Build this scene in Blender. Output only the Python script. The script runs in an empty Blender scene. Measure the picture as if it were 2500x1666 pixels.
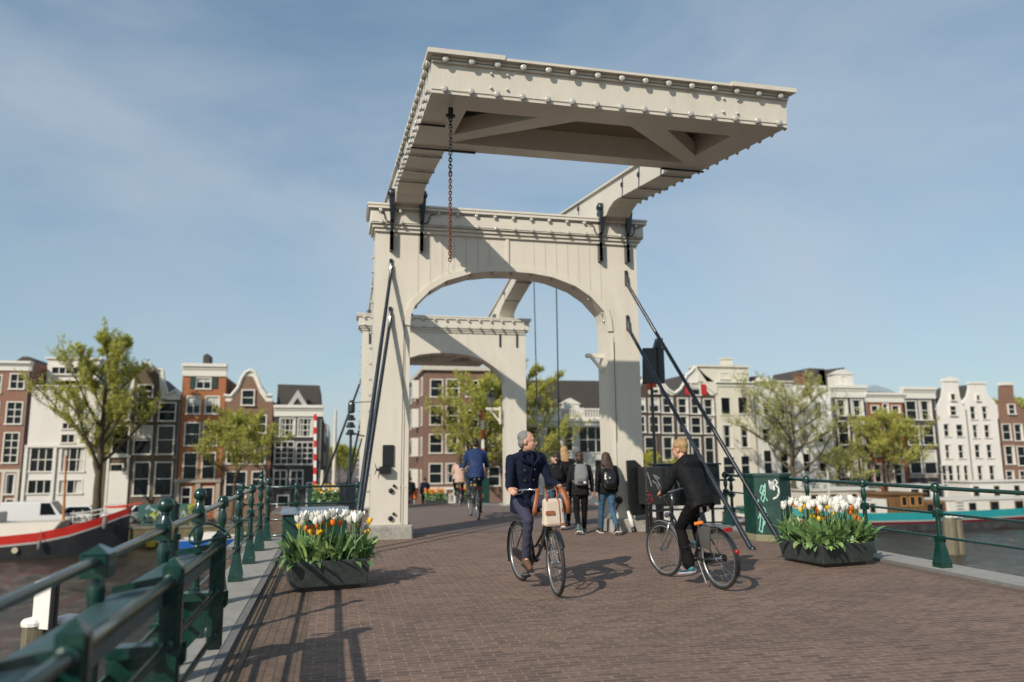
import bpy, math, random
import numpy as np
from mathutils import Vector, Matrix
R_ = math.radians
S = bpy.context.scene
COL = S.collection
# ---------------------------------------------------------------- camera
cam_d = bpy.data.cameras.new("camera"); cam = bpy.data.objects.new("camera", cam_d); COL.objects.link(cam)
S.camera = cam
cam_d.sensor_width = 36; cam_d.lens = 26.712; cam_d.clip_start = .05; cam_d.clip_end = 3000
YAW, PIT, ROL = R_(13.08), R_(8.83), R_(-0.50)
Fv = Vector((math.sin(YAW)*math.cos(PIT), math.cos(YAW)*math.cos(PIT), math.sin(PIT)))
Rt = Vector((math.cos(YAW), -math.sin(YAW), 0)); Up = Rt.cross(Fv)
R2 = Rt*math.cos(ROL)+Up*math.sin(ROL); U2 = -Rt*math.sin(ROL)+Up*math.cos(ROL)
cam.matrix_world = Matrix(((R2.x, U2.x, -Fv.x, 0), (R2.y, U2.y, -Fv.y, 0), (R2.z, U2.z, -Fv.z, 1.65), (0, 0, 0, 1)))
cam_d.dof.use_dof = True; cam_d.dof.focus_distance = 8.7; cam_d.dof.aperture_fstop = 0.92
# ---------------------------------------------------------------- world / sun
SUNV = Vector((-1, -1, .86)).normalized()
ELEV = math.asin(SUNV.z)
W = bpy.data.worlds.new("World"); S.world = W; W.use_nodes = True
nt = W.node_tree; N = nt.nodes; Lk = nt.links
bg = N["Background"]
sky = N.new("ShaderNodeTexSky"); sky.sky_type = 'NISHITA'; sky.sun_disc = False
sky.sun_elevation = ELEV; sky.sun_rotation = R_(225); sky.altitude = 10; sky.air_density = 1.05; sky.dust_density = .9; sky.ozone_density = 1.6
geo = N.new("ShaderNodeTexCoord")
mp = N.new("ShaderNodeMapping"); mp.inputs['Scale'].default_value = (1.2, 1.2, 2.6); mp.inputs['Rotation'].default_value = (0.35, 0.25, .5)
n1 = N.new("ShaderNodeTexNoise"); n1.inputs['Scale'].default_value = 1.5; n1.inputs['Detail'].default_value = 7; n1.inputs['Roughness'].default_value = .55; n1.inputs['Distortion'].default_value = .6
cr = N.new("ShaderNodeValToRGB"); cr.color_ramp.elements[0].position = .36; cr.color_ramp.elements[1].position = .70
cr.color_ramp.elements[0].color = (0, 0, 0, 1); cr.color_ramp.elements[1].color = (.6, .6, .6, 1)
mx = N.new("ShaderNodeMixRGB"); mx.inputs[2].default_value = (3.2, 3.6, 4.05, 1)
Lk.new(geo.outputs['Generated'], mp.inputs['Vector']); Lk.new(mp.outputs[0], n1.inputs['Vector']); Lk.new(n1.outputs[0], cr.inputs[0])
Lk.new(cr.outputs[0], mx.inputs[0]); gm = N.new("ShaderNodeGamma"); gm.inputs[1].default_value = .6; vmk = N.new("ShaderNodeVectorMath"); vmk.operation = 'MULTIPLY'; vmk.inputs[1].default_value = (1.05, 1.27, 1.36)
Lk.new(sky.outputs[0], gm.inputs[0]); Lk.new(gm.outputs[0], vmk.inputs[0]); Lk.new(vmk.outputs[0], mx.inputs[1]); Lk.new(mx.outputs[0], bg.inputs[0])
bg.inputs[1].default_value = .15
sd = bpy.data.lights.new("sun", 'SUN'); so = bpy.data.objects.new("sun", sd); COL.objects.link(so)
sd.energy = 4.0; sd.angle = R_(.5); sd.color = (1, .92, .79)
so.rotation_euler = SUNV.to_track_quat('Z', 'Y').to_euler(); so.location = (-20, -20, 30)
S.view_settings.view_transform = 'Standard'; S.view_settings.look = 'None'; S.view_settings.exposure = .13; S.view_settings.gamma = 1
S.render.resolution_x = 1024; S.render.resolution_y = 682
# ---------------------------------------------------------------- materials
MATS = {}
def mat(name, col, rough=.6, metal=0., var=.12, scale=6., bump=0., bscale=None, spec=.5, coat=0., stretch=(1, 1, 1), dirt=None, dirt_amt=.5, dscale=1.5, coord='Object'):
    if name in MATS: return MATS[name]
    m = bpy.data.materials.new(name); m.use_nodes = True; MATS[name] = m
    t = m.node_tree; n = t.nodes; l = t.links; b = n["Principled BSDF"]
    b.inputs['Roughness'].default_value = rough; b.inputs['Metallic'].default_value = metal
    b.inputs['Specular IOR Level'].default_value = spec; b.inputs['Coat Weight'].default_value = coat; b.inputs['Coat Roughness'].default_value = .08
    tc = n.new("ShaderNodeTexCoord"); mpp = n.new("ShaderNodeMapping"); mpp.inputs['Scale'].default_value = stretch
    l.new(tc.outputs[coord], mpp.inputs[0])
    no = n.new("ShaderNodeTexNoise"); no.inputs['Scale'].default_value = scale; no.inputs['Detail'].default_value = 6; no.inputs['Roughness'].default_value = .6
    l.new(mpp.outputs[0], no.inputs['Vector'])
    mr = n.new("ShaderNodeMapRange"); mr.inputs[1].default_value = .25; mr.inputs[2].default_value = .75; mr.inputs[3].default_value = 1-var; mr.inputs[4].default_value = 1+var
    l.new(no.outputs[0], mr.inputs[0])
    mu = n.new("ShaderNodeVectorMath"); mu.operation = 'SCALE'; mu.inputs[0].default_value = col; l.new(mr.outputs[0], mu.inputs['Scale'])
    out = mu.outputs[0]
    if dirt:
        n2 = n.new("ShaderNodeTexNoise"); n2.inputs['Scale'].default_value = dscale; n2.inputs['Detail'].default_value = 8; n2.inputs['Roughness'].default_value = .7
        l.new(mpp.outputs[0], n2.inputs['Vector'])
        r2 = n.new("ShaderNodeMapRange"); r2.inputs[1].default_value = .52; r2.inputs[2].default_value = .72; r2.inputs[4].default_value = dirt_amt; l.new(n2.outputs[0], r2.inputs[0])
        mi = n.new("ShaderNodeMixRGB"); mi.inputs[2].default_value = (*dirt, 1); l.new(r2.outputs[0], mi.inputs[0]); l.new(out, mi.inputs[1]); out = mi.outputs[0]
    l.new(out, b.inputs['Base Color'])
    if bump:
        n3 = n.new("ShaderNodeTexNoise"); n3.inputs['Scale'].default_value = bscale or scale*4; n3.inputs['Detail'].default_value = 5
        l.new(mpp.outputs[0], n3.inputs['Vector'])
        bp = n.new("ShaderNodeBump"); bp.inputs['Strength'].default_value = bump; bp.inputs['Distance'].default_value = .02; l.new(n3.outputs[0], bp.inputs['Height']); l.new(bp.outputs[0], b.inputs['Normal'])
    rr = n.new("ShaderNodeMapRange"); rr.inputs[1].default_value = .3; rr.inputs[2].default_value = .7; rr.inputs[3].default_value = max(.02, rough*.8); rr.inputs[4].default_value = min(1, rough*1.2)
    l.new(no.outputs[0], rr.inputs[0]); l.new(rr.outputs[0], b.inputs['Roughness'])
    return m
def brick(name, c1, c2, mortar, bw=.21, rh=.065, ms=.006, plane='XZ', off=.5, rough=.85, stain=(.05, .045, .04), stain_amt=.35, sscale=.6, bump=.4, moss=None):
    if name in MATS: return MATS[name]
    m = bpy.data.materials.new(name); m.use_nodes = True; MATS[name] = m
    t = m.node_tree; n = t.nodes; l = t.links; b = n["Principled BSDF"]
    tc = n.new("ShaderNodeTexCoord"); sx = n.new("ShaderNodeSeparateXYZ"); cx = n.new("ShaderNodeCombineXYZ"); l.new(tc.outputs['Object'], sx.inputs[0])
    a, c = {'XZ': (0, 2), 'YZ': (1, 2), 'XY': (0, 1), 'YX': (1, 0)}[plane]
    if plane in ('XZ', 'YZ'):
        ad = n.new("ShaderNodeMath"); l.new(sx.outputs[0], ad.inputs[0]); l.new(sx.outputs[1], ad.inputs[1]); l.new(ad.outputs[0], cx.inputs[0])
    else: l.new(sx.outputs[a], cx.inputs[0])
    l.new(sx.outputs[c], cx.inputs[1])
    # slight waviness of the courses
    nw = n.new("ShaderNodeTexNoise"); nw.inputs['Scale'].default_value = .8; nw.inputs['Detail'].default_value = 3; l.new(cx.outputs[0], nw.inputs['Vector'])
    sc = n.new("ShaderNodeVectorMath"); sc.operation = 'MULTIPLY_ADD'; sc.inputs[1].default_value = (.05, .05, 0); l.new(nw.outputs['Color'], sc.inputs[0]); l.new(cx.outputs[0], sc.inputs[2])
    br = n.new("ShaderNodeTexBrick"); br.offset = off; br.inputs['Scale'].default_value = 1; br.inputs['Brick Width'].default_value = bw; br.inputs['Row Height'].default_value = rh
    br.inputs['Mortar Size'].default_value = ms; br.inputs['Mortar Smooth'].default_value = .3; br.inputs['Bias'].default_value = 0
    br.inputs['Color1'].default_value = (*c1, 1); br.inputs['Color2'].default_value = (*c2, 1); br.inputs['Mortar'].default_value = (*mortar, 1)
    l.new(sc.outputs[0], br.inputs['Vector'])
    n2 = n.new("ShaderNodeTexNoise"); n2.inputs['Scale'].default_value = sscale; n2.inputs['Detail'].default_value = 9; n2.inputs['Roughness'].default_value = .68; l.new(cx.outputs[0], n2.inputs['Vector'])
    r2 = n.new("ShaderNodeMapRange"); r2.inputs[1].default_value = .45; r2.inputs[2].default_value = .75; r2.inputs[4].default_value = stain_amt; l.new(n2.outputs[0], r2.inputs[0])
    mi = n.new("ShaderNodeMixRGB"); mi.inputs[2].default_value = (*stain, 1); l.new(r2.outputs[0], mi.inputs[0]); l.new(br.outputs[0], mi.inputs[1]); out = mi.outputs[0]
    n4 = n.new("ShaderNodeTexNoise"); n4.inputs['Scale'].default_value = 14; n4.inputs['Detail'].default_value = 4; l.new(cx.outputs[0], n4.inputs['Vector'])
    r4 = n.new("ShaderNodeMapRange"); r4.inputs[1].default_value = .3; r4.inputs[2].default_value = .7; r4.inputs[3].default_value = .8; r4.inputs[4].default_value = 1.2; l.new(n4.outputs[0], r4.inputs[0])
    vm = n.new("ShaderNodeVectorMath"); vm.operation = 'SCALE'; l.new(out, vm.inputs[0]); l.new(r4.outputs[0], vm.inputs['Scale']); out = vm.outputs[0]
    if moss:
        n5 = n.new("ShaderNodeTexNoise"); n5.inputs['Scale'].default_value = 1.7; n5.inputs['Detail'].default_value = 8; n5.inputs['Roughness'].default_value = .75; l.new(cx.outputs[0], n5.inputs['Vector'])
        r5 = n.new("ShaderNodeMapRange"); r5.inputs[1].default_value = moss[3]; r5.inputs[2].default_value = moss[3]+.12; l.new(n5.outputs[0], r5.inputs[0])
        m5 = n.new("ShaderNodeMixRGB"); m5.inputs[2].default_value = (*moss[:3], 1); l.new(r5.outputs[0], m5.inputs[0]); l.new(out, m5.inputs[1]); out = m5.outputs[0]
    l.new(out, b.inputs['Base Color']); b.inputs['Roughness'].default_value = rough
    bp = n.new("ShaderNodeBump"); bp.inputs['Strength'].default_value = bump; bp.inputs['Distance'].default_value = .01; bp.invert = True
    l.new(br.outputs['Fac'], bp.inputs['Height'])
    bp2 = n.new("ShaderNodeBump"); bp2.inputs['Strength'].default_value = .5; bp2.inputs['Distance'].default_value = .01; l.new(n4.outputs[0], bp2.inputs['Height']); l.new(bp.outputs[0], bp2.inputs['Normal']); l.new(bp2.outputs[0], b.inputs['Normal'])
    return m
M_white = mat('bridge_cream_paint', (.635, .588, .505), .42, var=.05, scale=2.5, dirt=(.43, .38, .28), dirt_amt=.34, dscale=2.6, stretch=(1, 1, .3), bump=.15, bscale=30)
M_under = M_white
M_iron = mat('dark_blue_iron', (.009, .014, .022), .33, var=.3, scale=8, coat=.4)
M_black = mat('black_paint', (.008, .008, .009), .35, var=.25, scale=9, coat=.3)
M_green = mat('green_gloss_paint', (.0035, .034, .026), .26, var=.3, scale=6, coat=.45, bump=.14, bscale=34, dirt=(.030, .040, .026), dirt_amt=.5, dscale=7)
M_greenm = mat('green_cabinet_paint', (.005, .040, .030), .45, var=.12, scale=4, dirt=(.05, .10, .08), dirt_amt=.3, dscale=8)
M_steel = mat('worn_steel', (.33, .31, .28), .3, metal=.9, var=.2, scale=20)
M_chrome = mat('chrome', (.6, .6, .6), .15, metal=1, var=.05)
M_alu = mat('aluminium', (.42, .42, .42), .38, metal=.85, var=.15)
M_stone = mat('grey_granite', (.33, .315, .28), .85, var=.25, scale=18, bump=.5, bscale=60, dirt=(.14, .13, .11), dirt_amt=.6, dscale=4)
M_kerb = mat('kerb_stone', (.30, .285, .262), .8, var=.16, scale=9, bump=.3, bscale=70, dirt=(.17, .165, .13), dirt_amt=.55, dscale=2.2)
M_kerbdk = mat('kerb_edge_stone', (.16, .155, .15), .75, var=.2, scale=12, bump=.3)
M_rubber = mat('tyre_rubber', (.022, .021, .02), .7, var=.2)
M_glassb = mat('bulb_glass', (.44, .42, .385), .12, var=.05, coat=.8)
M_rust = mat('rusty_chain', (.17, .055, .03), .7, metal=.2, var=.4, scale=30)
M_glass = mat('window_glass', (.008, .011, .014), .08, var=.5, scale=.8, spec=.3)
M_frame = mat('white_window_paint', (.66, .63, .57), .5, var=.06)
M_curtain = mat('curtain_cloth', (.52, .50, .45), .9, var=.25, scale=3, stretch=(5, 5, .3))
M_roof = mat('dark_roof_tiles', (.06, .052, .047), .8, var=.3, scale=3, bump=.4, bscale=14)
M_bark = mat('tree_bark', (.075, .06, .035), .9, var=.4, scale=6, bump=.6, dirt=(.09, .10, .03), dirt_amt=.6)
M_wood = mat('weathered_wood', (.175, .148, .10), .9, var=.55, scale=3, stretch=(8, 8, .3), bump=.8, dirt=(.05, .055, .02), dirt_amt=.6, dscale=1.2)
M_skin = mat('skin', (.50, .27, .19), .5, var=.06, scale=10)
M_white2 = mat('white_paint', (.72, .70, .66), .5, var=.05)
M_soil = mat('soil', (.07, .04, .022), .95, var=.4, bump=.6)
# ---------------------------------------------------------------- mesh builder
class MB:
    def __init__(s): s.v = []; s.f = []; s.m = []; s.cm = 0
    def add(s, vs, fs):
        o = len(s.v); s.v += [tuple(v) for v in vs]; s.f += [tuple(i+o for i in f) for f in fs]; s.m += [s.cm]*len(fs); return s
    def hexa(s, p):   # 8 points: bottom 4 ccw, top 4 ccw
        return s.add(p, [(3, 2, 1, 0), (4, 5, 6, 7), (0, 1, 5, 4), (1, 2, 6, 5), (2, 3, 7, 6), (3, 0, 4, 7)])
    def box(s, x0, x1, y0, y1, z0, z1, ch=0.):
        if ch <= 0: return s.hexa([(x0, y0, z0), (x1, y0, z0), (x1, y1, z0), (x0, y1, z0), (x0, y0, z1), (x1, y0, z1), (x1, y1, z1), (x0, y1, z1)])
        c = min(ch, (x1-x0)/2.01, (y1-y0)/2.01)
        o = [(x0+c, y0), (x1-c, y0), (x1, y0+c), (x1, y1-c), (x1-c, y1), (x0+c, y1), (x0, y1-c), (x0, y0+c)]
        cx, cy = (x0+x1)/2, (y0+y1)/2
        def ring(z, k): return [(cx+(x-cx)*(1-k*2/(x1-x0)), cy+(y-cy)*(1-k*2/(y1-y0)), z) for x, y in o]
        vs = ring(z0, 0)+ring(z1-c*.7, 0)+ring(z1, c*.7)
        fs = [tuple(reversed(range(8))), tuple(range(16, 24))]
        for k in range(2):
            for i in range(8):
                j = (i+1) % 8; fs.append((k*8+i, k*8+j, k*8+8+j, k*8+8+i))
        return s.add(vs, fs)
    def beam(s, a, b, w, h, up=(0, 0, 1), w2=None, h2=None):
        a = Vector(a); b = Vector(b); d = (b-a).normalized(); u = Vector(up); sd_ = d.cross(u).normalized(); u = sd_.cross(d).normalized()
        w2 = w if w2 is None else w2; h2 = h if h2 is None else h2
        P = []
        for c, ww, hh in ((a, w, h), (b, w2, h2)):
            P += [c-sd_*ww/2-u*hh/2, c+sd_*ww/2-u*hh/2, c+sd_*ww/2+u*hh/2, c-sd_*ww/2+u*hh/2]
        return s.add(P, [(0, 1, 2, 3), (7, 6, 5, 4), (0, 4, 5, 1), (1, 5, 6, 2), (2, 6, 7, 3), (3, 7, 4, 0)])
    def path(s, pts, r, n=8, cap=True, closed=False):
        pts = [Vector(p) for p in pts]; k = len(pts); rs = r if isinstance(r, (list, tuple)) else [r]*k
        o = len(s.v); prev = None
        for i, p in enumerate(pts):
            if closed: d = (pts[(i+1) % k]-pts[i-1]).normalized()
            else: d = (pts[min(i+1, k-1)]-pts[max(i-1, 0)])
            d = d.normalized() if d.length > 1e-9 else Vector((0, 0, 1))
            if prev is None:
                a = d.orthogonal().normalized()
            else:
                a = prev-d*prev.dot(d); a = a.normalized() if a.length > 1e-6 else d.orthogonal().normalized()
            prev = a; b = d.cross(a)
            for j in range(n):
                t = 2*math.pi*j/n; s.v.append(tuple(p+(a*math.cos(t)+b*math.sin(t))*rs[i]))
        fs = []
        for i in range(k if closed else k-1):
            i2 = (i+1) % k
            for j in range(n):
                j2 = (j+1) % n; fs.append((o+i*n+j, o+i*n+j2, o+i2*n+j2, o+i2*n+j))
        if cap and not closed: fs += [tuple(o+j for j in reversed(range(n))), tuple(o+(k-1)*n+j for j in range(n))]
        s.f += fs; s.m += [s.cm]*len(fs); return s
    def tube(s, a, b, r, r2=None, n=10): return s.path([a, b], [r, r if r2 is None else r2], n)
    def lathe(s, c, prof, n=12, axis='Z', sq=None):
        c = Vector(c); vs = []
        for r, z in prof:
            for j in range(n):
                t = 2*math.pi*(j+.5)/n; x, y = r*math.cos(t), r*math.sin(t)
                vs.append(c+{'Z': Vector((x, y, z)), 'Y': Vector((x, z, y)), 'X': Vector((z, x, y))}[axis])
        fs = []; k = len(prof)
        for i in range(k-1):
            for j in range(n):
                j2 = (j+1) % n; f = (i*n+j, i*n+j2, (i+1)*n+j2, (i+1)*n+j); fs.append(f if axis == 'Z' or axis == 'X' else tuple(reversed(f)))
        fs += [tuple(reversed(range(n))), tuple((k-1)*n+j for j in range(n))]
        return s.add(vs, fs)
    def ball(s, c, r, n=10, sc=(1, 1, 1)):
        c = Vector(c); k = max(5, n//2+1); vs = []; fs = []
        for i in range(1, k):
            a = math.pi*i/k
            for j in range(n):
                t = 2*math.pi*j/n; vs.append(c+Vector((math.sin(a)*math.cos(t)*r*sc[0], math.sin(a)*math.sin(t)*r*sc[1], math.cos(a)*r*sc[2])))
        vs += [c+Vector((0, 0, r*sc[2])), c-Vector((0, 0, r*sc[2]))]; T = len(vs)-2
        for i in range(k-2):
            for j in range(n): j2 = (j+1) % n; fs.append((i*n+j, (i+1)*n+j, (i+1)*n+j2, i*n+j2))
        for j in range(n): j2 = (j+1) % n; fs += [(T, j, j2), (T+1, (k-2)*n+j2, (k-2)*n+j)]
        return s.add(vs, fs)
    def prism(s, poly, y0, y1, plane='XZ'):
        n = len(poly)
        f3 = {'XZ': lambda a, b, t: (a, t, b), 'YZ': lambda a, b, t: (t, a, b), 'XY': lambda a, b, t: (a, b, t)}[plane]
        vs = [f3(a, b, y0) for a, b in poly]+[f3(a, b, y1) for a, b in poly]
        fs = [tuple(range(n)), tuple(reversed(range(n, 2*n)))]+[((i+1) % n, i, n+i, n+(i+1) % n) for i in range(n)]
        return s.add(vs, fs)
    def strip(s, A, B):   # quads between two polylines
        n = len(A); return s.add(list(A)+list(B), [(i, i+1, n+i+1, n+i) for i in range(n-1)])
    def quad(s, *p): return s.add(p, [tuple(range(len(p)))])
    def build(s, name, m, parent=None, smooth=False, loc=None, fixn=True, bevel=0, tr=None):
        me = bpy.data.meshes.new(name); vs = s.v
        if loc is not None: vs = [(x-loc[0], y-loc[1], z-loc[2]) for x, y, z in vs]
        me.from_pydata(vs, [], s.f)
        for mm in (m if isinstance(m, (list, tuple)) else [m]): me.materials.append(mm)
        if isinstance(m, (list, tuple)): me.polygons.foreach_set('material_index', s.m)
        if fixn:
            import bmesh
            b = bmesh.new(); b.from_mesh(me); bmesh.ops.recalc_face_normals(b, faces=b.faces); b.to_mesh(me); b.free()
        if smooth:
            me.polygons.foreach_set('use_smooth', [True]*len(me.polygons))
            if smooth != 'all':
                try: me.set_sharp_from_angle(angle=R_(42))
                except Exception: pass
        me.update()
        o = bpy.data.objects.new(name, me); COL.objects.link(o)
        if loc is not None and parent is None: o.location = loc
        if parent is not None: o.parent = parent
        if bevel:
            bv = o.modifiers.new('bevel', 'BEVEL'); bv.width = bevel; bv.segments = 2; bv.limit_method = 'ANGLE'; bv.angle_limit = R_(40)
        return o
def tag(o, label=None, cat=None, group=None, kind=None):
    if label: o['label'] = label
    if cat: o['category'] = cat
    if group: o['group'] = group
    if kind: o['kind'] = kind
    return o
def thing(name, label, cat, loc=(0, 0, 0), rz=0, group=None):
    o = bpy.data.objects.new(name, None); COL.objects.link(o); o.location = loc; o.rotation_euler = (0, 0, rz); o.empty_display_size = .3
    return tag(o, label, cat, group)
def struct(o): o['kind'] = 'structure'; return o
def kids(o): return [c for c in bpy.data.objects if c.parent == o]
def copy_tree(o, parent=None, loc=None, rz=None, label=None, group=None):
    c = o.copy(); COL.objects.link(c); c.parent = parent
    for ch in kids(o): copy_tree(ch, c)
    if loc is not None: c.location = loc
    if rz is not None: c.rotation_euler = (0, 0, rz)
    if label: c['label'] = label
    if group: c['group'] = group
    return c
def arc(cx, cz, rx, rz, a0, a1, n): return [(cx+rx*math.cos(R_(a0+(a1-a0)*i/n)), cz+rz*math.sin(R_(a0+(a1-a0)*i/n))) for i in range(n+1)]
def zd(Y):
    if Y <= 21: return .0116*Y
    if Y <= 25:
        t = (Y-21)/4; return .2436+.0116*4*t-.5*(.0116+.072)*4*t*t
    z25 = .2436+.0464-.1672
    if Y <= 30: 
        return z25-.072*(Y-25)
    return max(-3.4, z25-.072*5-.072*(Y-30))
WZ = -4.85; QZ = -3.4; YW = 66.0; YH = 74.0
rnd = random.Random(7)
# ================================================================ SETTING
def grid_sheet(xs, ys, zf, name, m, uvn=None):
    b = MB(); vs = [(x, y, zf(x, y)) for y in ys for x in xs]; n = len(xs)
    fs = [(j*n+i, j*n+i+1, (j+1)*n+i+1, (j+1)*n+i) for j in range(len(ys)-1) for i in range(n-1)]
    b.add(vs, fs); return b.build(name, m, fixn=False)
M_deck = brick('deck_clinker', (.21, .128, .094), (.118, .075, .058), (.27, .205, .155), bw=.205, rh=.074, ms=.0068, plane='XY', stain=(.10, .068, .052), stain_amt=.6, sscale=.7, bump=.6, moss=(.075, .075, .03, .70))
M_gut = brick('gutter_clinker', (.17, .108, .078), (.12, .08, .06), (.085, .065, .04), bw=.22, rh=.075, ms=.005, plane='YX', stain=(.09, .075, .03), stain_amt=.5, sscale=1.2, bump=.9, moss=(.07, .085, .02, .62))
ysn = [-14+.5*i for i in range(0, 178)]
# brick roadway over the bridge
def xl(Y): return -.20
X_L, X_R = -.80, 7.86
struct(grid_sheet([X_L+.60, 3.5, X_R-.18], ysn, lambda x, y: zd(y), 'roadway', M_deck))
struct(grid_sheet([X_L, X_L+.60], [y for y in ysn if y < 16], lambda x, y: zd(y)-.003 if x < -.5 else zd(y)+.001, 'gutter', M_gut))
struct(grid_sheet([X_R-.18, X_R], [y for y in ysn if y < 16], lambda x, y: zd(y)+.001, 'gutter', M_gut))
for xj in (-.735, -.655):
    b = MB(); r0 = random.Random(3); pts = [(xj+r0.uniform(-.004, .004), -2+.25*i) for i in range(69)]
    b.strip([(x-.007, y, zd(y)+.001) for x, y in pts], [(x+.007, y, zd(y)+.001) for x, y in pts]); struct(b.build('mossy_joint', mat('moss_joint', (.022, .024, .008), .95, var=.4, scale=8), fixn=False))
# kerb pavements either side
def kerb(x0, x1, xe, y0, y1, name):
    b = MB(); seg = [y0+(y1-y0)*i/24 for i in range(25)]
    for k in range(24):
        a, c = seg[k], seg[k+1]-.006
        b.hexa([(x0, a, zd(a)-.5), (x1, a, zd(a)-.5), (x1, c, zd(c)-.5), (x0, c, zd(c)-.5), (x0, a, zd(a)+.035), (x1, a, zd(a)+.035), (x1, c, zd(c)+.035), (x0, c, zd(c)+.035)])
    o = struct(b.build(name, M_kerb))
    b = MB(); w = .075; lo, hi = (x1, x1+w) if xe > 0 else (x0-w, x0)
    for k in range(24):
        a, c = seg[k], seg[k+1]-.004
        b.hexa([(lo, a, zd(a)-.5), (hi, a, zd(a)-.5), (hi, c, zd(c)-.5), (lo, c, zd(c)-.5), (lo, a, zd(a)+.03), (hi, a, zd(a)+.03), (hi, c, zd(c)+.03), (lo, c, zd(c)+.03)])
    struct(b.build('kerb_edge', M_kerbdk)); return o
kerb(-1.42, -.88, 1, -13.5, 15.2, 'pavement')
kerb(7.94, 8.48, -1, -13.5, 15.2, 'pavement')
# bridge body below: fixed span, pier, leaf, far span
b = MB()
for y in range(-14, 15, 1):
    b.hexa([(-1.38, y, -.9), (8.44, y, -.9), (8.44, y+1, -.9), (-1.38, y+1, -.9), (-1.38, y, zd(y)-.02), (8.44, y, zd(y)-.02), (8.44, y+1, zd(y+1)-.02), (-1.38, y+1, zd(y+1)-.02)])
for y in range(26, 70, 1):
    b.hexa([(-1.0, y, zd(y)-.9), (8.1, y, zd(y)-.9), (8.1, y+1, zd(y+1)-.9), (-1.0, y+1, zd(y+1)-.9), (-1.0, y, zd(y)-.02), (8.1, y, zd(y)-.02), (8.1, y+1, zd(y+1)-.02), (-1.0, y+1, zd(y+1)-.02)])
struct(b.build('bridge_span', mat('bridge_girder', (.05, .06, .055), .7)))
b = MB()
for y0, y1 in ((13.6, 16.8), (25.2, 28.6)): b.box(-1.9, 9.0, y0, y1, WZ-2, zd(y0)-.06)
for y0 in (38, 50): b.box(-1.2, 8.2, y0, y0+1.2, WZ-2, zd(y0)-.5)
struct(b.build('bridge_pier', brick('pier_brick', (.16, .09, .06), (.1, .06, .045), (.2, .19, .16), stain=(.05, .05, .03))))
b = MB()
for i in range(16):
    y0 = 16.8+i*.53; y1 = y0+.53
    b.hexa([(.75, y0, zd(y0)-.35), (6.25, y0, zd(y0)-.35), (6.25, y1, zd(y1)-.35), (.75, y1, zd(y1)-.35), (.75, y0, zd(y0)-.012), (6.25, y0, zd(y0)-.012), (6.25, y1, zd(y1)-.012), (.75, y1, zd(y1)-.012)])
struct(b.build('drawbridge_leaf', M_greenm))
# smooth surface on the leaf between the portals
struct(grid_sheet([.8, 3.5, 6.2], [15.6+.5*i for i in range(23)], lambda x, y: zd(y)+.006, 'leaf_surface', mat('leaf_wearing_surface', (.155, .11, .095), .9, var=.1, scale=3, dirt=(.10, .075, .06), dirt_amt=.4)))
struct(grid_sheet([-6, 0, .5], [15.2+.6*i for i in range(4)], lambda x, y: zd(15)-.06, 'pier_top', M_kerb)) if 0 else None
for x0, x1 in ((-1.9, .62), (6.40, 9.0)):
    b = MB(); b.box(x0, x1, 15.25, 16.8, -.2, .10); struct(b.build('pier_top', M_kerb))
# mossy verge by the right post
struct(grid_sheet([6.35, 7.1, 7.86], [13.2, 13.8, 14.4, 15.25], lambda x, y: zd(y)+.005, 'mossy_paving', brick('mossy_clinker', (.16, .115, .08), (.11, .085, .06), (.06, .07, .02), plane='XY', stain=(.07, .06, .03), moss=(.085, .095, .025, .50))))
# water
mw = bpy.data.materials.new('canal_water'); mw.use_nodes = True; t = mw.node_tree; n = t.nodes; l = t.links; pb = n["Principled BSDF"]
pb.inputs['Base Color'].default_value = (.030, .023, .015, 1); pb.inputs['Roughness'].default_value = .12; pb.inputs['IOR'].default_value = 1.4; pb.inputs['Specular IOR Level'].default_value = 1.
tc = n.new("ShaderNodeTexCoord"); ma = n.new("ShaderNodeMapping"); ma.inputs['Scale'].default_value = (1, 1.8, 1); ma.inputs['Rotation'].default_value = (0, 0, .5); l.new(tc.outputs['Object'], ma.inputs[0])
h = None
for sc_, st in ((1.6, .6), (4.5, .6), (12, .3)):
    q = n.new("ShaderNodeTexNoise"); q.inputs['Scale'].default_value = sc_; q.inputs['Detail'].default_value = 3; q.inputs['Distortion'].default_value = .4; l.new(ma.outputs[0], q.inputs['Vector'])
    mm = n.new("ShaderNodeMath"); mm.operation = 'MULTIPLY_ADD'; mm.inputs[1].default_value = st; l.new(q.outputs[0], mm.inputs[0])
    if h: l.new(h.outputs[0], mm.inputs[2])
    h = mm
bp = n.new("ShaderNodeBump"); bp.inputs['Strength'].default_value = 1.0; bp.inputs['Distance'].default_value = .12; l.new(h.outputs[0], bp.inputs['Height']); l.new(bp.outputs[0], pb.inputs['Normal'])
struct(grid_sheet([-400, 0, 900], [-300, 20, YW+.3], lambda x, y: WZ-.22, 'water', mw))
wx = np.arange(-46, 92, .42); wy = np.arange(-2, YW+.2, .34); GX, GY = np.meshgrid(wx, wy); rw = np.random.RandomState(5); ZZ = np.zeros_like(GX)
for i in range(26):
    lam = 1.1*2.4**rw.uniform(0, 1.35); th = rw.normal(1.0, .7); k_ = 2*math.pi/lam; ZZ += .0115*lam*np.sin(k_*(GX*math.cos(th)+GY*math.sin(th))+rw.uniform(0, 6.28)+.8*np.sin(GX*rw.uniform(.1, .4)+GY*rw.uniform(.1, .4)))
ZZ *= .55+.45*np.sin(GX*.11+GY*.07)*np.sin(GY*.13-GX*.05+1)
me = bpy.data.meshes.new('water_ripples'); ny, nx = GX.shape; vv = np.stack([GX, GY, WZ+ZZ*.8], -1).reshape(-1, 3); idx = np.arange(ny*nx).reshape(ny, nx)
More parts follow.
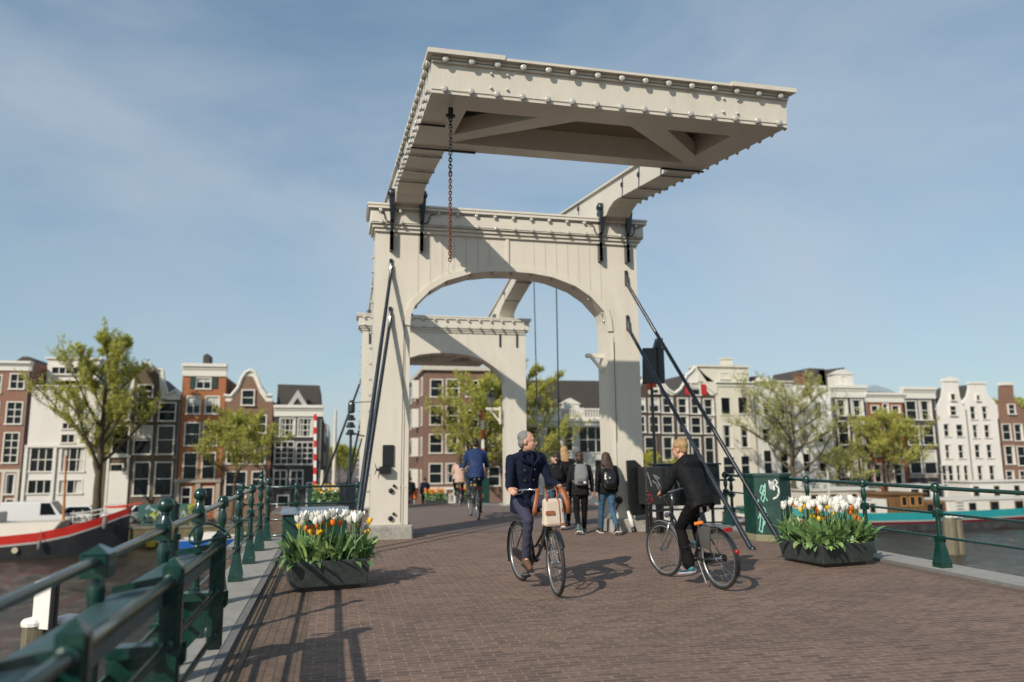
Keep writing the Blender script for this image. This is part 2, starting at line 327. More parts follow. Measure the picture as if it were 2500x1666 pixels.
ff = np.stack([idx[:-1, :-1], idx[:-1, 1:], idx[1:, 1:], idx[1:, :-1]], -1).reshape(-1, 4); me.from_pydata(vv.tolist(), [], ff.tolist()); me.polygons.foreach_set('use_smooth', [True]*len(me.polygons)); me.materials.append(mw); me.update()
wo = bpy.data.objects.new('water', me); COL.objects.link(wo); struct(wo)
# quay street and land beyond, with the continuing side street
M_quay = brick('quay_clinker', (.15, .11, .095), (.12, .09, .08), (.16, .14, .12), bw=.4, rh=.2, ms=.01, plane='XY', sscale=.3)
struct(grid_sheet([-400, -1.0, 8.1, 900], [YW+.2, YH, 1200], lambda x, y: QZ, 'ground', M_quay))
# low abutment ramp sides are hidden by the span; quay walls
M_wall = brick('quay_masonry', (.19, .145, .07), (.12, .095, .05), (.10, .09, .05), bw=.7, rh=.32, ms=.02, stain=(.05, .045, .02), stain_amt=.7, sscale=.8, moss=(.05, .06, .01, .55))
for x0, x1, lab in ((-120, -1.0, 'mossy stone quay wall behind the red and black barge, left of the bridge'), (8.1, 300, 'stone quay wall behind the houseboats, right of the bridge')):
    q = thing('quay_wall', lab, 'wall', ((x0+x1)/2, YW, WZ))
    b = MB(); b.box(x0, x1, YW, YW+.5, WZ-2, QZ-.12); b.build('wall', M_wall, q, loc=((x0+x1)/2, YW, WZ))
    b = MB(); b.box(x0, x1, YW-.06, YW+.56, QZ-.118, QZ+.06, .02); b.build('coping', mat('mossy_coping', (.16, .15, .11), .9, var=.3, scale=2, dirt=(.09, .11, .012), dirt_amt=.9, dscale=.8), q, loc=((x0+x1)/2, YW, WZ))

# ================================================================ DRAWBRIDGE PORTAL
XC = 3.5; XL0, XL1, XR0, XR1 = .69, 1.40, 5.56, 6.27     # posts
PY = 15.0
arch = [(1.40, 4.3), (1.42, 4.55), (1.50, 4.72), (1.79, 5.03), (2.13, 5.25), (2.63, 5.42), (3.08, 5.485), (3.5, 5.50)]
arch = arch+[(7.0-x, z) for x, z in reversed(arch[:-1])]
arch[-1] = (5.56, 4.3); arch[-2] = (5.54, 4.55)
def make_portal(label, first=True):
    t = thing('drawbridge_portal', label, 'drawbridge portal', (XC, PY, 0.17))
    L = (XC, PY, .17)
    D = .62
    for x0, x1 in ((XL0, XL1), (XR0, XR1)):
        b = MB(); b.box(x0, x1, PY, PY+D, .43, 4.3); b.box(x0+.17, x1-.17, PY-.012, PY+.05, .44, 4.295) if 0 else None
        b.build('post', M_white, t, loc=L)
        b = MB()
        s_ = 1 if x0 > 3 else -1
        xi = x0+.11 if s_ > 0 else x1-.11
        b.box(xi-.013, xi+.013, PY-.016, PY-.001, .44, 4.2); b.box(xi-.06, xi+.06, PY-.014, PY-.001, 1.13, 1.15) if first else None
        b.build('post_batten', M_white, t, loc=L)
        b = MB(); b.box(x0-.09, x1+.10, PY-.14, PY+D+.1, -.05, .43, .035); st = b.build('stone_base', M_stone, t, loc=L, bevel=.012)
    # panel with arch opening
    b = MB()
    outer_top = 6.2
    n = len(arch)
    for y, flip in ((PY, 0), (PY+D, 1)):
        top = [(x, y, outer_top) for x, z in arch]; bot = [(x, y, z) for x, z in arch]
        b.strip(bot, top)
        b.quad((XL0, y, 4.3), (1.40, y, 4.3), (1.40, y, outer_top), (XL0, y, outer_top)); b.quad((5.56, y, 4.3), (XR1, y, 4.3), (XR1, y, outer_top), (5.56, y, outer_top))
    b.strip([(x, PY, z) for x, z in arch], [(x, PY+D, z) for x, z in arch])
    for x in (XL0, XR1): b.quad((x, PY, 4.3), (x, PY+D, 4.3), (x, PY+D, outer_top), (x, PY, outer_top))
    b.build('arch_panel', M_white, t, loc=L)
    # plank joints as thin raised battens + centre pilaster
    b = MB()
    xs = [1.55+.245*i for i in range(7)]; xs = xs+[7.0-x for x in xs]
    def az(x):
        for (xa, za), (xb, zb) in zip(arch, arch[1:]):
            if xa <= x <= xb: return za+(zb-za)*(x-xa)/(xb-xa+1e-9)
        return 4.3
    dk = mat('paint_joint', (.40, .36, .29), .8)
    for x in xs: b = MB(); b.box(x-.004, x+.004, PY-.0035, PY+.004, az(x)+.13, 6.2); b.build('plank_joint', dk, t, loc=L)
    b = MB(); b.box(3.36, 3.44, PY-.03, PY-.001, 5.60, 6.2, .008); b.box(3.22, 3.78, PY-.045, PY+.3, 5.40, 5.52, .01) if 0 else None
    b.build('centre_batten', M_white, t, loc=L)
    # arch trim
    b = MB(); inn = arch; out = []
    for i, (x, z) in enumerate(arch):
        a0 = Vector(arch[max(i-1, 0)]); a1 = Vector(arch[min(i+1, n-1)]); d = (a1-a0).normalized(); out.append((x-d.y*.115, z+d.x*.115))
    A = [(x, PY-.035, z-.004) for x, z in inn]; B = [(x, PY-.035, z) for x, z in out]; C_ = [(x, PY-.001, z) for x, z in out]; E_ = [(x, PY+.08, z-.004) for x, z in inn]
    b.strip(A, B); b.strip(B, C_); b.strip(E_, A); b.build('arch_trim', M_white, t, loc=L)
    # cornice
    b = MB(); b.box(XL0+.02, XR1-.02, PY+.01, PY+D-.01, 6.2, 6.62)
    b.box(XL0-.02, XR1+.03, PY-.05, PY+D+.04, 6.20, 6.27, .012); b.box(XL0-.07, XR1+.08, PY-.09, PY+D+.08, 6.272, 6.335, .012)
    b.box(XL0-.11, XR1+.13, PY-.13, PY+D+.12, 6.34, 6.64, .01); b.box(XL0-.165, XR1+.19, PY-.19, PY+D+.17, 6.642, 6.70, .012); b.box(XL0-.18, XR1+.205, PY-.205, PY+D+.185, 6.702, 6.745, .01)
    b.build('cornice', M_white, t, loc=L)
    # hanging straps carrying the balance axles
    for x in (1.0, 1.60, 5.42, 6.03):
        b = MB(); b.box(x-.033, x+.033, PY-.15, PY-.135, 5.8, 6.75); b.cm = 0
        b.box(x-.033, x+.033, PY-.15, PY-.001, 5.8, 6.19)
        b.hexa([(x-.035, PY-.235, 6.4), (x+.035, PY-.235, 6.4), (x+.035, PY-.15, 6.4), (x-.035, PY-.15, 6.4), (x-.07, PY-.30, 6.86), (x+.07, PY-.30, 6.86), (x+.07, PY-.10, 6.86), (x-.07, PY-.10, 6.86)])
        b.lathe((x, PY-.20, 6.95), [(.085, -.075), (.105, -.05), (.105, .05), (.085, .075)], 16, 'X'); b.lathe((x, PY-.20, 6.95), [(.04, -.10), (.04, .10)], 10, 'X')
        for z in (5.88, 6.08): b.ball((x, PY-.155, z), .014, 6)
        b.build('hanging_strap', M_iron, t, loc=L, smooth=True)
    # bracing rods
    feet = {1.0: ((.30, 12.55), (.36, 13.2)), 6.015: ((7.78, 12.45), (6.78, 11.72))}
    for x, ff in feet.items():
        for (fx, fy), z in zip(ff, (5.34, 4.36) if x > 3 else (5.34, 4.36)):
            b = MB(); b.box(x-.03, x+.03, PY-.04, PY-.002, z-.02, z+.30); b.path([(x, PY-.05, z+.2), (x, PY-.06, z), (x+(fx-x)*.04, PY-.06+(fy-PY)*.04, z*.96+.006)], [.03, .036, .036], 8)
            b.path([(x, PY-.06, z), (fx, fy, .10)], [.034, .044], 10)
            b.ball((fx, fy, .14), .06, 8)
            for q in (.85, .9, .95): b.ball((x+(fx-x)*q, PY-.06+(fy-PY)*q, z+(.1-z)*q+.04), .014, 5)
            b.build('brace_rod', M_iron, t, loc=L, smooth=True)
    return t
def bulb_mesh():
    b = MB(); b.lathe((0, 0, 0), [(.024, 0), (.028, -.02), (.03, -.03)], 8, 'Y'); b.ball((0, -.046, 0), .042, 12, (1, .48, 1)); o = b.build('light_bulb', M_glassb, None, smooth='all'); me = o.data; bpy.data.objects.remove(o); return me
BULB = bulb_mesh()
def bulb(p, n_, parent, L, sc=1.):
    o = bpy.data.objects.new('light_bulb', BULB); COL.objects.link(o); o.parent = parent
    q = Vector((0, -1, 0)).rotation_difference(Vector(n_)); o.rotation_mode = 'QUATERNION'; o.rotation_quaternion = q
    o.location = Vector(p)-Vector(L); o.scale = (sc,)*3; return o
portal = make_portal('near cream wooden drawbridge portal with arch, straps and bracing rods, behind the cyclists')
PL = (XC, PY, .17)
for i in range(15):
    x = .78+(6.22-.78)*i/14
    if min(abs(x-q) for q in (1.0, 1.6, 5.42, 6.03)) > .045:
        bulb((x, PY-.13, 6.60), (0, -1, 0), portal, PL); bulb((x+.02, PY-.13, 6.36), (0, -1, 0), portal, PL)
for i in range(17):
    z = .75+i*.31
    for x, nx in ((XL0, -1), (XR1, 1)):
        if z < 6.1: bulb((x+nx*.012, PY+.18, z), (nx, 0, 0), portal, PL, .9)
for i in range(1, len(arch)-1):
    (xa, za), (xb, zb) = arch[i-1], arch[i+1]; d = Vector((xb-xa, zb-za)).normalized()
    bulb((arch[i][0], PY+.1, arch[i][1]-.004), (d.y, 0, -d.x), portal, PL, .8)
b = MB()
for z in (6.605, 6.365): b.path([(XL0-.1, PY-.136, z), (XR1+.12, PY-.136, z)], .0045, 5)
for i in range(4): pass
b.path([(XR0+.13, PY-.02, 4.1), (XR0+.13, PY-.02, 2.0)], .006, 5)
b.path([(XL1-.12, PY-.02, 4.4), (XL1-.14, PY-.02, 1.17), (XL1-.14, PY-.02, .46)], .006, 6)
b.build('light_cable', mat('cable_grey', (.12, .11, .1), .6), portal, loc=PL)
def sbend(b, pts): b.path(pts, .011, 6)
for x, s_ in ((1.0, -1), (1.6, 1), (6.03, 1), (5.42, -1)):
    b = MB(); y = PY-.16; sbend(b, [(x+s_*.02, y, 6.38), (x+s_*.1, y, 6.38), (x+s_*.14, y, 6.44), (x+s_*.16, y, 6.54), (x+s_*.21, y, 6.58), (x+s_*.27, y, 6.57)]); b.build('cable_hook', M_black, portal, loc=PL)
# black knobs and equipment on the portal
for x, z, r in ((1.07, 1.07, .05), (1.13, 1.16, .03), (1.07, .55, .05), (1.13, .635, .03)): b = MB(); b.lathe((x, PY-.002, z), [(r*.9, 0), (r, -.02), (r*.9, -.045), (r*.5, -.06)], 14, 'Y'); b.build('bolt_head', M_black, portal, loc=PL, smooth=True)
# the far portal: a turned copy without the tiny fittings of the near front
def strip_names(o, names):
    for c in kids(o):
        if c.name.split('.')[0] in names: bpy.data.objects.remove(c)
far = copy_tree(portal, None, (3.57, 26.0, -.10), math.pi, 'far cream drawbridge portal seen through the arch of the nearer one')
portal['group'] = far['group'] = 'drawbridge portals'
for c in list(kids(far)):
    if c.name.startswith('light_bulb') and c.location.y < 0 and c.location.z > 5.9: bpy.data.objects.remove(c)
for i in range(15):
    x = -2.72+5.44*i/14
    bulb((x, .76, 6.43), (0, 1, 0), far, (0, 0, 0), 1.1); bulb((x, .76, 6.19), (0, 1, 0), far, (0, 0, 0), 1.1)
for c in list(kids(far)):
    if c.name.split('.')[0] in ('cable_hook', 'light_cable', 'bolt_head'): bpy.data.objects.remove(c)
# straps on the rear faces
for x in (1.0, 1.60, 5.42, 6.03):
    b = MB(); b.box(x-.03, x+.03, PY+.62, PY+.65, 5.75, 6.19); o = b.build('rear_strap', M_iron, portal, loc=PL); c = o.copy(); COL.objects.link(c); c.parent = far

# ================================================================ BALANCE (beams and counterweight)
BP = R_(7.5)
PIV = (XC, 14.8, 6.95)
def make_balance(label):
    t = thing('bridge_balance', label, 'counterweight frame', PIV)
    # local frame: v along beam (toward counterweight = -), built in rotated coords
    ca, sa = math.cos(BP), math.sin(BP)
    def T(x, v, w): return (x, v*ca-w*sa, v*sa+w*ca)     # v forward(+Y), w up
    def box(b, x0, x1, v0, v1, w0, w1):
        b.hexa([T(x0, v0, w0), T(x1, v0, w0), T(x1, v1, w0), T(x0, v1, w0), T(x0, v0, w1), T(x1, v0, w1), T(x1, v1, w1), T(x0, v1, w1)])
    VF = -6.04; H0, H1 = -.02, .435      # beam depth
    xa, xb = -2.45, 2.47
    for s_ in (-1, 1):
        x0, x1 = (xa, xa+.53) if s_ < 0 else (xb-.53, xb)
        b = MB()
        # tapering beam with underside curve near pivot: profile polygon in (v,w)
        pr = [(VF+.56, H0), (-1.0, H0+.03), (-.72, .0), (-.45, -.09), (-.28, -.21), (.5, -.21), (.7, -.06), (1.2, .02), (5.6, .10), (5.7, .16), (5.7, .38), (1.2, .40), (-.6, .42), (VF+.56, H1)]
        pts0 = [T(x0, v, w) for v, w in pr]; pts1 = [T(x1, v, w) for v, w in pr]; n = len(pr)
        b.add(pts0+pts1, [tuple(range(n)), tuple(reversed(range(n, 2*n)))]+[((i+1) % n, i, n+i, n+(i+1) % n) for i in range(n)])
        b.build('beam', M_white, t)
        b = MB(); box(b, x0-.06, x1+.06, -4.4, 5.72, .468+.045, .51+.045); 
        b2 = MB()
        pr2 = [(VF+.56, H1+.003), (5.72, .388), (5.72, .425), (VF+.56, H1+.045)]
        P0 = [T(x0-.055, v, w) for v, w in pr2]; P1 = [T(x1+.055, v, w) for v, w in pr2]
        b2.add(P0+P1, [(0, 1, 2, 3), (7, 6, 5, 4), (1, 0, 4, 5), (2, 1, 5, 6), (3, 2, 6, 7), (0, 3, 7, 4)]); b2.build('beam_cap', M_white, t)
        for v in (-3.05, -2.05, -1.2, 1.6, 3.2):
            b = MB(); hh = .41 if v > -1.5 else .435; lo = H0+.0 if v < -1 else .03; o_ = .006
            box(b, x0-o_-.0, x1+o_, v-.022, v+.022, lo-.012, lo-.001 if v < 0 else lo+.004)
            for xx in (x0-o_, x1): box(b, xx, xx+o_, v-.02, v+.02, lo-.01, hh-.03)
            for xx in (x0-.012, x1+.012): b.lathe(T(xx, v, lo+.25), [(.02, -.05), (.035, -.02), (.035, .02), (.02, .05)], 8, 'Z')
            b.build('beam_strap', M_iron, t)
        b = MB(); box(b, x0+.07, x1-.07, -.29, -.24, -.20, -.10); b.build('end_board', M_white, t)
        b = MB(); b.lathe((x0-.03 if s_ < 0 else x0-.03, 0, 0), [(.05, -.02), (.05, .62)], 12, 'X'); b.build('axle', M_iron, t)
    # counterweight box
    b = MB()
    box(b, xa, xb, VF, VF+.55, H0, H1+.0); box(b, xa, xa+.53, VF+.55, VF+.56, H0, H1); box(b, xb-.53, xb, VF+.55, VF+.56, H0, H1)
    ve = VF+2.1
    box(b, xa+.53, xb-.53, ve, ve+.42, H0, H1-.02)
    b.build('counterweight', M_white, t)
    b = MB(); box(b, xa+.53, xb-.53, VF+.55, ve, H1-.12, H1-.02); b.build('ceiling_board', mat('dark_brown_boards', (.24, .20, .14), .7, var=.2, scale=2), t)  # recess boards coloured darker and browner than the cream paint around them
    for s_ in (-1, 1):
        b = MB(); xo = (xa+.53) if s_ < 0 else (xb-.53); xi = xo-s_*1.55; q = .12
        A = [(xo, ve-.0-.40), (xo, ve-.02), (xi+s_*0, VF+.55+.0), (xi+s_*.62, VF+.55)]
        A = [(xo, ve-.42), (xo, ve-.001), (xi, VF+.551), (xi+s_*.55, VF+.551)]
        b.add([T(x, v, H0+.004) for x, v in A]+[T(x, v, H0+.22) for x, v in A], [(0, 1, 2, 3), (7, 6, 5, 4), (1, 0, 4, 5), (2, 1, 5, 6), (3, 2, 6, 7), (0, 3, 7, 4)]); b.build('corner_brace', M_white, t)
    # top cap boards
    b = MB(); box(b, xa+.9, xb-.9, VF-.11, VF+.8, H1+.003, H1+.035); box(b, xa-.07, xa+.9, VF-.13, VF+.555, H1+.003, H1+.06); box(b, xb-.9, xb+.07, VF-.13, VF+.555, H1+.003, H1+.06)
    box(b, xa-.005, xb+.005, VF-.035, VF-.001, H1-.075, H1+.002); box(b, xa-.012, xb+.012, VF-.012, VF-.001, H0+.0, H0+.03)
    b.build('top_board', M_white, t)
    for i in range(15):
        x = xa+.16+(xb-xa-.30)*i/14
        for w in (H1-.045, H0+.045):
            o = bpy.data.objects.new('light_bulb', BULB); COL.objects.link(o); o.parent = t; o.location = T(x, VF-.03 if w > .2 else VF-.004, w); o.rotation_euler = (BP, 0, 0); o.scale = (1.08,)*3
    for s_, x in ((-1, xa-.004), (1, xb+.004)):
        for i in range(17):
            for w in (H1-.05, H0+.045):
                v = VF+.12+i*.325
                o = bpy.data.objects.new('light_bulb', BULB); COL.objects.link(o); o.parent = t; o.location = T(x, v, w if v > -99 else w); o.rotation_mode = 'QUATERNION'; o.rotation_quaternion = Vector((0, -1, 0)).rotation_difference(Vector((s_, 0, 0))); o.scale = (1.1,)*3
    b = MB()
    for w, dv in ((H1-.045, .034), (H0+.045, .005)): b.path([T(xa, VF-dv-.004, w), T(xb, VF-dv-.004, w)], .005, 5)
    b.build('light_cable', bpy.data.materials['cable_grey'], t)
    for x in (xa+.53+.22, xa+.53+.43, xb-.53-.43, xb-.53-.22):
        for w in (.11, .29): b = MB(); b.lathe(T(x, VF, w), [(.017, 0), (.019, -.02), (.01, -.032)], 6, 'Y'); b.build('bolt_head', M_white, t)
    # iron tie bars under the rear edge
    for xx0, xx1, vv in ((xa-.02, xa+1.0, ve+.36), (xb-.75, xb+.02, ve+.36), (xa-.03, xa+.35, VF+1.25)): b = MB(); box(b, xx0, xx1, vv, vv+.04, H0-.03, H0-.004); b.build('tie_bar', M_black, t)
    # tips with lifting rods
    for s_ in (-1, 1):
        x = s_*2.2; p = Vector(T(x, 4.45, .1)); b = MB(); b.path([p, (p.x, p.y+.0, 1.0-PIV[2]+.0)], .018, 8); b.ball(p, .05, 8); b.build('lifting_rod', mat('rod_steel_blue', (.03, .045, .06), .4), t)
    return t
bal = make_balance('near balance frame with counterweight box and light bulbs, overhead above the roadway')
farb = copy_tree(bal, None, (3.57, 26.2, 6.66), math.pi, 'far balance frame whose dark counterweight shows under the farther arch')
farb.rotation_euler = (R_(2.2), 0, math.pi)
bal['group'] = farb['group'] = 'bridge balance frames'
def prune(o, n):   # the far copy keeps bulbs only where they show
    pass
# chain hanging from the counterweight
t = thing('hanging_chain', 'black and rusty pull chain hanging from the counterweight', 'chain', (1.35, 9.22, 6.14))
def links(z0, z1, r, w, name, m, par, L):
    b = MB(); z = z0; k = 0
    while z > z1:
        pts = []
        for i in range(10):
            a = 2*math.pi*i/10; u = math.cos(a)*r*.62; v = math.sin(a)*r
            pts.append((u if k % 2 == 0 else 0, 0 if k % 2 == 0 else u, z-L[2]+v))
        b.path(pts, w, 5, closed=True); z -= r*1.42; k += 1
    return b.build(name, m, par, smooth='all')
L = (1.35, 9.22, 6.14)
b = MB(); b.box(-.03, .03, -.03, .03, -.12, .02); b.box(-.06, .06, -.02, .02, -.1, -.07); b.build('bracket', M_black, t)
links(6.0, 5.25, .032, .0085, 'chain', M_black, t, L); links(5.25, 4.12, .028, .0075, 'rusty_chain', M_rust, t, L)
b = MB(); b.path([(math.cos(a)*.03, 0, 4.03-6.14+math.sin(a)*.07) for a in [i*math.pi/6 for i in range(12)]], .006, 6, closed=True); b.build('pull_ring', M_white, t, smooth='all')
# ================================================================ RAILINGS
def post_mesh(h0, kind):
    """cast iron post, local z from 0 (pavement); kind plain / ball / finial / capped"""
    b = MB()
    def sqr(z, w): return [(-w, -w, z), (w, -w, z), (w, w, z), (-w, w, z)]
    prof = [(0, .085), (.07, .085), (.075, .08), (.33, .042), (.34, .05), (.42, .05), (.425, .04)]
    vs = []; 
    for z, w in prof: vs += sqr(z, w)
    fs = [(3, 2, 1, 0)]
    for i in range(len(prof)-1):
        for j in range(4): j2 = (j+1) % 4; fs.append((i*4+j, i*4+j2, i*4+4+j2, i*4+4+j))
    b.add(vs, fs)
    b.lathe((0, 0, 0), [(.036, .42), (.034, .66), (.045, .67), (.045, .76), (.036, .77), (.026, .79), (.03, .81), (.044, .87), (.044, .92), (.03, .99), (.027, 1.0), (.038, 1.01)], 12)
    b.box(-.05, .05, -.05, .05, .665, .765, .006)
    for r_ in (.40, .72, 1.065):
        for s_ in (-1, 1): b.lathe((0, s_*.055, r_), [(.03, -.02), (.036, 0), (.03, .02)], 8, 'Y')
    if kind == 'plain': b.lathe((0, 0, 0), [(.038, 1.01), (.055, 1.02), (.058, 1.09), (.045, 1.125), (.02, 1.14)], 12); b.box(-.056, .056, -.04, .04, 1.02, 1.1, .01)
    elif kind == 'capped': b.box(-.07, .07, -.085, .085, .98, 1.10, .012); b.add([(-.07, -.085, 1.10), (.07, -.085, 1.10), (.07, .085, 1.10), (-.07, .085, 1.10), (0, -.02, 1.145), (0, .02, 1.145)], [(0, 1, 4), (1, 2, 5, 4), (2, 3, 5), (3, 0, 4, 5)])
    else:
        b.box(-.055, .055, -.055, .055, .99, 1.11, .008); b.lathe((0, 0, 0), [(.05, 1.11), (.035, 1.14), (.028, 1.165), (.036, 1.175), (.03, 1.185)], 12)
        if kind == 'ball': b.ball((0, 0, 1.235), .058, 16)
        else: b.ball((0, 0, 1.21), .045, 12); b.lathe((0, 0, 0), [(.02, 1.24), (.035, 1.265), (.03, 1.29), (.012, 1.32), (.018, 1.34), (.004, 1.37)], 10)
    return b
def railing(name, label, X, posts, y0, y1, group=None, rails=(.40, .72, 1.065)):
    t = thing(name, label, 'railing', (X, posts[0][0], zd(posts[0][0])+.035), 0, group); L = t.location
    cache = {}
    for y, k in posts:
        if k not in cache: o = post_mesh(0, k).build('post', M_green, t, smooth=True); cache[k] = o.data
        else: o = bpy.data.objects.new('post', cache[k]); COL.objects.link(o); o.parent = t
        o.location = (0, y-L[1], zd(y)+.035-L[2])
    for i, r in enumerate(rails):
        b = MB(); rr = .027 if i == 2 else .017
        z = r
        pts = [(0, y-L[1], zd(y)+.035+z-L[2]) for y in np.linspace(y0, y1, 14)]
        b.path(pts, rr, 10); b.build('rail', M_railtop if i == 2 and X < 0 else M_green, t, smooth='all')
    return t
# top tube: green paint worn to bare steel on top
M_railtop = mat('worn_green_rail', (.03, .06, .05), .22, metal=.35, var=.3, scale=12, dirt=(.22, .20, .16), dirt_amt=.75, dscale=3, stretch=(1, .25, 1), coat=.3)
left_posts = [(-1.6, 'plain'), (-.1, 'plain'), (1.4, 'plain'), (2.9, 'plain'), (4.45, 'capped'), (6.05, 'ball'), (7.5, 'ball'), (9.05, 'plain'), (10.5, 'plain'), (12.05, 'plain'), (13.55, 'finial'), (15.0, 'plain')]
railing('bridge_railing', 'green cast iron railing with round posts along the left edge, behind the shelf', -1.18, left_posts, -2, 15.1, 'railings along the bridge')
railing('bridge_railing', 'green cast iron railing along the right edge, behind the right tulip planter', 8.12, [(1.6, 'plain'), (3.1, 'plain'), (4.6, 'plain'), (6.1, 'plain'), (7.6, 'plain'), (9.12, 'plain'), (10.62, 'plain'), (12.1, 'plain'), (13.6, 'plain'), (15.0, 'plain')], 1, 15.1, 'railings along the bridge')
def crossrail(label, x0, x1, y, z, zs=(.12, .42, .72, 1.05), posts=()):
    t = thing('cross_railing', label, 'railing', (x0, y, z), 0, 'short railings beside the portal')
    for i, r in enumerate(zs):
        b = MB(); b.tube((0, 0, r), (x1-x0, 0, r), .024 if i == len(zs)-1 else .018); b.build('rail', M_green, t, smooth='all')
    for x in posts:
        o = bpy.data.objects.new('post', PLAIN); COL.objects.link(o); o.parent = t; o.location = (x-x0, 0, 0)
    return t
_o = post_mesh(0, 'plain').build('post', M_green, None, smooth=True); PLAIN = _o.data; bpy.data.objects.remove(_o)
crossrail('green cross railing closing the gap left of the near portal', -1.85, .5, 16.0, .09, posts=(-1.75, -.72, .47))
crossrail('green cross railing closing the gap right of the near portal, behind the graffitied cabinet', 6.6, 8.9, 16.0, .09, posts=(7.8, 8.05, 8.8))
# inner frame with shelf (left foreground)
t = thing('shelf_barrier', 'green frame of square posts, tubes and a wide shelf fixed inside the left railing', 'barrier', (-.9, 4.6, .05))
L = (-.9, 4.6, .05)
IX = -.86
for y in (-.4, 1.4, 3.02, 4.72, 6.45):
    b = MB(); w = .048
    b.box(IX-w, IX+w, y-w, y+w, .24, 1.075, .004); b.add([(IX-w, y-w, 1.075), (IX+w, y-w, 1.075), (IX+w, y+w, 1.075), (IX-w, y+w, 1.075), (IX, y, 1.125)], [(0, 1, 4), (1, 2, 4), (2, 3, 4), (3, 0, 4)])
    b.box(IX-w-.008, IX+w+.008, y-.02, y+.02, .26, 1.06)
    for r, rad in ((1.0, .03), (.66, .022), (.34, .02)):
        for s_ in (-1, 1): b.lathe((IX, y+s_*.065, r), [(rad, -.02), (rad+.012, -.012), (rad+.012, .012), (rad, .02)], 12, 'Y')
    b.build('square_post', M_green, t, loc=L)
    b = MB(); b.prism([(-1.17, .94), (IX, .985), (IX, 1.03), (-1.17, .975)], y-.006, y+.006, 'XZ'); b.build('upper_bracket', M_green, t, loc=L); b = MB(); b.prism([(-1.17, .60), (IX+.06, .60), (IX+.06, .66), (-1.17, .66)], y-.05, y+.07, 'XZ')
    b.prism([(-1.19, .10), (IX+.08, .55), (IX+.08, .655), (-1.19, .655)], y+.049, y+.064, 'XZ')
    b.build('bracket', M_green, t, loc=L)
for r, rad, m in ((1.0, .03, M_railtop), (.66, .022, M_railtop), (.34, .02, M_green)):
    b = MB(); b.tube((IX, -.5, r), (IX, 6.45, r), rad); b.build('rail', m, t, loc=L, smooth='all')
b = MB(); b.prism([(-1.165, .90), (-.91, .925), (-.91, .95), (-1.165, .94)], -.5, 6.35, 'XZ'); b.prism([(-.909, .86), (-.898, .86), (-.898, .952), (-.909, .952)], -.5, 6.35, 'XZ')
b.build('shelf', mat('green_shelf_sky_tint', (.030, .075, .078), .50, var=.08, scale=5, coat=0., spec=1., bump=.05, bscale=12), t, loc=L)  # green base colour tinted blue-grey to stand in for reflected sky
b = MB(); b.prism([(IX-.10, .36), (IX-.085, .36), (IX-.085, .60), (IX-.10, .60)], -.5, 3.1, 'XZ'); b.build('kick_plate', M_green, t, loc=L)
# thick pole outside the railing
t = thing('mooring_pole', 'thick dark green round pole standing outside the left railing', 'pole', (-1.62, 8.6, -1.2)); b = MB(); b.lathe((0, 0, 0), [(.085, -3), (.085, 2.05), (.10, 2.06), (.10, 2.12), (.075, 2.13), (.075, 2.42), (.03, 2.46)], 14); b.build('pole', M_green, t, smooth=True)
# bike lock looped over the frame post
b = MB(); pts = []
for i in range(22):
    a = 2*math.pi*i/22; pts.append((-.90+.20*math.cos(a)*.55-.05*math.sin(a), 6.30+.21*math.cos(a), 1.10+.055*math.sin(a)-.03*math.cos(a*2)))
b.path(pts, .0085, 7, closed=True); b.lathe((-.80, 6.40, 1.095), [(.014, -.04), (.017, -.03), (.017, .03), (.014, .04)], 8, 'Y')
o = b.build('bike_lock', M_greenm, None, smooth='all', loc=(-.9, 6.4, 1.08)); tag(o, 'dull green cable lock looped round the top of a square railing post', 'bike lock')
# ================================================================ PLANTERS WITH TULIPS
M_pot = mat('planter_plastic', (.030, .038, .036), .5, var=.35, scale=14, bump=.25, bscale=60, dirt=(.055, .06, .055), dirt_amt=.7, dscale=6)
M_leaf = mat('tulip_leaf', (.115, .21, .075), .45, var=.4, scale=9)
M_leaf2 = mat('tulip_leaf_light', (.23, .33, .11), .45, var=.3, scale=9)
M_stem = mat('tulip_stem', (.11, .19, .05), .5)
M_pw = mat('white_petal', (.80, .78, .72), .55, var=.08, scale=20); M_po = mat('orange_petal', (.75, .17, .012), .5, var=.3, scale=30); M_py = mat('yellow_petal', (.82, .48, .02), .5, var=.2, scale=30)
def tulip(b, base, top, size, openn, r):
    """stem then six pointed petals; returns petals into separate builder"""
    base = Vector(base); top = Vector(top)
    mid = (base+top)/2+Vector((r.uniform(-.03, .03), r.uniform(-.03, .03), 0))
    b.path([base, mid, top], [.006, .005, .004], 5)
    return top
def petals(b, c, d, size, openn, r):
    d = Vector(d).normalized(); a = d.orthogonal().normalized(); q = d.cross(a); ph = r.uniform(0, 6.28)
    for k in range(6):
        th = ph+k*math.pi/3; o = a*math.cos(th)+q*math.sin(th); s_ = d.cross(o); W_ = size*(.31 if k % 2 else .27); rows = []
        op = openn*r.uniform(.75, 1.3)
        for (h, rad, w) in ((0, .05, .25), (.25, .30, .85), (.55, .36+op*.12, 1.0), (.8, .30+op*.32, .72), (1.0, .20+op*.55, .08)):
            p = c+d*(h*size*1.25)+o*(rad*size); rows.append([p-s_*W_*w-o*.02*size, p+o*.05*size, p+s_*W_*w-o*.02*size])
        vs = [v for rr in rows for v in rr]; fs = []
        for i in range(4): fs += [(i*3, i*3+1, i*3+4, i*3+3), (i*3+1, i*3+2, i*3+5, i*3+4)]
        b.add(vs, fs)
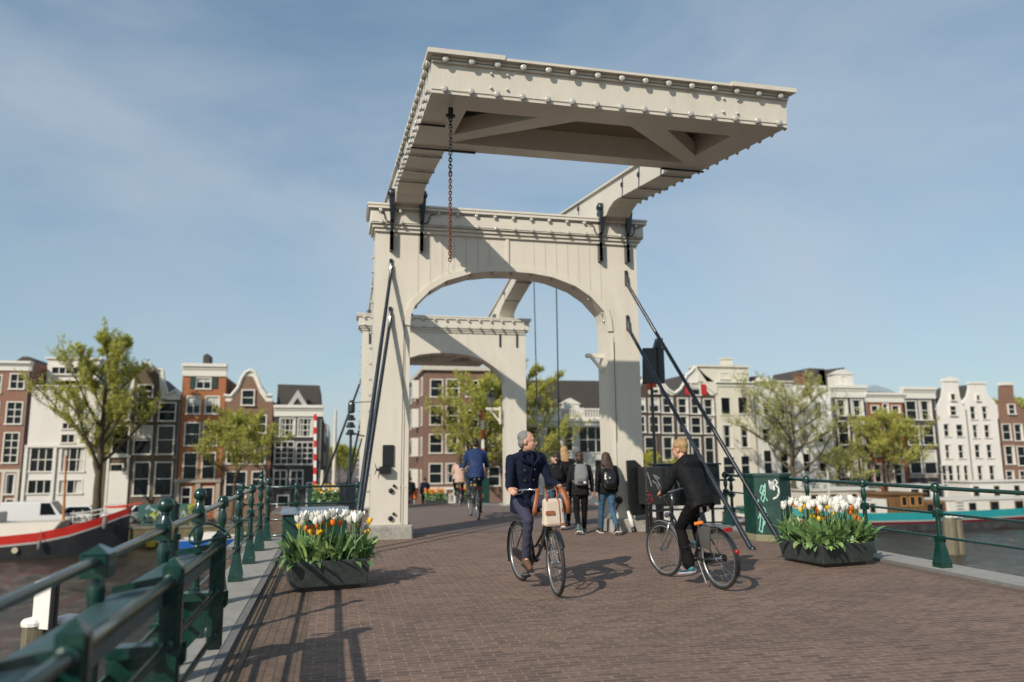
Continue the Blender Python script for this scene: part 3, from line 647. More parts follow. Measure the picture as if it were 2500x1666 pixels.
def leafblade(b, base, dirv, ln, w, droop, r):
    base = Vector(base); d = Vector(dirv).normalized(); side = d.cross(Vector((0, 0, 1))).normalized(); n_ = 6; L_, R__ = [], []; p = base.copy(); ang = droop[0]; M_ = []
    tw = r.uniform(-.5, .5)
    for i in range(n_+1):
        t = i/n_; ww = w*math.sin(math.pi*min(1, .12+t*.88))**.8*(1 if t < 1 else .0)
        sd2 = (side*math.cos(tw*t)+Vector((0, 0, 1))*math.sin(tw*t)*.6)
        L_.append(p-sd2*ww); R__.append(p+sd2*ww); M_.append(p-Vector((0, 0, .25*ww)))
        ang = droop[0]+(droop[1]-droop[0])*t; st = ln/n_; p = p+(d*math.cos(ang)+Vector((0, 0, 1))*math.sin(ang))*st
    b.strip(L_, M_); b.strip(M_, R__)
def planter(label, corners, z0, zt, htop, nfl, seed, cols, lean=(.0, 0)):
    r = random.Random(seed); cx = sum(c[0] for c in corners)/4; cy = sum(c[1] for c in corners)/4
    t = thing('tulip_planter', label, 'flower planter', (cx, cy, z0), 0, 'tulip planters on the bridge'); L = (cx, cy, z0)
    C_ = [Vector((x, y, 0)) for x, y in corners]; cc = Vector((cx, cy, 0))
    def ring(k, z): return [cc+(c-cc)*k+Vector((0, 0, z)) for c in C_]
    b = MB(); rs = [ring(.93, z0+.05), ring(1.0, zt-.05), ring(1.0, zt), ring(.93, zt), ring(.91, zt-.07)]
    vs = [v for q in rs for v in q]; fs = [(3, 2, 1, 0)]
    for i in range(4):
        for j in range(4): j2 = (j+1) % 4; fs.append((i*4+j, i*4+j2, i*4+4+j2, i*4+4+j))
    b.add(vs, fs); b.build('tub', M_pot, t, loc=L, bevel=.012)
    b = MB(); b.add(ring(.92, zt-.065), [(0, 1, 2, 3)]); b.build('soil', M_soil, t, loc=L)
    b = MB(); b.add(ring(.78, z0-.005)+ring(.78, z0+.055), [(3, 2, 1, 0), (4, 5, 6, 7), (0, 1, 5, 4), (1, 2, 6, 5), (2, 3, 7, 6), (3, 0, 4, 7)]); b.build('foot', M_black, t, loc=L)
    def rp(k=.86):
        u, v = r.uniform(-k, k), r.uniform(-k, k)
        a = C_[0]+(C_[1]-C_[0])*(u+1)/2; c = C_[3]+(C_[2]-C_[3])*(u+1)/2; return a+(c-a)*(v+1)/2
    # foliage: 100 leaf tufts would be one mass
    bl = [MB(), MB()]
    for i in range(int(nfl*4.6)):
        p = rp(.95); out = (p-cc); th = r.uniform(0, 6.28); d = Vector((math.cos(th), math.sin(th), 0))*.8+out.normalized()*(.7 if out.length > .3 else .2)
        up = r.uniform(1.1, 1.5); leafblade(bl[i % 3 == 0], (p.x, p.y, zt-.06), d, r.uniform(.30, .52)*htop/.62, r.uniform(.030, .056), (up, r.uniform(-.5, 1.25)), r)
    for i in range(34):   # leaves spilling over the rim
        e = r.randrange(4); u = r.random(); p = C_[e]+(C_[(e+1) % 4]-C_[e])*u; p = cc+(p-cc)*.93; d = (p-cc).normalized()+Vector((r.uniform(-.5, .5), r.uniform(-.5, .5), 0))
        leafblade(bl[i % 2], (p.x, p.y, zt-.05), d, r.uniform(.18, .32), r.uniform(.028, .050), (r.uniform(.5, 1.2), r.uniform(-1.9, -.6)), r)
    for k, mb in enumerate(bl): tag(mb.build('leaves', (M_leaf, M_leaf2)[k], t, loc=L, smooth='all', fixn=False), kind='stuff')
    for i in range(nfl):
        p = rp(.9); c = 'w' if i < nfl*cols[0] else ('o' if i < nfl*(cols[0]+cols[1]) else 'y')
        hh = htop*(r.uniform(.88, 1.08) if c == 'w' else r.uniform(.62, .95)); top = Vector((p.x+r.uniform(-.07, .07)+lean[0], p.y+r.uniform(-.06, .06)+lean[1], zt+hh-.09)); size = r.uniform(.075, .10) if c == 'w' else r.uniform(.05, .068)
        bs = MB(); base = Vector((p.x, p.y, zt-.06)); mid = (base+top)/2+Vector((r.uniform(-.04, .04), r.uniform(-.03, .03), 0)); bs.path([base, mid, top], [.006, .005, .0045], 5); st = bs.build('tulip', M_stem, t, loc=L, smooth='all')
        bf = MB(); petals(bf, top, (r.uniform(-.3, .3), r.uniform(-.3, .3), 1), size, r.uniform(.1, 1.0), r); bf.build('petals', {'w': M_pw, 'o': M_po, 'y': M_py}[c], st, loc=L, smooth='all', fixn=False)
    return t
planter('dark planter of white and orange tulips in front of the left portal post', [(-.47, 9.55), (.46, 9.72), (.34, 10.45), (-.58, 10.28)], .115, .47, .53, 48, 3, (.48, .32), (.02, 0))
planter('dark planter crowded with white tulips by the right railing and green cabinet', [(6.62, 9.60), (7.56, 9.72), (7.44, 10.62), (6.50, 10.50)], .115, .44, .58, 92, 5, (.72, .18))
# ================================================================ CABINETS
t = thing('low_utility_box', 'low green steel box with pale sloping lid behind the left planter', 'utility box', (-.33, 14.6, .16)); L = (-.33, 14.6, .16)
b = MB(); b.box(-.88, .24, 14.5, 14.9, .2, .70, .01); b.build('body', M_greenm, t, loc=L)
b = MB(); b.prism([(14.44, .702), (14.98, .74), (14.98, .80), (14.44, .735)], -.92, .28, 'YZ'); b.build('lid', mat('pale_blue_lid', (.17, .22, .26), .3, var=.1), t, loc=L)
b = MB(); b.box(-.78, -.62, 14.55, 14.8, .13, .2); b.box(0, .14, 14.55, 14.8, .13, .2); b.build('foot', M_black, t, loc=L)
M_tagw = mat('graffiti_white', (.62, .62, .62), .6, var=.3, scale=20); M_tagt = mat('graffiti_mint', (.30, .62, .52), .6, var=.2)
def scrawl(strokes, w, name, m, parent, L, y=None, plane='XZ', off=0.):
    """painted strokes: flat ribbons lying on a face"""
    b = MB()
    for st in strokes:
        for (a, c) in zip(st, st[1:]):
            a2 = Vector(a); c2 = Vector(c); d = (c2-a2)
            if d.length < 1e-6: continue
            d = d.normalized(); n_ = Vector((-d.y, d.x))*w/2; a2 = a2-d*w*.25; c2 = c2+d*w*.25
            q = [a2-n_, a2+n_, c2+n_, c2-n_]
            b.quad(*[(p.x, y, p.y) if plane == 'XZ' else (y, p.x, p.y) for p in q])
    return b.build(name, m, parent, loc=L, fixn=False)
t = thing('utility_cabinet', 'tall green street cabinet with mint and white graffiti behind a brace rod', 'utility cabinet', (7.75, 12.95, .15), 0); L = (7.75, 12.95, .15)
cab = [(7.50, 12.80), (7.84, 12.50), (8.20, 12.72), (8.20, 13.2), (7.50, 13.2)]
b = MB(); b.prism(cab, .26, 1.29, 'XY'); b.build('body', M_greenm, t, loc=L, bevel=.008)
cc = (7.85, 12.9); b = MB(); b.prism([(cc[0]+(x-cc[0])*1.06, cc[1]+(y-cc[1])*1.06) for x, y in cab], 1.29, 1.345, 'XY'); b.build('lid', M_greenm, t, loc=L, bevel=.006)
b = MB(); b.prism([(cc[0]+(x-cc[0])*1.03, cc[1]+(y-cc[1])*1.03) for x, y in cab], .12, .262, 'XY'); b.build('plinth', mat('mossy_plinth', (.22, .21, .13), .9, dirt=(.10, .12, .02)), t, loc=L)
# graffiti on the front left face (local frame along the face)
def face_scrawl(strokes, w, m, p0, p1, name, par, L):
    p0 = Vector((*p0, 0)); p1 = Vector((*p1, 0)); u = (p1-p0); ln = u.length; u.normalize(); nn = Vector((u.y, -u.x, 0)); b = MB()
    for st in strokes:
        for a, c in zip(st, st[1:]):
            a2 = Vector(a); c2 = Vector(c); d = c2-a2
            if d.length < 1e-6: continue
            d.normalize(); q = Vector((-d.y, d.x))*w/2; a2 = a2-d*w*.3; c2 = c2+d*w*.3
            b.quad(*[p0+u*(s_.x*ln)+Vector((0, 0, s_.y))+nn*.004 for s_ in (a2-Vector((q.x/ln, q.y)), a2+Vector((q.x/ln, q.y)), c2+Vector((q.x/ln, q.y)), c2-Vector((q.x/ln, q.y)))])
    return b.build(name, m, par, loc=L, fixn=False)
P0, P1 = cab[0], cab[1]
face_scrawl([[(.30, 1.14), (.22, 1.03), (.28, .98), (.38, 1.03), (.36, 1.12), (.30, 1.14)], [(.30, 1.0), (.44, 1.17), (.42, .98), (.34, .84), (.24, .90), (.34, .99), (.50, .86)], [(.14, .88), (.12, .78), (.20, .60), (.14, .40), (.10, .34), (.22, .30), (.30, .52), (.20, .66), (.10, .55)], [(.26, .70), (.38, .56), (.44, .48)], [(.42, .66), (.34, .50), (.30, .42), (.46, .60)], [(.32, .75), (.40, .70), (.36, .64)]], .016, M_tagt, P0, P1, 'mint_graffiti', t, L)
face_scrawl([[(.60, 1.22), (.64, 1.08), (.68, 1.20), (.71, 1.07), (.76, 1.22), (.78, 1.06)], [(.82, 1.24), (.92, 1.20), (.84, 1.14), (.94, 1.10), (.95, 1.0), (.86, .93), (.72, .90)], [(.62, 1.14), (.80, 1.16)]], .028, M_tagw, P0, P1, 'white_graffiti', t, L)
face_scrawl([[(.2, .95), (.28, .90), (.22, .86)], [(.45, .93), (.5, .85), (.56, .92), (.6, .84)], [(.7, .9), (.72, .8), (.8, .88)], [(.8, 1.2), (.84, 1.14)]], .008, M_tagt, cab[1], cab[2], 'faint_graffiti', t, L)
# barrier mechanism (black) beside the right post
t = thing('barrier_pivot', 'black barrier pivot plate and grey housing on posts beside the right portal post', 'barrier machine', (6.2, 14.6, .17)); L = (6.2, 14.6, .17)
b = MB(); b.prism([(5.80, 1.60), (5.98, 1.61), (6.16, 1.44), (6.32, 1.06), (6.15, .52), (5.88, .50), (5.84, .60)], 14.72, 14.80, 'XZ'); b.build('pivot_plate', M_black, t, loc=L, bevel=.01)
b = MB(); b.box(5.99, 6.62, 14.25, 14.66, .74, 1.47, .02); b.build('housing', mat('grey_black_housing', (.022, .023, .022), .5, var=.2), t, loc=L, bevel=.01)
for x, y in ((6.08, 14.45), (6.19, 14.52), (6.30, 14.4), (6.42, 14.5)): b = MB(); b.tube((x, y, .12), (x, y, .75), .036, n=12); b.build('leg', M_black, t, loc=L, smooth=True)
scrawl([[(6.03, 1.36), (6.08, 1.22), (6.11, 1.1)], [(6.16, 1.32), (6.24, 1.2), (6.3, 1.08)], [(6.2, 1.3), (6.28, 1.24)], [(6.14, 1.2), (6.22, 1.14), (6.26, 1.04)]], .022, 'pale_graffiti', mat('graffiti_pale', (.2, .23, .22), .7), t, L, 14.245)
scrawl([[(6.02, 1.0), (6.06, .84), (6.05, .76)], [(6.05, .98), (6.1, .9), (6.11, .78)], [(6.03, .86), (6.1, .80)]], .03, 'red_graffiti', mat('graffiti_red', (.30, .02, .025), .7), t, L, 14.245)
b = MB(); b.lathe((5.70, PY-.001, .80), [(.07, 0), (.08, -.03), (.05, -.06)], 12, 'Y'); b.beam((5.70, 14.93, .8), (5.6, 14.9, .62), .03, .02); b.build('hand_crank', M_black, t, loc=L)
b = MB(); b.path([(5.86, 14.9, .58), (5.90, 14.85, .40), (5.93, 14.83, .25)], [.035, .045, .04], 8); b.build('white_hose', M_white2, t, loc=L, smooth='all')
b = MB(); b.path([(5.93, 14.83, .27), (5.95, 14.82, .12)], [.045, .05], 8); b.build('hose_foot', M_black, t, loc=L, smooth='all')
t = thing('machine_box', 'large black machine box with white scrawled graffiti on dark legs behind the woman cyclist', 'machine box', (7.3, 15.3, .17)); L = (7.3, 15.3, .17)
b = MB(); b.box(6.66, 7.98, 14.95, 15.5, .66, 1.49, .02); b.build('body', M_black, t, loc=L, bevel=.01)
b = MB(); b.box(6.62, 8.0, 14.9, 15.55, 1.492, 1.53, .01); b.build('lid', mat('blue_black_lid', (.02, .03, .045), .3), t, loc=L)
for x in (6.74, 6.95, 7.5, 7.9): b = MB(); b.tube((x, 15.2, .09), (x, 15.2, .67), .035); b.build('leg', M_black, t, loc=L)
scrawl([[(6.86, 1.36), (6.94, 1.26), (6.90, 1.12), (6.88, 1.02)], [(6.90, 1.34), (6.98, 1.38), (6.96, 1.28), (6.90, 1.24), (7.0, 1.14), (7.03, 1.04)], [(7.06, 1.22), (7.0, 1.2), (7.07, 1.14), (7.0, 1.08)], [(7.1, 1.1), (7.14, 1.3), (7.2, 1.14)], [(7.24, 1.14), (7.27, 1.3), (7.32, 1.2), (7.36, 1.3), (7.4, 1.16)], [(6.89, .96), (6.91, .92), (6.88, .91), (6.89, .96)]], .014, 'white_graffiti', M_tagw, t, L, 14.944)
# black plate and tray on the left post
t = thing('control_plate', 'black control plate with a small tray screwed to the left portal post', 'control panel', (1.0, 14.97, 1.4)); L = (1.0, 14.97, 1.4)
b = MB(); b.box(.90, 1.115, 14.965, 14.985, 1.53, 1.94); b.build('plate', M_black, t, loc=L, bevel=.004)
b = MB(); b.box(.85, 1.06, 14.86, 14.985, 1.39, 1.53, .008); b.lathe((.80, 14.93, 1.47), [(.02, -.02), (.03, .05)], 8, 'X'); b.build('tray', M_black, t, loc=L)
b = MB()
for a, c in (((.79, 14.93, 1.47), (.755, 14.92, 1.60)), ((.79, 14.93, 1.47), (.745, 14.92, 1.36))): b.path([a, ((a[0]+c[0])/2-.0, a[1], (a[2]+c[2])/2), c], [.012, .008, .003], 6)
b.build('wing_nut', M_black, t, loc=L)
# lantern bracket on the near right post (points into the opening)
def bracket_arm(x, y, z, s_, label, lamp):
    t = thing('lantern_bracket', label, 'lamp bracket', (x, y, z)); L = (x, y, z)
    b = MB(); b.beam((x, y, z), (x+s_*.46, y, z+.0), .07, .09); b.beam((x, y, z-.46), (x+s_*.36, y, z-.03), .05, .06); b.box(min(x, x+s_*.02)-.02, max(x, x+s_*.02)+.02, y-.05, y+.05, z-.52, z+.08); b.ball((x+s_*.46, y, z), .05, 8)
    b.build('arm', M_white, t, loc=L)
    if lamp:
        c = (x+s_*.34, y, z+.05); b = MB(); b.lathe(c, [(.03, 0), (.02, .05), (.07, .09), (.12, .34), (.13, .35)], 6); b.build('lantern_glass', mat('lantern_glass', (.10, .11, .11), .1, spec=1), t, loc=L)
        b = MB(); b.lathe(c, [(.15, .35), (.14, .38), (.06, .46), (.05, .50), (.02, .55), (.005, .62)], 8); b.build('lantern_cap', M_black, t, loc=L)
bracket_arm(5.67, 15.34, 3.82, -1, 'empty cream wooden bracket on the near right portal post', False)
bracket_arm(5.53, 25.7, 3.36, -1, 'black lantern on a cream bracket at the far right portal post', True)
# traffic signal housing beside right post (seen from behind)
t = thing('traffic_signal', 'black traffic signal with backing board on a thin pole right of the near portal', 'traffic light', (7.2, 16.5, .1)); L = (7.2, 16.5, .1)
b = MB(); b.tube((7.2, 16.5, .1), (7.17, 16.5, 3.4), .035); b.build('pole', M_black, t, loc=L)
b = MB(); b.hexa([(6.92, 16.4, 3.34), (7.32, 16.35, 3.34), (7.32, 16.42, 3.34), (6.92, 16.47, 3.34), (6.95, 16.4, 4.19), (7.30, 16.35, 4.19), (7.30, 16.42, 4.19), (6.95, 16.47, 4.19)]); b.build('backing_board', M_black, t, loc=L, bevel=.02)
b = MB(); b.box(7.26, 7.44, 16.3, 16.6, 3.36, 4.20, .03); b.hexa([(7.22, 16.35, 4.19), (7.40, 16.35, 4.19), (7.40, 16.5, 4.19), (7.22, 16.5, 4.19), (7.30, 16.35, 4.42), (7.44, 16.35, 4.42), (7.44, 16.5, 4.42), (7.30, 16.5, 4.42)]); b.build('lamp_box', M_black, t, loc=L)
b = MB(); b.box(6.97, 7.06, 16.3, 16.34, 3.20, 3.345); b.box(7.1, 7.2, 16.3, 16.34, 3.26, 3.345); b.build('red_flag_plate', mat('signal_orange', (.65, .07, .02), .5), t, loc=L)
# ship signal post left of portal (dark)
t = thing('ship_signal', 'dark blue ship signal post with stacked lamps left of the portals', 'signal post', (.42, 21.4, -.3)); L = (.42, 21.4, -.3)
b = MB(); b.path([(.42, 21.4, -3.5), (.42, 21.4, 2.35)], [.11, .035], 10); b.beam((.36, 21.4, .8), (.72, 21.4, 2.25), .04, .04); b.build('pole', M_iron, t, loc=L, smooth=True)
for z in (2.42, 2.62, 2.82): b = MB(); b.lathe((.41, 21.4, z), [(.05, -.09), (.13, -.08), (.13, -.02), (.09, .0), (.09, .05), (.05, .07)], 12); b.build('lamp', M_iron, t, loc=L, smooth=True)
b = MB(); b.lathe((.42, 21.4, 3.05), [(.05, -.12), (.10, -.08), (.10, .12), (.09, .16), (.05, .24)], 10); b.tube((.42, 21.4, 3.22), (.95, 21.4, 3.26), .012); b.tube((.42, 21.4, 2.4), (.8, 21.4, 2.3), .02); b.build('top_lamp', M_iron, t, loc=L)
b = MB(); b.box(.28, .66, 21.2, 21.6, .30, .98, .02); b.build('box', M_iron, t, loc=L)
# beige posts by the far side
for x, y, h, r_, lab in ((.0, 30, 3.95, .085, 'tall plain beige post left of the portals, far end of the bridge'), (-.43, 30, 1.7, .10, 'short thick beige post beside the striped barrier boom')):
    b = MB(); b.lathe((x, y, -.4), [(r_, 0), (r_*.9, h*.5), (r_*.55, h)], 12); o = b.build('beige_post', mat('beige_paint', (.55, .50, .42), .6), None, smooth=True, loc=(x, y, -.4)); tag(o, lab, 'post')
# raised striped booms
M_red = mat('red_stripe', (.60, .02, .012), .5, var=.1); M_or = mat('orange_stripe', (.75, .12, .02), .5)
def boom(x, y, z0, z1, lean, mr_, label, n_):
    t = thing('barrier_boom', label, 'barrier', (x, y, zd(y)), 0, 'raised striped barrier booms'); L = (x, y, zd(y))
    for k in range(n_):
        a, c = k/n_, (k+1)/n_; b = MB(); p0 = (x+lean*a, y, z0+(z1-z0)*a); p1 = (x+lean*c, y, z0+(z1-z0)*c); b.beam(p0, p1, .10, .06, up=(0, 1, 0)); b.build('red_band' if k % 2 == 0 else 'white_band', mr_ if k % 2 == 0 else M_white2, t, loc=L)
    b = MB(); b.box(x-.22, x+.22, y-.2, y+.2, zd(y)-.05, z0-.03, .02); b.ball((x, y, z0), .09, 8); b.build('machine_housing', M_greenm, t, loc=L)
boom(-.66, 28.5, .70, 3.32, -.06, M_red, 'red and white barrier boom standing raised in front of the black gabled corner house', 11)
boom(5.45, 28.5, 1.0, 3.46, .0, M_or, 'orange and white barrier boom raised, seen through the far arch', 7)
# ================================================================ BICYCLES
M_frameblk = mat('bike_frame_black', (.012, .015, .014), .3, coat=.5); M_framegrey = mat('bike_frame_dark', (.02, .022, .026), .35, coat=.4)
M_leather = mat('brown_leather', (.30, .10, .035), .5, var=.25, scale=12); M_redl = mat('red_reflector', (.30, .008, .008), .2, coat=.5); M_orange = mat('orange_strap', (.85, .20, .02), .5)
def wheel(par, x, y0, steer=None, rimmat=None):
    b = MB(); Rr = .348; N_ = 40
    def ringpath(rad, r, n=8): 
        b.path([(rad*math.cos(2*math.pi*i/N_), 0, rad*math.sin(2*math.pi*i/N_)) for i in range(N_)], r, n, closed=True)
    ringpath(.306, .013); w = b.build('wheel', rimmat or M_alu, par, smooth='all'); w.location = (x, y0, .352)
    b = MB(); ringpath(.330, .020, 10); b.build('tyre', M_rubber, w, smooth='all')
    b = MB(); b.lathe((0, 0, 0), [(.012, -.055), (.024, -.035), (.018, -.02), (.018, .02), (.024, .035), (.012, .055)], 10, 'Y')
    for i in range(32):
        a = 2*math.pi*i/32; s_ = .03 if i % 2 else -.03; a2 = a+(.5 if (i//2) % 2 else -.5); b.path([(.022*math.cos(a2), s_, .022*math.sin(a2)), (.30*math.cos(a), 0, .30*math.sin(a))], .0014, 3, cap=False)
    b.build('spokes', M_chrome, w); return w
def bicycle(label, loc, rz, roll=0., steer=0., basket=False, grey=False, lod=False, crank=-1.5, bell=False, group='bicycles ridden over the bridge'):
    t = thing('bicycle', label, 'bicycle', loc, rz, group); t.rotation_euler = (roll, 0, rz); FM = M_framegrey if grey else M_frameblk
    hx, hz = .335, .93; cs, sn = math.cos(steer), math.sin(steer)
    def st(x, y, z):   # steered parts turn about the head tube
        dx = x-.40; return (.40+dx*cs-y*sn, dx*sn+y*cs, z)
    wheel(t, -.53, 0); fx = st(.60, 0, 0); w = wheel(t, fx[0], fx[1]); w.rotation_euler = (0, 0, steer)
    b = MB(); BBx, BBz = -.07, .30
    b.path([(.345, 0, .90), (.385, 0, .72)], .021, 10); b.path([(.375, 0, .74), (.22, 0, .52), (.05, 0, .37), (BBx, 0, BBz)], .018, 8); b.path([(.36, 0, .83), (.2, 0, .62), (.0, 0, .47), (-.13, 0, .44)], .015, 8)
    b.path([(BBx, 0, BBz), (-.235, 0, .82)], .017, 8)
    for s_ in (-1, 1): b.path([(BBx, s_*.03, BBz), (-.53, s_*.06, .352)], .010, 6); b.path([(-.22, s_*.015, .76), (-.53, s_*.06, .352)], .008, 6)
    b.lathe((BBx, 0, BBz), [(.028, -.04), (.028, .04)], 10, 'Y'); b.path([(-.235, 0, .82), (-.265, 0, .95)], .013, 8); b.build('frame', FM, t, smooth='all')
    b = MB(); fm = M_chrome if grey else FM
    for s_ in (-1, 1): b.path([st(.395, s_*.045, .69), st(.43, s_*.05, .60), st(.50, s_*.052, .48), st(.60, s_*.055, .352)], [.014, .015, .012, .009], 7)
    b.path([st(.395, -.05, .70), st(.395, .05, .70)], .016, 7); b.build('fork', M_alu if grey else FM, t, smooth='all')
    b = MB(); b.path([(.345, 0, .89), (.32, 0, 1.0), (.34, 0, 1.08)], .013, 8)
    hb = [(.10, .30, 1.10), (.18, .29, 1.115), (.26, .25, 1.13), (.335, .15, 1.13), (.36, 0, 1.10), (.335, -.15, 1.13), (.26, -.25, 1.13), (.18, -.29, 1.115), (.10, -.30, 1.10)]
    def hs(p): return (.34+(p[0]-.34)*cs-p[1]*sn, (p[0]-.34)*sn+p[1]*cs, p[2])
    b.path([hs(p) for p in hb], .011, 8); b.build('handlebar', M_chrome, t, smooth='all')
    for s_ in (1, -1): b = MB(); b.path([hs((.085, s_*.302, 1.098)), hs((.19, s_*.288, 1.118))], .017, 8); b.build('grip', M_alu if grey else M_black, t, smooth='all')
    if not lod:
        b = MB()
        for s_ in (1, -1): b.path([hs((.27, s_*.24, 1.12)), hs((.22, s_*.255, 1.085)), hs((.15, s_*.29, 1.075))], .006, 5)
        b.path([hs((.27, .22, 1.12)), (.33, .1, 1.0), (.38, .02, .9), (.40, .03, .75)], .004, 5); b.build('brake_lever', M_chrome, t, smooth='all')
    b = MB(); b.path([(-.42, 0, 1.0), (-.36, 0, .995), (-.27, 0, .985), (-.15, 0, .985)], [.06, .085, .06, .022], 12); o = b.build('saddle', M_black, t, smooth='all'); o.scale = (1, 1, .45); o.location = (0, 0, .54)
    b = MB(); 
    for s_ in (-1, 1): b.lathe((-.35, s_*.05, .925), [(.022, -.035), (.022, .03)], 8)
    b.build('saddle_spring', M_chrome, t)
    ca, sa = math.cos(crank), math.sin(crank); b = MB(); cr = .165; b.lathe((BBx, -.055, BBz), [(.085, -.004), (.085, .004)], 18, 'Y')
    b.beam((BBx, -.08, BBz), (BBx+ca*cr, -.085, BBz+sa*cr), .012, .022, up=(0, 1, 0)); b.beam((BBx, .08, BBz), (BBx-ca*cr, .085, BBz-sa*cr), .012, .022, up=(0, 1, 0)); b.lathe((BBx, 0, BBz), [(.010, -.09), (.010, .09)], 6, 'Y'); b.build('crank', M_alu, t)
    PED = {}
    for s_, k in ((-1, 1), (1, -1)):
        px, pz = BBx+k*ca*cr, BBz+k*sa*cr; b = MB(); b.box(px-.045, px+.045, min(s_*.09, s_*.18), max(s_*.09, s_*.18), pz-.012, pz+.012, .005); b.build('pedal', M_black, t); PED[s_] = (px, s_*.13, pz)
    b = MB(); poly = [(-.60, .36), (-.58, .40), (-.2, .385), (-.05, .41), (.03, .36), (.04, .28), (-.02, .21), (-.12, .22), (-.5, .30), (-.58, .31)]; b.prism(poly, -.075, -.058, 'XZ'); b.build('chain_guard', M_black, t)
    def guard(cx, a0, a1, stf, m, name):
        b = MB(); A = []; B = []; C2 = []
        for i in range(15):
            a = R_(a0+(a1-a0)*i/14); 
            for Lq, rr, yy in ((A, .366, -.03), (C2, .378, 0), (B, .366, .03)): Lq.append(stf(cx+rr*math.cos(a), yy, .352+rr*math.sin(a)))
        b.strip(A, C2); b.strip(C2, B); b.build(name, m, t, smooth='all', fixn=False)
    guard(-.53, 15, 205, lambda *p: p, M_black, 'mudguard'); guard(.60, 30 if not grey else 60, 165, st, M_black if not grey else M_alu, 'mudguard')
    b = MB()
    for s_ in (-1, 1): b.path([(-.30, s_*.05, .745), (-.75, s_*.065, .745)], .006, 6); b.path([(-.53, s_*.065, .36), (-.66, s_*.065, .742)], .005, 6)
    for x in (-.32, -.45, -.6, -.75): b.path([(x, -.065, .745), (x, .065, .745)], .005, 5)
    b.build('rack', M_alu if grey else M_black, t)
    b = MB(); b.box(-.79, -.755, -.055, .055, .69, .735, .01); b.build('tail_light', M_redl, t)
    b = MB(); b.lathe((-.875, 0, .47), [(.02, -.04), (.028, -.03), (.028, .0)], 10, 'X'); b.build('reflector', M_redl, t)
    b = MB(); c = st(.45, 0, .80); b.path([st(.40, 0, .76), c], .008, 6); b.lathe(c, [(.02, -.05), (.034, -.02), (.036, .03)], 14, 'X'); b.build('headlight', M_chrome, t, smooth=True)
    b = MB(); b.path([(-.20, .06, .30), (-.38, .10, .06)], .007, 6); b.build('kickstand', M_alu, t)
    if bell: b = MB(); b.lathe(hs((.24, .26, 1.14)), [(.03, 0), (.03, .02), (.015, .035)], 12); b.build('bell', M_black, t)
    if basket:
        b = MB(); x0, x1, z0, z1 = .40, .70, .86, 1.10
        def bp_(u, v, w): k = .82+.18*w; return st(.55+(u-.5)*(x1-x0)*k, (v-.5)*.40*k, z0+(z1-z0)*w)
        for w_ in (0, .25, .5, .75, 1): b.path([bp_(0, 0, w_), bp_(1, 0, w_), bp_(1, 1, w_), bp_(0, 1, w_)], .0032 if w_ < 1 else .006, 4, closed=True)
        for i in range(13): 
            f = i/12; b.path([bp_(0, f, 1), bp_(0, f, 0), bp_(1, f, 0), bp_(1, f, 1)], .0022, 4); 
            if i < 11: f = i/10; b.path([bp_(f, 0, 1), bp_(f, 0, 0), bp_(f, 1, 0), bp_(f, 1, 1)], .0022, 4)
        b.build('basket', M_black, t)
    return t, PED, hs
# ================================================================ PEOPLE
M_navy = mat('navy_wool', (.007, .011, .028), .9, spec=.2, var=.2, scale=5, bump=.4, bscale=80); M_jacket = mat('black_softshell', (.006, .0065, .008), .8, spec=.25, var=.25, scale=4, bump=.3, bscale=12)
M_trn = mat('navy_corduroy', (.035, .035, .065), .85, var=.2, scale=8, bump=.4, bscale=40); M_trb = mat('black_trousers', (.005, .005, .0055), .85, spec=.2, var=.25, scale=5, bump=.3, bscale=14)
M_jean = mat('blue_denim', (.035, .085, .15), .85, var=.35, scale=7, bump=.3, bscale=30, dirt=(.10, .19, .29), dirt_amt=.35, dscale=5)
M_blue = mat('blue_jacket', (.006, .026, .10), .8, var=.15); M_pink = mat('pale_pink_jacket', (.50, .33, .27), .8, var=.1)
M_hgrey = mat('grey_hair', (.20, .19, .18), .6, var=.4, scale=12, stretch=(1, 1, 4), bump=.5); M_hblond = mat('blonde_hair', (.36, .22, .095), .55, var=.4, scale=14, bump=.6, bscale=50); M_hbrown = mat('brown_hair', (.045, .022, .013), .5, var=.4, scale=14, bump=.6, bscale=50); M_hblack = mat('dark_hair', (.018, .012, .01), .5, var=.4, bump=.5)
M_suede = mat('brown_suede', (.12, .06, .03), .9, var=.2); M_eye = mat('eye_dark', (.02, .015, .01), .2); M_bpg = mat('grey_backpack', (.17, .17, .18), .8, var=.12, scale=5, bump=.3); M_mint = mat('teal_shoe', (.03, .16, .17), .6, var=.5, scale=30); M_lav = mat('lavender_sole', (.42, .40, .52), .6)
M_fleece = mat('charcoal_fleece', (.014, .0135, .014), .95, spec=.2, var=.3, scale=9, bump=.5)
V = Vector
def cap(b, a, c, r0, r1, n=12): b.path([a, c], [r0, r1], n); b.ball(a, r0, n); b.ball(c, r1, n)
def chainc(b, pts, rs):
    for i in range(len(pts)-1): cap(b, pts[i], pts[i+1], rs[i], rs[i+1])
def loft(b, secs, n=18):
    vs = []
    for c, lat, frt, rx, ry in secs:
        c, lat, frt = V(c), V(lat).normalized(), V(frt).normalized()
        for j in range(n):
            t = 2*math.pi*j/n; ct, s_ = math.cos(t), math.sin(t); vs.append(c+lat*rx*abs(ct)**.85*(1 if ct > 0 else -1)+frt*ry*abs(s_)**.85*(1 if s_ > 0 else -1))
    fs = []; k = len(secs)
    for i in range(k-1):
        for j in range(n): j2 = (j+1) % n; fs.append((i*n+j, i*n+j2, (i+1)*n+j2, (i+1)*n+j))
    fs += [tuple(reversed(range(n))), tuple((k-1)*n+j for j in range(n))]; b.add(vs, fs)
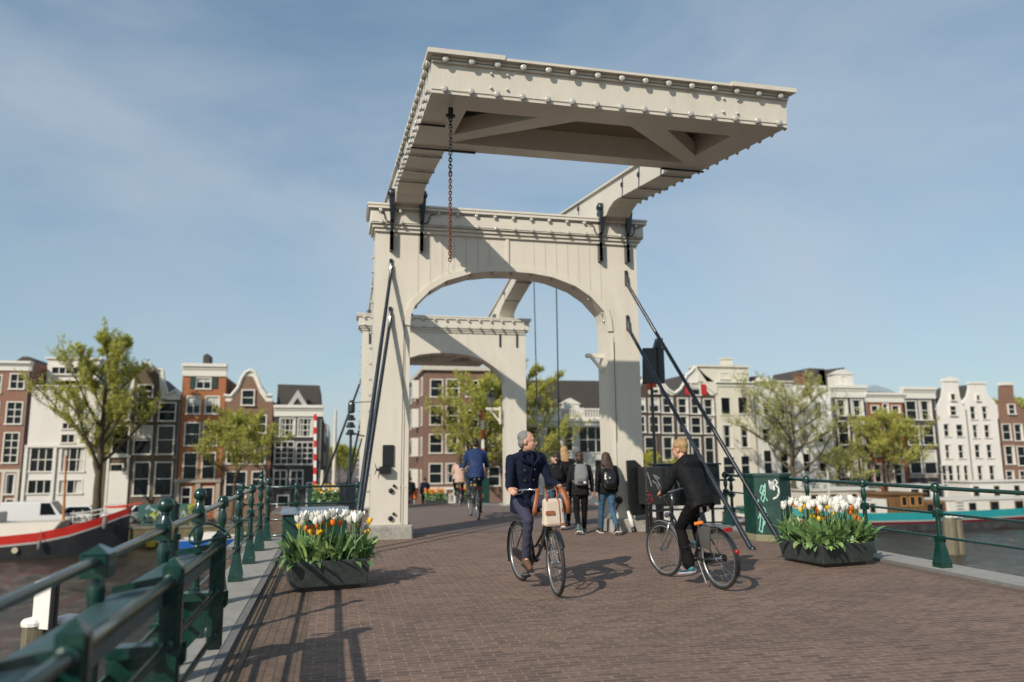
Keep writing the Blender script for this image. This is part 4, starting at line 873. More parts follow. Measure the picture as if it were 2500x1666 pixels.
def skin(b, name, m, parent, vox=.013, it=3, disp=None):
    o = b.build(name, m, parent, smooth='all', fixn=True)
    md = o.modifiers.new('remesh', 'REMESH'); md.mode = 'VOXEL'; md.voxel_size = vox; md.use_smooth_shade = True
    sm = o.modifiers.new('smooth', 'SMOOTH'); sm.iterations = it; sm.factor = .5
    if disp:
        tx = bpy.data.textures.get('folds') or bpy.data.textures.new('folds', 'CLOUDS'); tx.noise_scale = .07; tx.noise_depth = 3
        dm = o.modifiers.new('folds', 'DISPLACE'); dm.texture = tx; dm.strength = disp; dm.mid_level = .5; dm.texture_coords = 'LOCAL'
    return o
def hand(b, w, f, nrm, th, curl=1.0, s_=1.0):
    """w wrist, f fingers direction, nrm palm normal, th thumb side; curl bends fingers towards nrm"""
    w, f, nrm, th = V(w), V(f).normalized(), V(nrm).normalized(), V(th).normalized()
    for q in (-.028, -.009, .010, .027): cap(b, w+f*.01+th*q*.7, w+f*.078*s_+th*q, .0145, .0125)
    for q, ln in ((.029, .070), (.010, .078), (-.009, .072), (-.027, .058)):
        p = w+f*.082*s_+th*q; a = 0; pts = [p]
        for seg in (.42, .32, .26): a += curl*.75; p = p+(f*math.cos(a)+nrm*math.sin(a))*ln*seg*s_*1.05; pts.append(p)
        chainc(b, pts, [.0098, .0092, .0085, .0075])
    p = w+f*.022+th*.027; d = (f*.55+th*.62+nrm*.45).normalized(); p2 = p+d*.04*s_; p3 = p2+(d*.6+f*.5+nrm*.5*curl).normalized()*.03*s_; chainc(b, [p, p2, p3], [.0135, .0105, .0085])
def headm(b, H, fd, ud, s_=1.):
    H, fd, ud = V(H), V(fd).normalized(), V(ud).normalized(); rt = fd.cross(ud).normalized(); ud = rt.cross(fd)
    def E_(p, a, c, d): # ellipsoid radii: right, fwd, up
        n = 16; k = 10; vs = []; c0 = H+rt*p[0]*s_+fd*p[1]*s_+ud*p[2]*s_
        tmp = MB(); tmp.ball((0, 0, 0), 1, 16); b.add([c0+(rt*v[0]*a+fd*v[1]*c+ud*v[2]*d)*s_ for v in tmp.v], tmp.f)
    E_((0, -.012, .030), .074, .094, .088); E_((0, .028, -.03), .060, .066, .082); E_((0, .052, -.088), .030, .030, .026); E_((0, .01, -.06), .054, .06, .05)
    def Pq(x, y, z): return H+rt*x*s_+fd*y*s_+ud*z*s_
    chainc(b, [Pq(0, .084, .020), Pq(0, .096, -.006), Pq(0, .106, -.026)], [.008*s_, .0095*s_, .0105*s_]); cap(b, Pq(-.009, .094, -.031), Pq(.009, .094, -.031), .0085*s_, .0085*s_)
    cap(b, Pq(-.040, .072, .030), Pq(.040, .072, .030), .011*s_, .011*s_); cap(b, Pq(-.018, .086, -.056), Pq(.018, .086, -.056), .0085*s_, .0085*s_); cap(b, Pq(-.015, .083, -.068), Pq(.015, .083, -.068), .009*s_, .009*s_)
    for q in (-1, 1): E_((q*.076, -.012, -.005), .010, .020, .032); E_((q*.034, .056, -.030), .022, .022, .024)
    return Pq
def person(label, loc, rz, P, look=(1, 0, 0), hair='short', hairm=None, coat=None, trous=None, shoe=None, sole=None, roll=0., vox=.013, det=True, coatlen=.0, flare=0., hood=False, handmode='grip', group=None, build=1., fold=.022, slim=1., hd=None):
    b = MB(); g = {k: V(p) for k, p in P.items() if k != 'curl'}; lat = V((0, 1, 0))
    up = (g['neck']-g['pel']).normalized(); frt = lat.cross(up)*1.0; frt = V((frt.x, frt.y, frt.z)); frt = -frt if frt.x < 0 else frt
    ud = V(P.get('hup', (0, 0, 1))); Pq = headm(b, g['head'], look, ud, build)
    cap(b, g['neck']-up*.04, g['head']-ud*.05-V(look)*.01, .052, .050)
    chest = g['pel'].lerp(g['neck'], .72); waist = g['pel'].lerp(g['neck'], .35)
    loft(b, [(g['pel'], lat, frt, .14, .10), (waist, lat, frt, .13, .09), (chest, lat, frt, .155, .10), (g['neck']-up*.04, lat, frt, .10, .06)])
    for s_ in 'LR':
        chainc(b, [g['sh'+s_], g['el'+s_], g['wr'+s_]], [.045, .034, .024]); chainc(b, [g['hp'+s_], g['kn'+s_], g['an'+s_]], [.065, .045, .034]); cap(b, g['an'+s_], g['to'+s_], .03, .02)
        yy = 1 if s_ == 'L' else -1; f = V(P.get('hf'+s_, g['wr'+s_]-g['el'+s_])); n_ = V(P.get('hn'+s_, (0, -yy, 0))); th = V(P.get('ht'+s_, (1, 0, 0)))
        if det: hand(b, g['wr'+s_], f, n_, th, P.get('curl', 1.1))
        else: cap(b, g['wr'+s_], g['wr'+s_]+f.normalized()*.1, .03, .025)
    body = skin(b, 'person', M_skin, None, vox=.0068 if det else .012, it=2); body.location = loc; body.rotation_euler = (roll, 0, rz); tag(body, label, 'person', group)
    if det:
        for q in (-1, 1): b = MB(); b.ball(Pq(q*.031, .081, .006), .0095*build, 8, (1.2, 1, .7)); b.build('eye', M_eye, body, smooth='all')
    # trousers
    b = MB(); loft(b, [(g['pel']-up*.10, lat, frt, .15, .12), (g['pel'], lat, frt, .165, .13), (g['pel']+up*.1, lat, frt, .15, .115)])
    for s_ in 'LR':
        K = g['kn'+s_]; A_ = g['an'+s_]; chainc(b, [g['hp'+s_], g['hp'+s_].lerp(K, .5), K, K.lerp(A_, .45), K.lerp(A_, .97)], [.092, .083, .066, .058+flare*.3, .047+flare])
    if trous: skin(b, 'trousers', trous, body, vox, 2, fold)
    # coat
    if coat:
        b = MB(); lo = g['pel']-up*coatlen*.55; hipc = lo+frt*(coatlen*.16)
        secs = [(g['pel']-up*coatlen+frt*coatlen*.25, lat, frt, .175+coatlen*.12, .145+coatlen*.15), (g['pel']+up*.03, lat, frt, .178, .142), (waist, lat, frt, .165, .132), (chest-up*.05, lat, frt, .192, .138), (chest+up*.06, lat, frt, .19, .125), (g['neck']-up*.035, lat, frt, .12, .085), (g['neck']+up*.03, lat, frt, .072, .068)]
        loft(b, secs)
        for s_ in 'LR': chainc(b, [g['sh'+s_], g['sh'+s_].lerp(g['el'+s_], .5), g['el'+s_], g['wr'+s_].lerp(g['el'+s_], .10)], [.066, .062, .052, .041])
        chainc(b, [g['shL']-V((0, .01, 0)), g['neck']-up*.02, g['shR']+V((0, .01, 0))], [.062, .070, .062])
        if hood: 
            c = g['neck']-frt*.09-up*.03; loft(b, [(c-up*.12-frt*.02, lat, frt, .10, .03), (c-up*.06-frt*.03, lat, frt, .13, .06), (c, lat, frt, .12, .07), (c+up*.06, lat, frt, .09, .05)])
        b.v = [tuple(V(v) if slim == 1 else V((v[0]*slim+g['pel'].x*(1-slim), v[1]*(slim if v[2] < g['neck'].z-.1 and abs(v[1]) < .26 else 1), v[2]))) for v in b.v]; skin(b, 'jacket', coat, body, vox, 2, fold)
        if det:
            b = MB()
            if hood: chainc(b, [g['neck']+up*.02+frt*.05+lat*.05, g['neck']+up*.035-frt*.05, g['neck']+up*.02+frt*.05-lat*.05], [.03, .034, .03])
            else: b.path([g['neck']+up*.02+frt*.07*math.cos(a)+lat*.075*math.sin(a) for a in [i*math.pi/7 for i in range(14)]], .024, 8, closed=True)
            skin(b, 'collar', coat, body, .011, 2)
    for s_ in 'LR':
        A_, T_ = g['an'+s_], g['to'+s_]; d = (T_-A_); hl = A_-V((0, 0, .05))-d.normalized()*.02; dn = V((d.x, d.y, 0)).normalized() if V((d.x, d.y, 0)).length > .01 else V((1, 0, 0))
        b = MB(); chainc(b, [A_+V((0, 0, .03)), A_-V((0, 0, .03))], [.042, .045]); chainc(b, [hl-dn*.02, hl.lerp(T_, .5)+V((0, 0, .012)), T_], [.042, .046, .036]); sh_ = skin(b, 'shoe', shoe or M_black, body, .010, 2)
        if sole: b = MB(); q = V((0, 0, -.040)); b.beam(hl-dn*.05+q, T_+dn*.03+q, .085, .022); b.build('sole', sole, sh_, bevel=.008)
    # hair
    H = g['head']; fd = V(look).normalized(); rt = fd.cross(ud).normalized(); hs_ = build
    def E2(b, p, r):
        tmp = MB(); tmp.ball((0, 0, 0), 1, 14); c0 = H+rt*p[0]*hs_+fd*p[1]*hs_+ud*p[2]*hs_; b.add([c0+(rt*v[0]*r[0]+fd*v[1]*r[1]+ud*v[2]*r[2])*hs_ for v in tmp.v], tmp.f)
    b = MB()
    if hair == 'short': E2(b, (0, -.030, .046), (.079, .086, .082)); E2(b, (0, -.065, -.01), (.070, .045, .07)); E2(b, (.066, -.02, .0), (.014, .03, .04)); E2(b, (-.066, -.02, .0), (.014, .03, .04))
    elif hair == 'updo': E2(b, (0, -.018, .055), (.085, .098, .088)); E2(b, (0, -.055, .06), (.07, .07, .075)); E2(b, (0, -.07, .0), (.06, .04, .06)); E2(b, (.035, -.05, .115), (.035, .04, .03))
    elif hair == 'bob': E2(b, (0, -.02, .045), (.088, .10, .088)); E2(b, (0, -.05, -.03), (.088, .07, .10))
    elif hair == 'long':
        E2(b, (0, -.02, .042), (.088, .10, .09)); loft(b, [(H+ud*.03-fd*.04, rt, fd, .085, .07), (H-ud*.08-fd*.07, rt, fd, .09, .055), (H-ud*.22-fd*.10, rt, fd, .085, .042), (H-ud*.33-fd*.115, rt, fd, .05, .025)])
    elif hair == 'wide':
        E2(b, (0, -.02, .042), (.095, .105, .092)); loft(b, [(H+ud*.03-fd*.04, rt, fd, .10, .08), (H-ud*.10-fd*.07, rt, fd, .13, .07), (H-ud*.27-fd*.10, rt, fd, .16, .06), (H-ud*.36-fd*.11, rt, fd, .12, .04)])
    skin(b, 'hair', hairm or M_hbrown, body, .009, 1, .012)
    return body, g, up, frt
def cyc_pose(k=1., lean=.10, hip_z=1.03, wide=.31, gx=.147, gz=1.165, kneeL=(.18, .16, 1.0), anL=(.0, .13, .58), kneeR=(.12, -.13, .82), anR=(-.03, -.13, .36), sh=(-.17, .205, 1.55), head=(-.10, 0, 1.76)):
    x, y, z = sh
    P = dict(pel=(-.29, 0, hip_z+.04), neck=(x+.01, 0, z+.07), head=head, shL=(x, y, z), shR=(x, -y, z), hpL=(-.27, .09, hip_z), hpR=(-.27, -.09, hip_z), knL=kneeL, anL=anL, knR=kneeR, anR=anR)
    P['toL'] = (anL[0]+.16, anL[1]+.01, anL[2]-.085); P['toR'] = (anR[0]+.155, anR[1]-.01, anR[2]-.10)
    P['elL'] = (x+.07, y+.065, z-.30); P['elR'] = (x+.07, -y-.065, z-.30)
    P['wrL'] = (gx-.07, wide+.028, gz+.035); P['wrR'] = (gx-.07, -wide-.028, gz+.035)
    for s_, yy in (('L', 1), ('R', -1)): P['hf'+s_] = (.85, -yy*.10, -.30); P['hn'+s_] = (-.1, -yy*.75, -.65); P['ht'+s_] = (.25, -yy*.7, .65)
    P['curl'] = 1.25; return P
# --- man in navy coat riding towards the camera
mrz = math.atan2(-.99, .14)
bikeM, _, hsM = bicycle('black city bicycle ridden by the grey haired man, leather bag at its bars', (2.445, 9.245, zd(9.2)+.002), mrz, roll=R_(2), steer=R_(-9), crank=-1.25, bell=True)
bikeM.scale = (1.05,)*3
for c in list(kids(bikeM)):
    if c.name.split('.')[0] in ('tail_light', 'reflector', 'kickstand'): bpy.data.objects.remove(c)
P = cyc_pose(); 
man, g, up, frt = person('man in navy pea coat and dark blue trousers riding a black bicycle towards the camera', (2.445, 9.245, zd(9.2)), mrz, P, look=(.50, .86, -.04), hair='short', hairm=M_hgrey, coat=M_navy, trous=M_trn, shoe=M_suede, sole=M_rubber, roll=R_(2.5), coatlen=.17, build=1.10, vox=.012)
b = MB()
M_brass = mat('brass_button', (.45, .33, .10), .3, metal=.8)
for u, w in ((-.06, .40), (.06, .40), (-.065, .22), (.065, .22), (.10, .56)):
    pass
chest = g['pel'].lerp(g['neck'], .72)
for du, dw in ((-.075, -.02), (.06, -.02), (-.07, -.15), (.05, -.15), (-.12, .13)):
    b = MB(); c = chest+V((0, 1, 0))*du+up*dw+frt*(.155 if abs(du) < .1 else .12); b.ball(c, .009, 8, (.6, 1, 1)); b.build('button', M_brass, man)
# lapel edge
b = MB(); b.path([chest+V((0, .02, 0))+up*.22+frt*.11, chest+V((0, .035, 0))+up*.06+frt*.15, chest+V((0, .005, 0))-up*.12+frt*.158, chest-up*.38+frt*.155], [.010, .012, .008, .008], 6); b.build('coat_edge', M_navy, man, smooth='all')
b = MB(); 
for yy in (1, -1): b.path([chest+V((0, .10*yy, 0))+up*.20+frt*.10, chest+V((0, .13*yy, 0))+up*.13+frt*.14, chest+V((0, .035, 0))+up*.02+frt*.16], [.012, .03, .01], 6)
b.build('lapel', M_navy, man, smooth='all')
# --- bag hanging from the handlebar
t = thing('shoulder_bag', 'cream canvas bag with brown leather straps hanging from the handlebar of the man', 'bag', (2.47, 9.0, .9)); t.location = bikeM.location; t.rotation_euler = bikeM.rotation_euler
M_canvas = mat('cream_canvas', (.60, .50, .40), .85, var=.12, scale=8, bump=.3, bscale=60, dirt=(.45, .30, .22), dirt_amt=.35, dscale=5)
def bx(b, p, sx, sy, sz, tw=0.):
    cx_, cy_, cz_ = p; q = []
    for z_, k in ((-sz, 1.0), (sz, .86)):
        for u, v_ in ((-sx, -sy), (sx, -sy), (sx, sy), (-sx, sy)): u2 = u*k; v2 = v_*k; q.append((cx_+u2*math.cos(tw)-v2*math.sin(tw), cy_+u2*math.sin(tw)+v2*math.cos(tw), cz_+z_))
    b.hexa(q)
b = MB(); bx(b, (.50, .02, .925), .075, .128, .155, R_(-6)); o = b.build('body', M_canvas, t, bevel=.03)
b = MB(); bx(b, (.578, -.045, .925), .004, .058, .022, R_(-6)); bx(b, (.574, .105, .945), .004, .022, .022, R_(-6)); b.build('leather_band', M_leather, t)
b = MB(); bx(b, (.582, .10, .79), .003, .028, .012, R_(-6)); b.build('leather_patch', M_leather, t)
b = MB(); b.path([(.578, .065, 1.07), (.587, .07, .93), (.585, .075, .81)], .005, 5); b.path([(.42, .145, .775), (.585, .145, .775), (.585, -.11, .775)], .004, 5); b.build('leather_piping', M_leather, t, smooth='all')
b = MB()
for yy in (-.045, .09): b.path([(.56, yy-.03, 1.06), (.52, yy-.015, 1.16), (.42, yy, 1.215), (.44, yy+.02, 1.16), (.50, yy+.035, 1.07)], .0085, 6)
b.build('handle', M_leather, t, smooth='all')
b = MB()
def band(pts, w, b):
    A = [V(p)+V((0, -w/2, 0)) for p in pts]; B = [V(p)+V((0, w/2, 0)) for p in pts]; b.strip(A, B)
band([(.40, -.12, 1.20), (.44, -.13, 1.20), (.50, -.17, 1.10), (.53, -.22, .96), (.52, -.21, .90), (.49, -.15, .93)], .055, b); o = b.build('strap_end', M_leather, t, smooth='all', fixn=False); md = o.modifiers.new('thick', 'SOLIDIFY'); md.thickness = .006; b = MB()
band([(.36, .17, 1.16), (.42, .165, 1.215), (.48, .18, 1.17), (.54, .20, 1.04), (.55, .21, .90)], .065, b)
band([(.40, .17, 1.18), (.45, .20, 1.10), (.46, .22, .92)], .05, b)
o = b.build('shoulder_strap', M_leather, t, smooth='all', fixn=False); md = o.modifiers.new('thick', 'SOLIDIFY'); md.thickness = .006
# --- woman in black riding away
wrz = math.atan2(.988, -.157)
bikeW, _, hsW = bicycle('silver-trimmed dark bicycle with wire basket and red tail light under the woman in black', (4.417, 9.054, zd(9.05)+.002), wrz, roll=R_(-4), steer=R_(7), basket=True, grey=True, crank=-1.45)
P = cyc_pose(hip_z=.985, wide=.295, gx=.13, gz=1.115, sh=(-.07, .18, 1.43), head=(.05, 0, 1.65), kneeL=(.03, .12, .69), anL=(-.10, .125, .25), kneeR=(.14, -.15, .94), anR=(-.02, -.125, .54))
P['elL'] = (.0, .30, 1.20); P['elR'] = (.0, -.28, 1.19); P['neck'] = (-.02, 0, 1.50)
wom, g, up, frt = person('blonde woman in black hooded jacket riding a bicycle away from the camera', (4.417, 9.054, zd(9.05)), wrz, P, look=(.86, .50, 0), hair='updo', hairm=M_hblond, coat=M_jacket, trous=M_trb, shoe=M_mint, sole=M_lav, roll=R_(-4), coatlen=.10, hood=True, flare=.03, vox=.012, slim=.90)
b = MB(); a = V((-.10, .125, .25)); b.path([a+V((.02, .048, -.05)), a+V((.07, .05, -.065)), a+V((.11, .05, -.035))], .006, 5); b.path([a+V((.0, .05, -.0)), a+V((.06, .052, -.045))], .005, 5); b.build('pink_stripe', mat('pink_trim', (.75, .15, .28), .6), wom)
# strapped pouch and orange strap on the rack
b = MB(); b.prism([(-.50, .46), (-.34, .50), (-.32, .70), (-.40, .735), (-.56, .72)], .075, .11, 'XZ'); b.build('pannier', mat('grey_pannier', (.07, .07, .065), .8), bikeW, bevel=.01)
b = MB(); b.tube((-.36, .05, .77), (-.27, .10, .75), .022); b.build('orange_strap', M_orange, bikeW, smooth=True)
# --- far cyclists
def simple_rider(lab, blab, x, y, coatm, trm, hairm, hair, k=1., hdir=90, twist=0, roll=0):
    rz = R_(hdir); bk, _, _ = bicycle(blab, (x, y, zd(y)), rz, roll=R_(roll), crank=-1.3, lod=True, steer=R_(3)); bk.scale = (k,)*3
    P = cyc_pose(hip_z=1.0, sh=(-.17, .20, 1.50), head=(-.12, 0, 1.70)); o, *_ = person(lab, (x, y, zd(y)), rz, P, look=(1, 0, -.1), hair=hair, hairm=hairm, coat=coatm, trous=trm, vox=.016, det=False, coatlen=.13, roll=R_(roll)); o.scale = (k,)*3; return o, bk
simple_rider('man in bright blue jacket cycling away between the two portals', 'bicycle with red tail light and yellow lock under the man in the blue jacket', 3.40, 18.85, M_blue, mat('dark_jeans', (.012, .022, .045), .85), M_hblack, 'short', 1.06, 88)
b = MB(); b.box(-.70, -.62, -.11, -.07, .50, .60); bk = bpy.data.objects['bicycle.002']; b.build('yellow_lock', mat('yellow_plastic', (.75, .45, .02), .5), bk)
simple_rider('woman in pale pink top cycling away on the far side of the bridge', 'bicycle under the woman in the pale pink top, far side of the bridge', 4.50, 28.2, M_pink, M_trb, M_hbrown, 'long', 1.0, 86)
# --- walkers
def walker(label, x, y, rz, h, coatm, trm, shm, solem, hair, hairm, look=(1, 0, 0), stride=.22, lead='L', arms=.1, flare=0., coatlen=.10, vox=.013, det=True, grp='pedestrians walking under the portal', wid=1.):
    k = h/1.70; a, c = ('L', 'R') if lead == 'L' else ('R', 'L'); ya = 1 if a == 'L' else -1
    P = dict(pel=(0, 0, .95), neck=(.02, 0, 1.42), head=(.05, 0, 1.575), shL=(.0, .175*wid, 1.36), shR=(.0, -.175*wid, 1.36), hpL=(0, .085, .92), hpR=(0, -.085, .92))
    P['kn'+a] = (stride*.62, ya*.095, .51); P['an'+a] = (stride*.95, ya*.09, .095); P['to'+a] = (stride*.95+.17, ya*.10, .07)
    P['kn'+c] = (-stride*.05, -ya*.09, .49); P['an'+c] = (-stride*1.35, -ya*.085, .16); P['to'+c] = (-stride*1.35+.13, -ya*.09, .055)
    for s_, yy, f in (('L', 1, -1 if lead == 'L' else 1), ('R', -1, 1 if lead == 'L' else -1)):
        P['el'+s_] = (-.03+f*arms*.5, yy*.235*wid, 1.09); P['wr'+s_] = (.05+f*arms, yy*.245*wid, .87); P['hf'+s_] = (.15, 0, -1); P['hn'+s_] = (0, -yy, 0); P['ht'+s_] = (1, 0, 0)
    P['curl'] = .5
    o, g, up, frt = person(label, (x, y, zd(y)), rz, P, look=look, hair=hair, hairm=hairm, coat=coatm, trous=trm, shoe=shm, sole=solem, flare=flare, coatlen=coatlen, vox=vox, det=det, group=grp); o.scale = (k,)*3; return o
wh = M_white2
p1 = walker('pedestrian in black fleece and flared blue jeans, head turned left, beside the blonde one', 4.60, 15.75, R_(84), 1.60, M_fleece, M_jean, wh, wh, 'bob', M_hblack, look=(.35, .93, .05), stride=.20, lead='L', flare=.035)
p2 = walker('pedestrian with long blonde hair walking between the dark haired ones', 4.97, 16.35, R_(84), 1.74, M_jacket, M_trb, M_black, M_black, 'long', M_hblond, stride=.15, lead='R')
p3 = walker('pedestrian in black with short dark hair and a grey backpack', 4.80, 14.75, R_(80), 1.62, M_fleece, M_trb, mat('grey_teal_shoe', (.07, .12, .12), .7), wh, 'bob', M_hbrown, stride=.16, lead='R', coatlen=.16)
p4 = walker('pedestrian with wide long brown hair, black backpack and jeans, nearest the right post', 5.32, 14.62, R_(86), 1.60, M_jacket, M_jean, M_black, wh, 'wide', M_hbrown, stride=.27, lead='L', coatlen=.12)
def backpack(label, par, x, y, rz, k, m, zc, w, h, front=(-.02)):
    t = thing('backpack', label, 'backpack', (x, y, zd(y)), rz, 'backpacks worn by pedestrians'); t.scale = (k,)*3
    b = MB(); loft(b, [((-.19, 0, zc-h), (0, 1, 0), (1, 0, 0), w*.8, .06), ((-.20, 0, zc-h*.85), (0, 1, 0), (1, 0, 0), w, .085), ((-.205, 0, zc), (0, 1, 0), (1, 0, 0), w*.98, .09), ((-.185, 0, zc+h*.75), (0, 1, 0), (1, 0, 0), w*.85, .065), ((-.17, 0, zc+h), (0, 1, 0), (1, 0, 0), w*.55, .035)]); skin(b, 'sack', m, t, .013, 2, .012)
    b = MB(); loft(b, [((-.285, 0, zc-h*.75), (0, 1, 0), (1, 0, 0), w*.6, .02), ((-.30, 0, zc-h*.3), (0, 1, 0), (1, 0, 0), w*.65, .03), ((-.29, 0, zc+.0), (0, 1, 0), (1, 0, 0), w*.55, .015)]); b.build('front_pocket', m, t, smooth='all')
    for yy in (-1, 1): b = MB(); b.path([(-.17, yy*w*.6, zc+h*.95), (-.06, yy*.10, 1.445), (.05, yy*.115, 1.40), (.13, yy*.125, 1.28), (.10, yy*.16, 1.12), (-.14, yy*w, zc-h*.7)], [.014, .02, .02, .018, .012, .008], 6); b.build('strap', mat('strap_grey', (.28, .28, .29), .7) if m is M_bpg else M_black, t, smooth='all')
    return t
bp3 = backpack('grey canvas backpack with small white label on the middle walker', p3, 4.80, 14.75, R_(80), 1.62/1.7, M_bpg, 1.22, .15, .22)
b = MB(); b.box(-.337, -.330, -.075, -.025, 1.045, 1.085); b.build('label_patch', M_white2, bp3)
bp4 = backpack('black backpack with a white round badge on the walker with brown hair', p4, 5.32, 14.62, R_(86), 1.60/1.7, M_black, 1.13, .155, .20)
b = MB(); b.lathe((-.325, .03, 1.17), [(.016, 0), (.016, -.006)], 10, 'X'); b.build('badge', M_white2, bp4)
backpack('small black backpack with pale strap edges on the walker in flared jeans', p1, 4.60, 15.75, R_(84), 1.60/1.7, M_jacket, 1.20, .12, .16)
# far pedestrians
walker('person in dark navy coat standing far down the bridge', 4.60, 40, R_(95), 1.72, M_navy, M_trb, wh, None, 'short', M_hblack, stride=.05, det=False, vox=.018, grp='distant pedestrians')
walker('person in orange top beside the navy-coated one far down the bridge', 4.05, 40.5, R_(-90), 1.30, M_orange, mat('pale_jeans', (.2, .28, .3), .8), wh, None, 'short', M_hblack, stride=.05, det=False, vox=.018, grp='distant pedestrians')
walker('person in black beside the left portal post far down the bridge', 3.75, 39.0, R_(90), 1.70, M_jacket, mat('wine_trousers', (.06, .012, .02), .8), mat('pale_shoe', (.5, .4, .4), .7), None, 'short', M_hblack, stride=.08, det=False, vox=.018, grp='distant pedestrians')
# ================================================================ HOUSES ALONG THE FAR QUAY
HD = {}
HD['red_left']=dict(x=(-29.0,-26.09),top=10.52,w=[(-27.73,-26.51,8.0,9.43,2,2,0),(-27.79,-26.48,4.96,6.97,2,3,0),(-27.78,-26.53,1.64,4.32,2,4,0),(-28.97,-28.29,7.66,9.29,2,2,0),(-28.8,-28.27,4.96,6.95,2,3,0),(-27.34,-26.57,-1.0,0.8,1,1,1),(-27.21,-26.5,-2.36,-1.31,1,1,0)],e={'cornice':(-29.15,-26.13,9.64,10.47)})
HD['studio']=dict(x=(-25.92,-20.19),top=8.38,w=[(-25.63,-23.73,0.87,3.02,3,2,0),(-23.23,-21.25,0.84,3.01,3,2,1),(-25.64,-23.65,-0.99,0.29,3,1,0),(-23.26,-21.29,-1.03,0.25,3,1,1),(-23.37,-22.18,3.33,4.2,2,1,0),(-22.5,-21.45,5.52,6.73,1,1,1),(-23.35,-22.36,4.53,5.19,2,1,0),(-21.79,-21.18,3.44,4.2,1,1,0)],e={'cornice':(-26.12,-20.33,8.05,8.38),'pent':(-25.7,-21.4,8.38,11.05),'penthwin':(-25.33,-22.43,9.6,10.37)})
HD['neck_brown']=dict(x=(-19.93,-13.64),top=7.22,w=[(-17.37,-16.07,7.39,8.58,1,2,0),(-18.96,-17.83,5.31,6.98,1,2,1),(-17.42,-16.01,5.26,7.0,1,2,0),(-15.57,-14.07,5.26,7.01,1,2,0),(-19.25,-17.82,2.33,4.92,1,2,0),(-17.47,-15.92,2.31,4.92,1,2,2),(-15.55,-14.09,2.3,4.93,1,2,0),(-17.3,-15.92,-1.32,1.71,1,2,0),(-15.56,-14.05,-1.33,1.69,1,2,0),(-19.25,-18.14,-1.91,1.57,1,2,0)],e={'pg':[(-20.0,7.19),(-19.75,7.98),(-19.11,7.65),(-18.42,8.11),(-18.1,9.58),(-17.91,9.92),(-17.4,10.11),(-17.01,10.57),(-16.59,10.58),(-16.04,10.13),(-15.4,9.97),(-15.22,8.83),(-14.85,7.81),(-14.23,8.16),(-13.78,7.71),(-13.76,7.25)],'pin':[(-17.74,7.21),(-17.73,9.47),(-17.38,9.82),(-16.99,10.28),(-16.57,10.29),(-16.07,9.84),(-15.69,9.51),(-15.5,7.23)],'door':(-19.47,-17.65,-2.02,2.11)})
HD['orange_brick']=dict(x=(-13.7,-9.92),top=9.4,w=[(-12.54,-11.19,8.19,9.32,2,1,2),(-13.26,-12.01,5.92,7.6,2,2,2),(-11.65,-10.37,5.92,7.62,2,2,2),(-13.29,-11.93,3.05,5.21,1,2,0),(-11.73,-10.42,3.04,5.22,1,2,0),(-13.26,-12.01,0.06,2.51,1,2,0),(-11.69,-10.48,-0.02,2.5,1,2,0),(-13.27,-12.4,-2.36,-0.54,1,2,0),(-11.8,-10.5,-2.39,-0.57,1,1,0)],e={'cornice':(-13.83,-10.03,9.4,10.55),'shl':(-13.02,-12.54,8.29,9.3),'shr':(-11.19,-10.68,8.31,9.33),'portal':(-13.73,-9.98,-2.49,0.16),'hook':(-12.27,-11.13,10.56,11.14)})
HD['bell_brown']=dict(x=(-9.9,-5.69),top=7.13,w=[(-8.53,-7.33,6.72,8.23,1,2,0),(-9.58,-8.22,4.17,5.91,1,2,0),(-7.75,-6.2,4.17,5.92,1,2,0),(-9.62,-8.1,1.41,3.39,1,2,0),(-7.82,-6.18,1.36,3.44,1,2,2),(-9.62,-7.73,-1.62,0.79,1,2,0),(-7.34,-6.16,-0.7,0.77,1,2,0)],e={'pg':[(-10.02,7.11),(-10.05,7.74),(-9.45,7.69),(-8.88,8.45),(-8.54,9.45),(-8.23,9.92),(-7.85,10.11),(-7.45,9.94),(-7.15,9.3),(-6.84,8.48),(-6.31,7.78),(-5.8,7.79),(-5.78,7.15)],'pin':[(-9.48,7.12),(-8.91,7.87),(-8.56,8.69),(-8.37,9.28),(-7.94,9.52),(-7.6,9.41),(-7.3,8.82),(-6.98,8.01),(-6.34,7.14)]})
HD['black_corner']=dict(x=(-5.58,-1.17),top=5.76,w=[(-5.08,-3.62,3.84,5.64,3,3,1),(-3.45,-2.01,3.84,5.64,3,3,1),(-5.43,-3.65,1.31,3.49,3,4,0),(-3.54,-1.89,1.29,3.43,3,4,0),(-5.45,-4.22,-0.79,0.86,2,2,0),(-3.98,-2.76,-0.81,0.84,2,2,0),(-2.46,-1.84,-2.59,-0.32,1,2,0),(-5.05,-3.94,-2.54,-1.41,1,1,0)],e={'cornice':(-5.74,-1.26,5.76,6.81),'proof':[(-5.54,6.74),(-5.45,8.91),(-1.58,8.84),(-1.27,6.77)],'pped':[(-4.42,6.75),(-3.51,8.26),(-2.57,6.76)]})
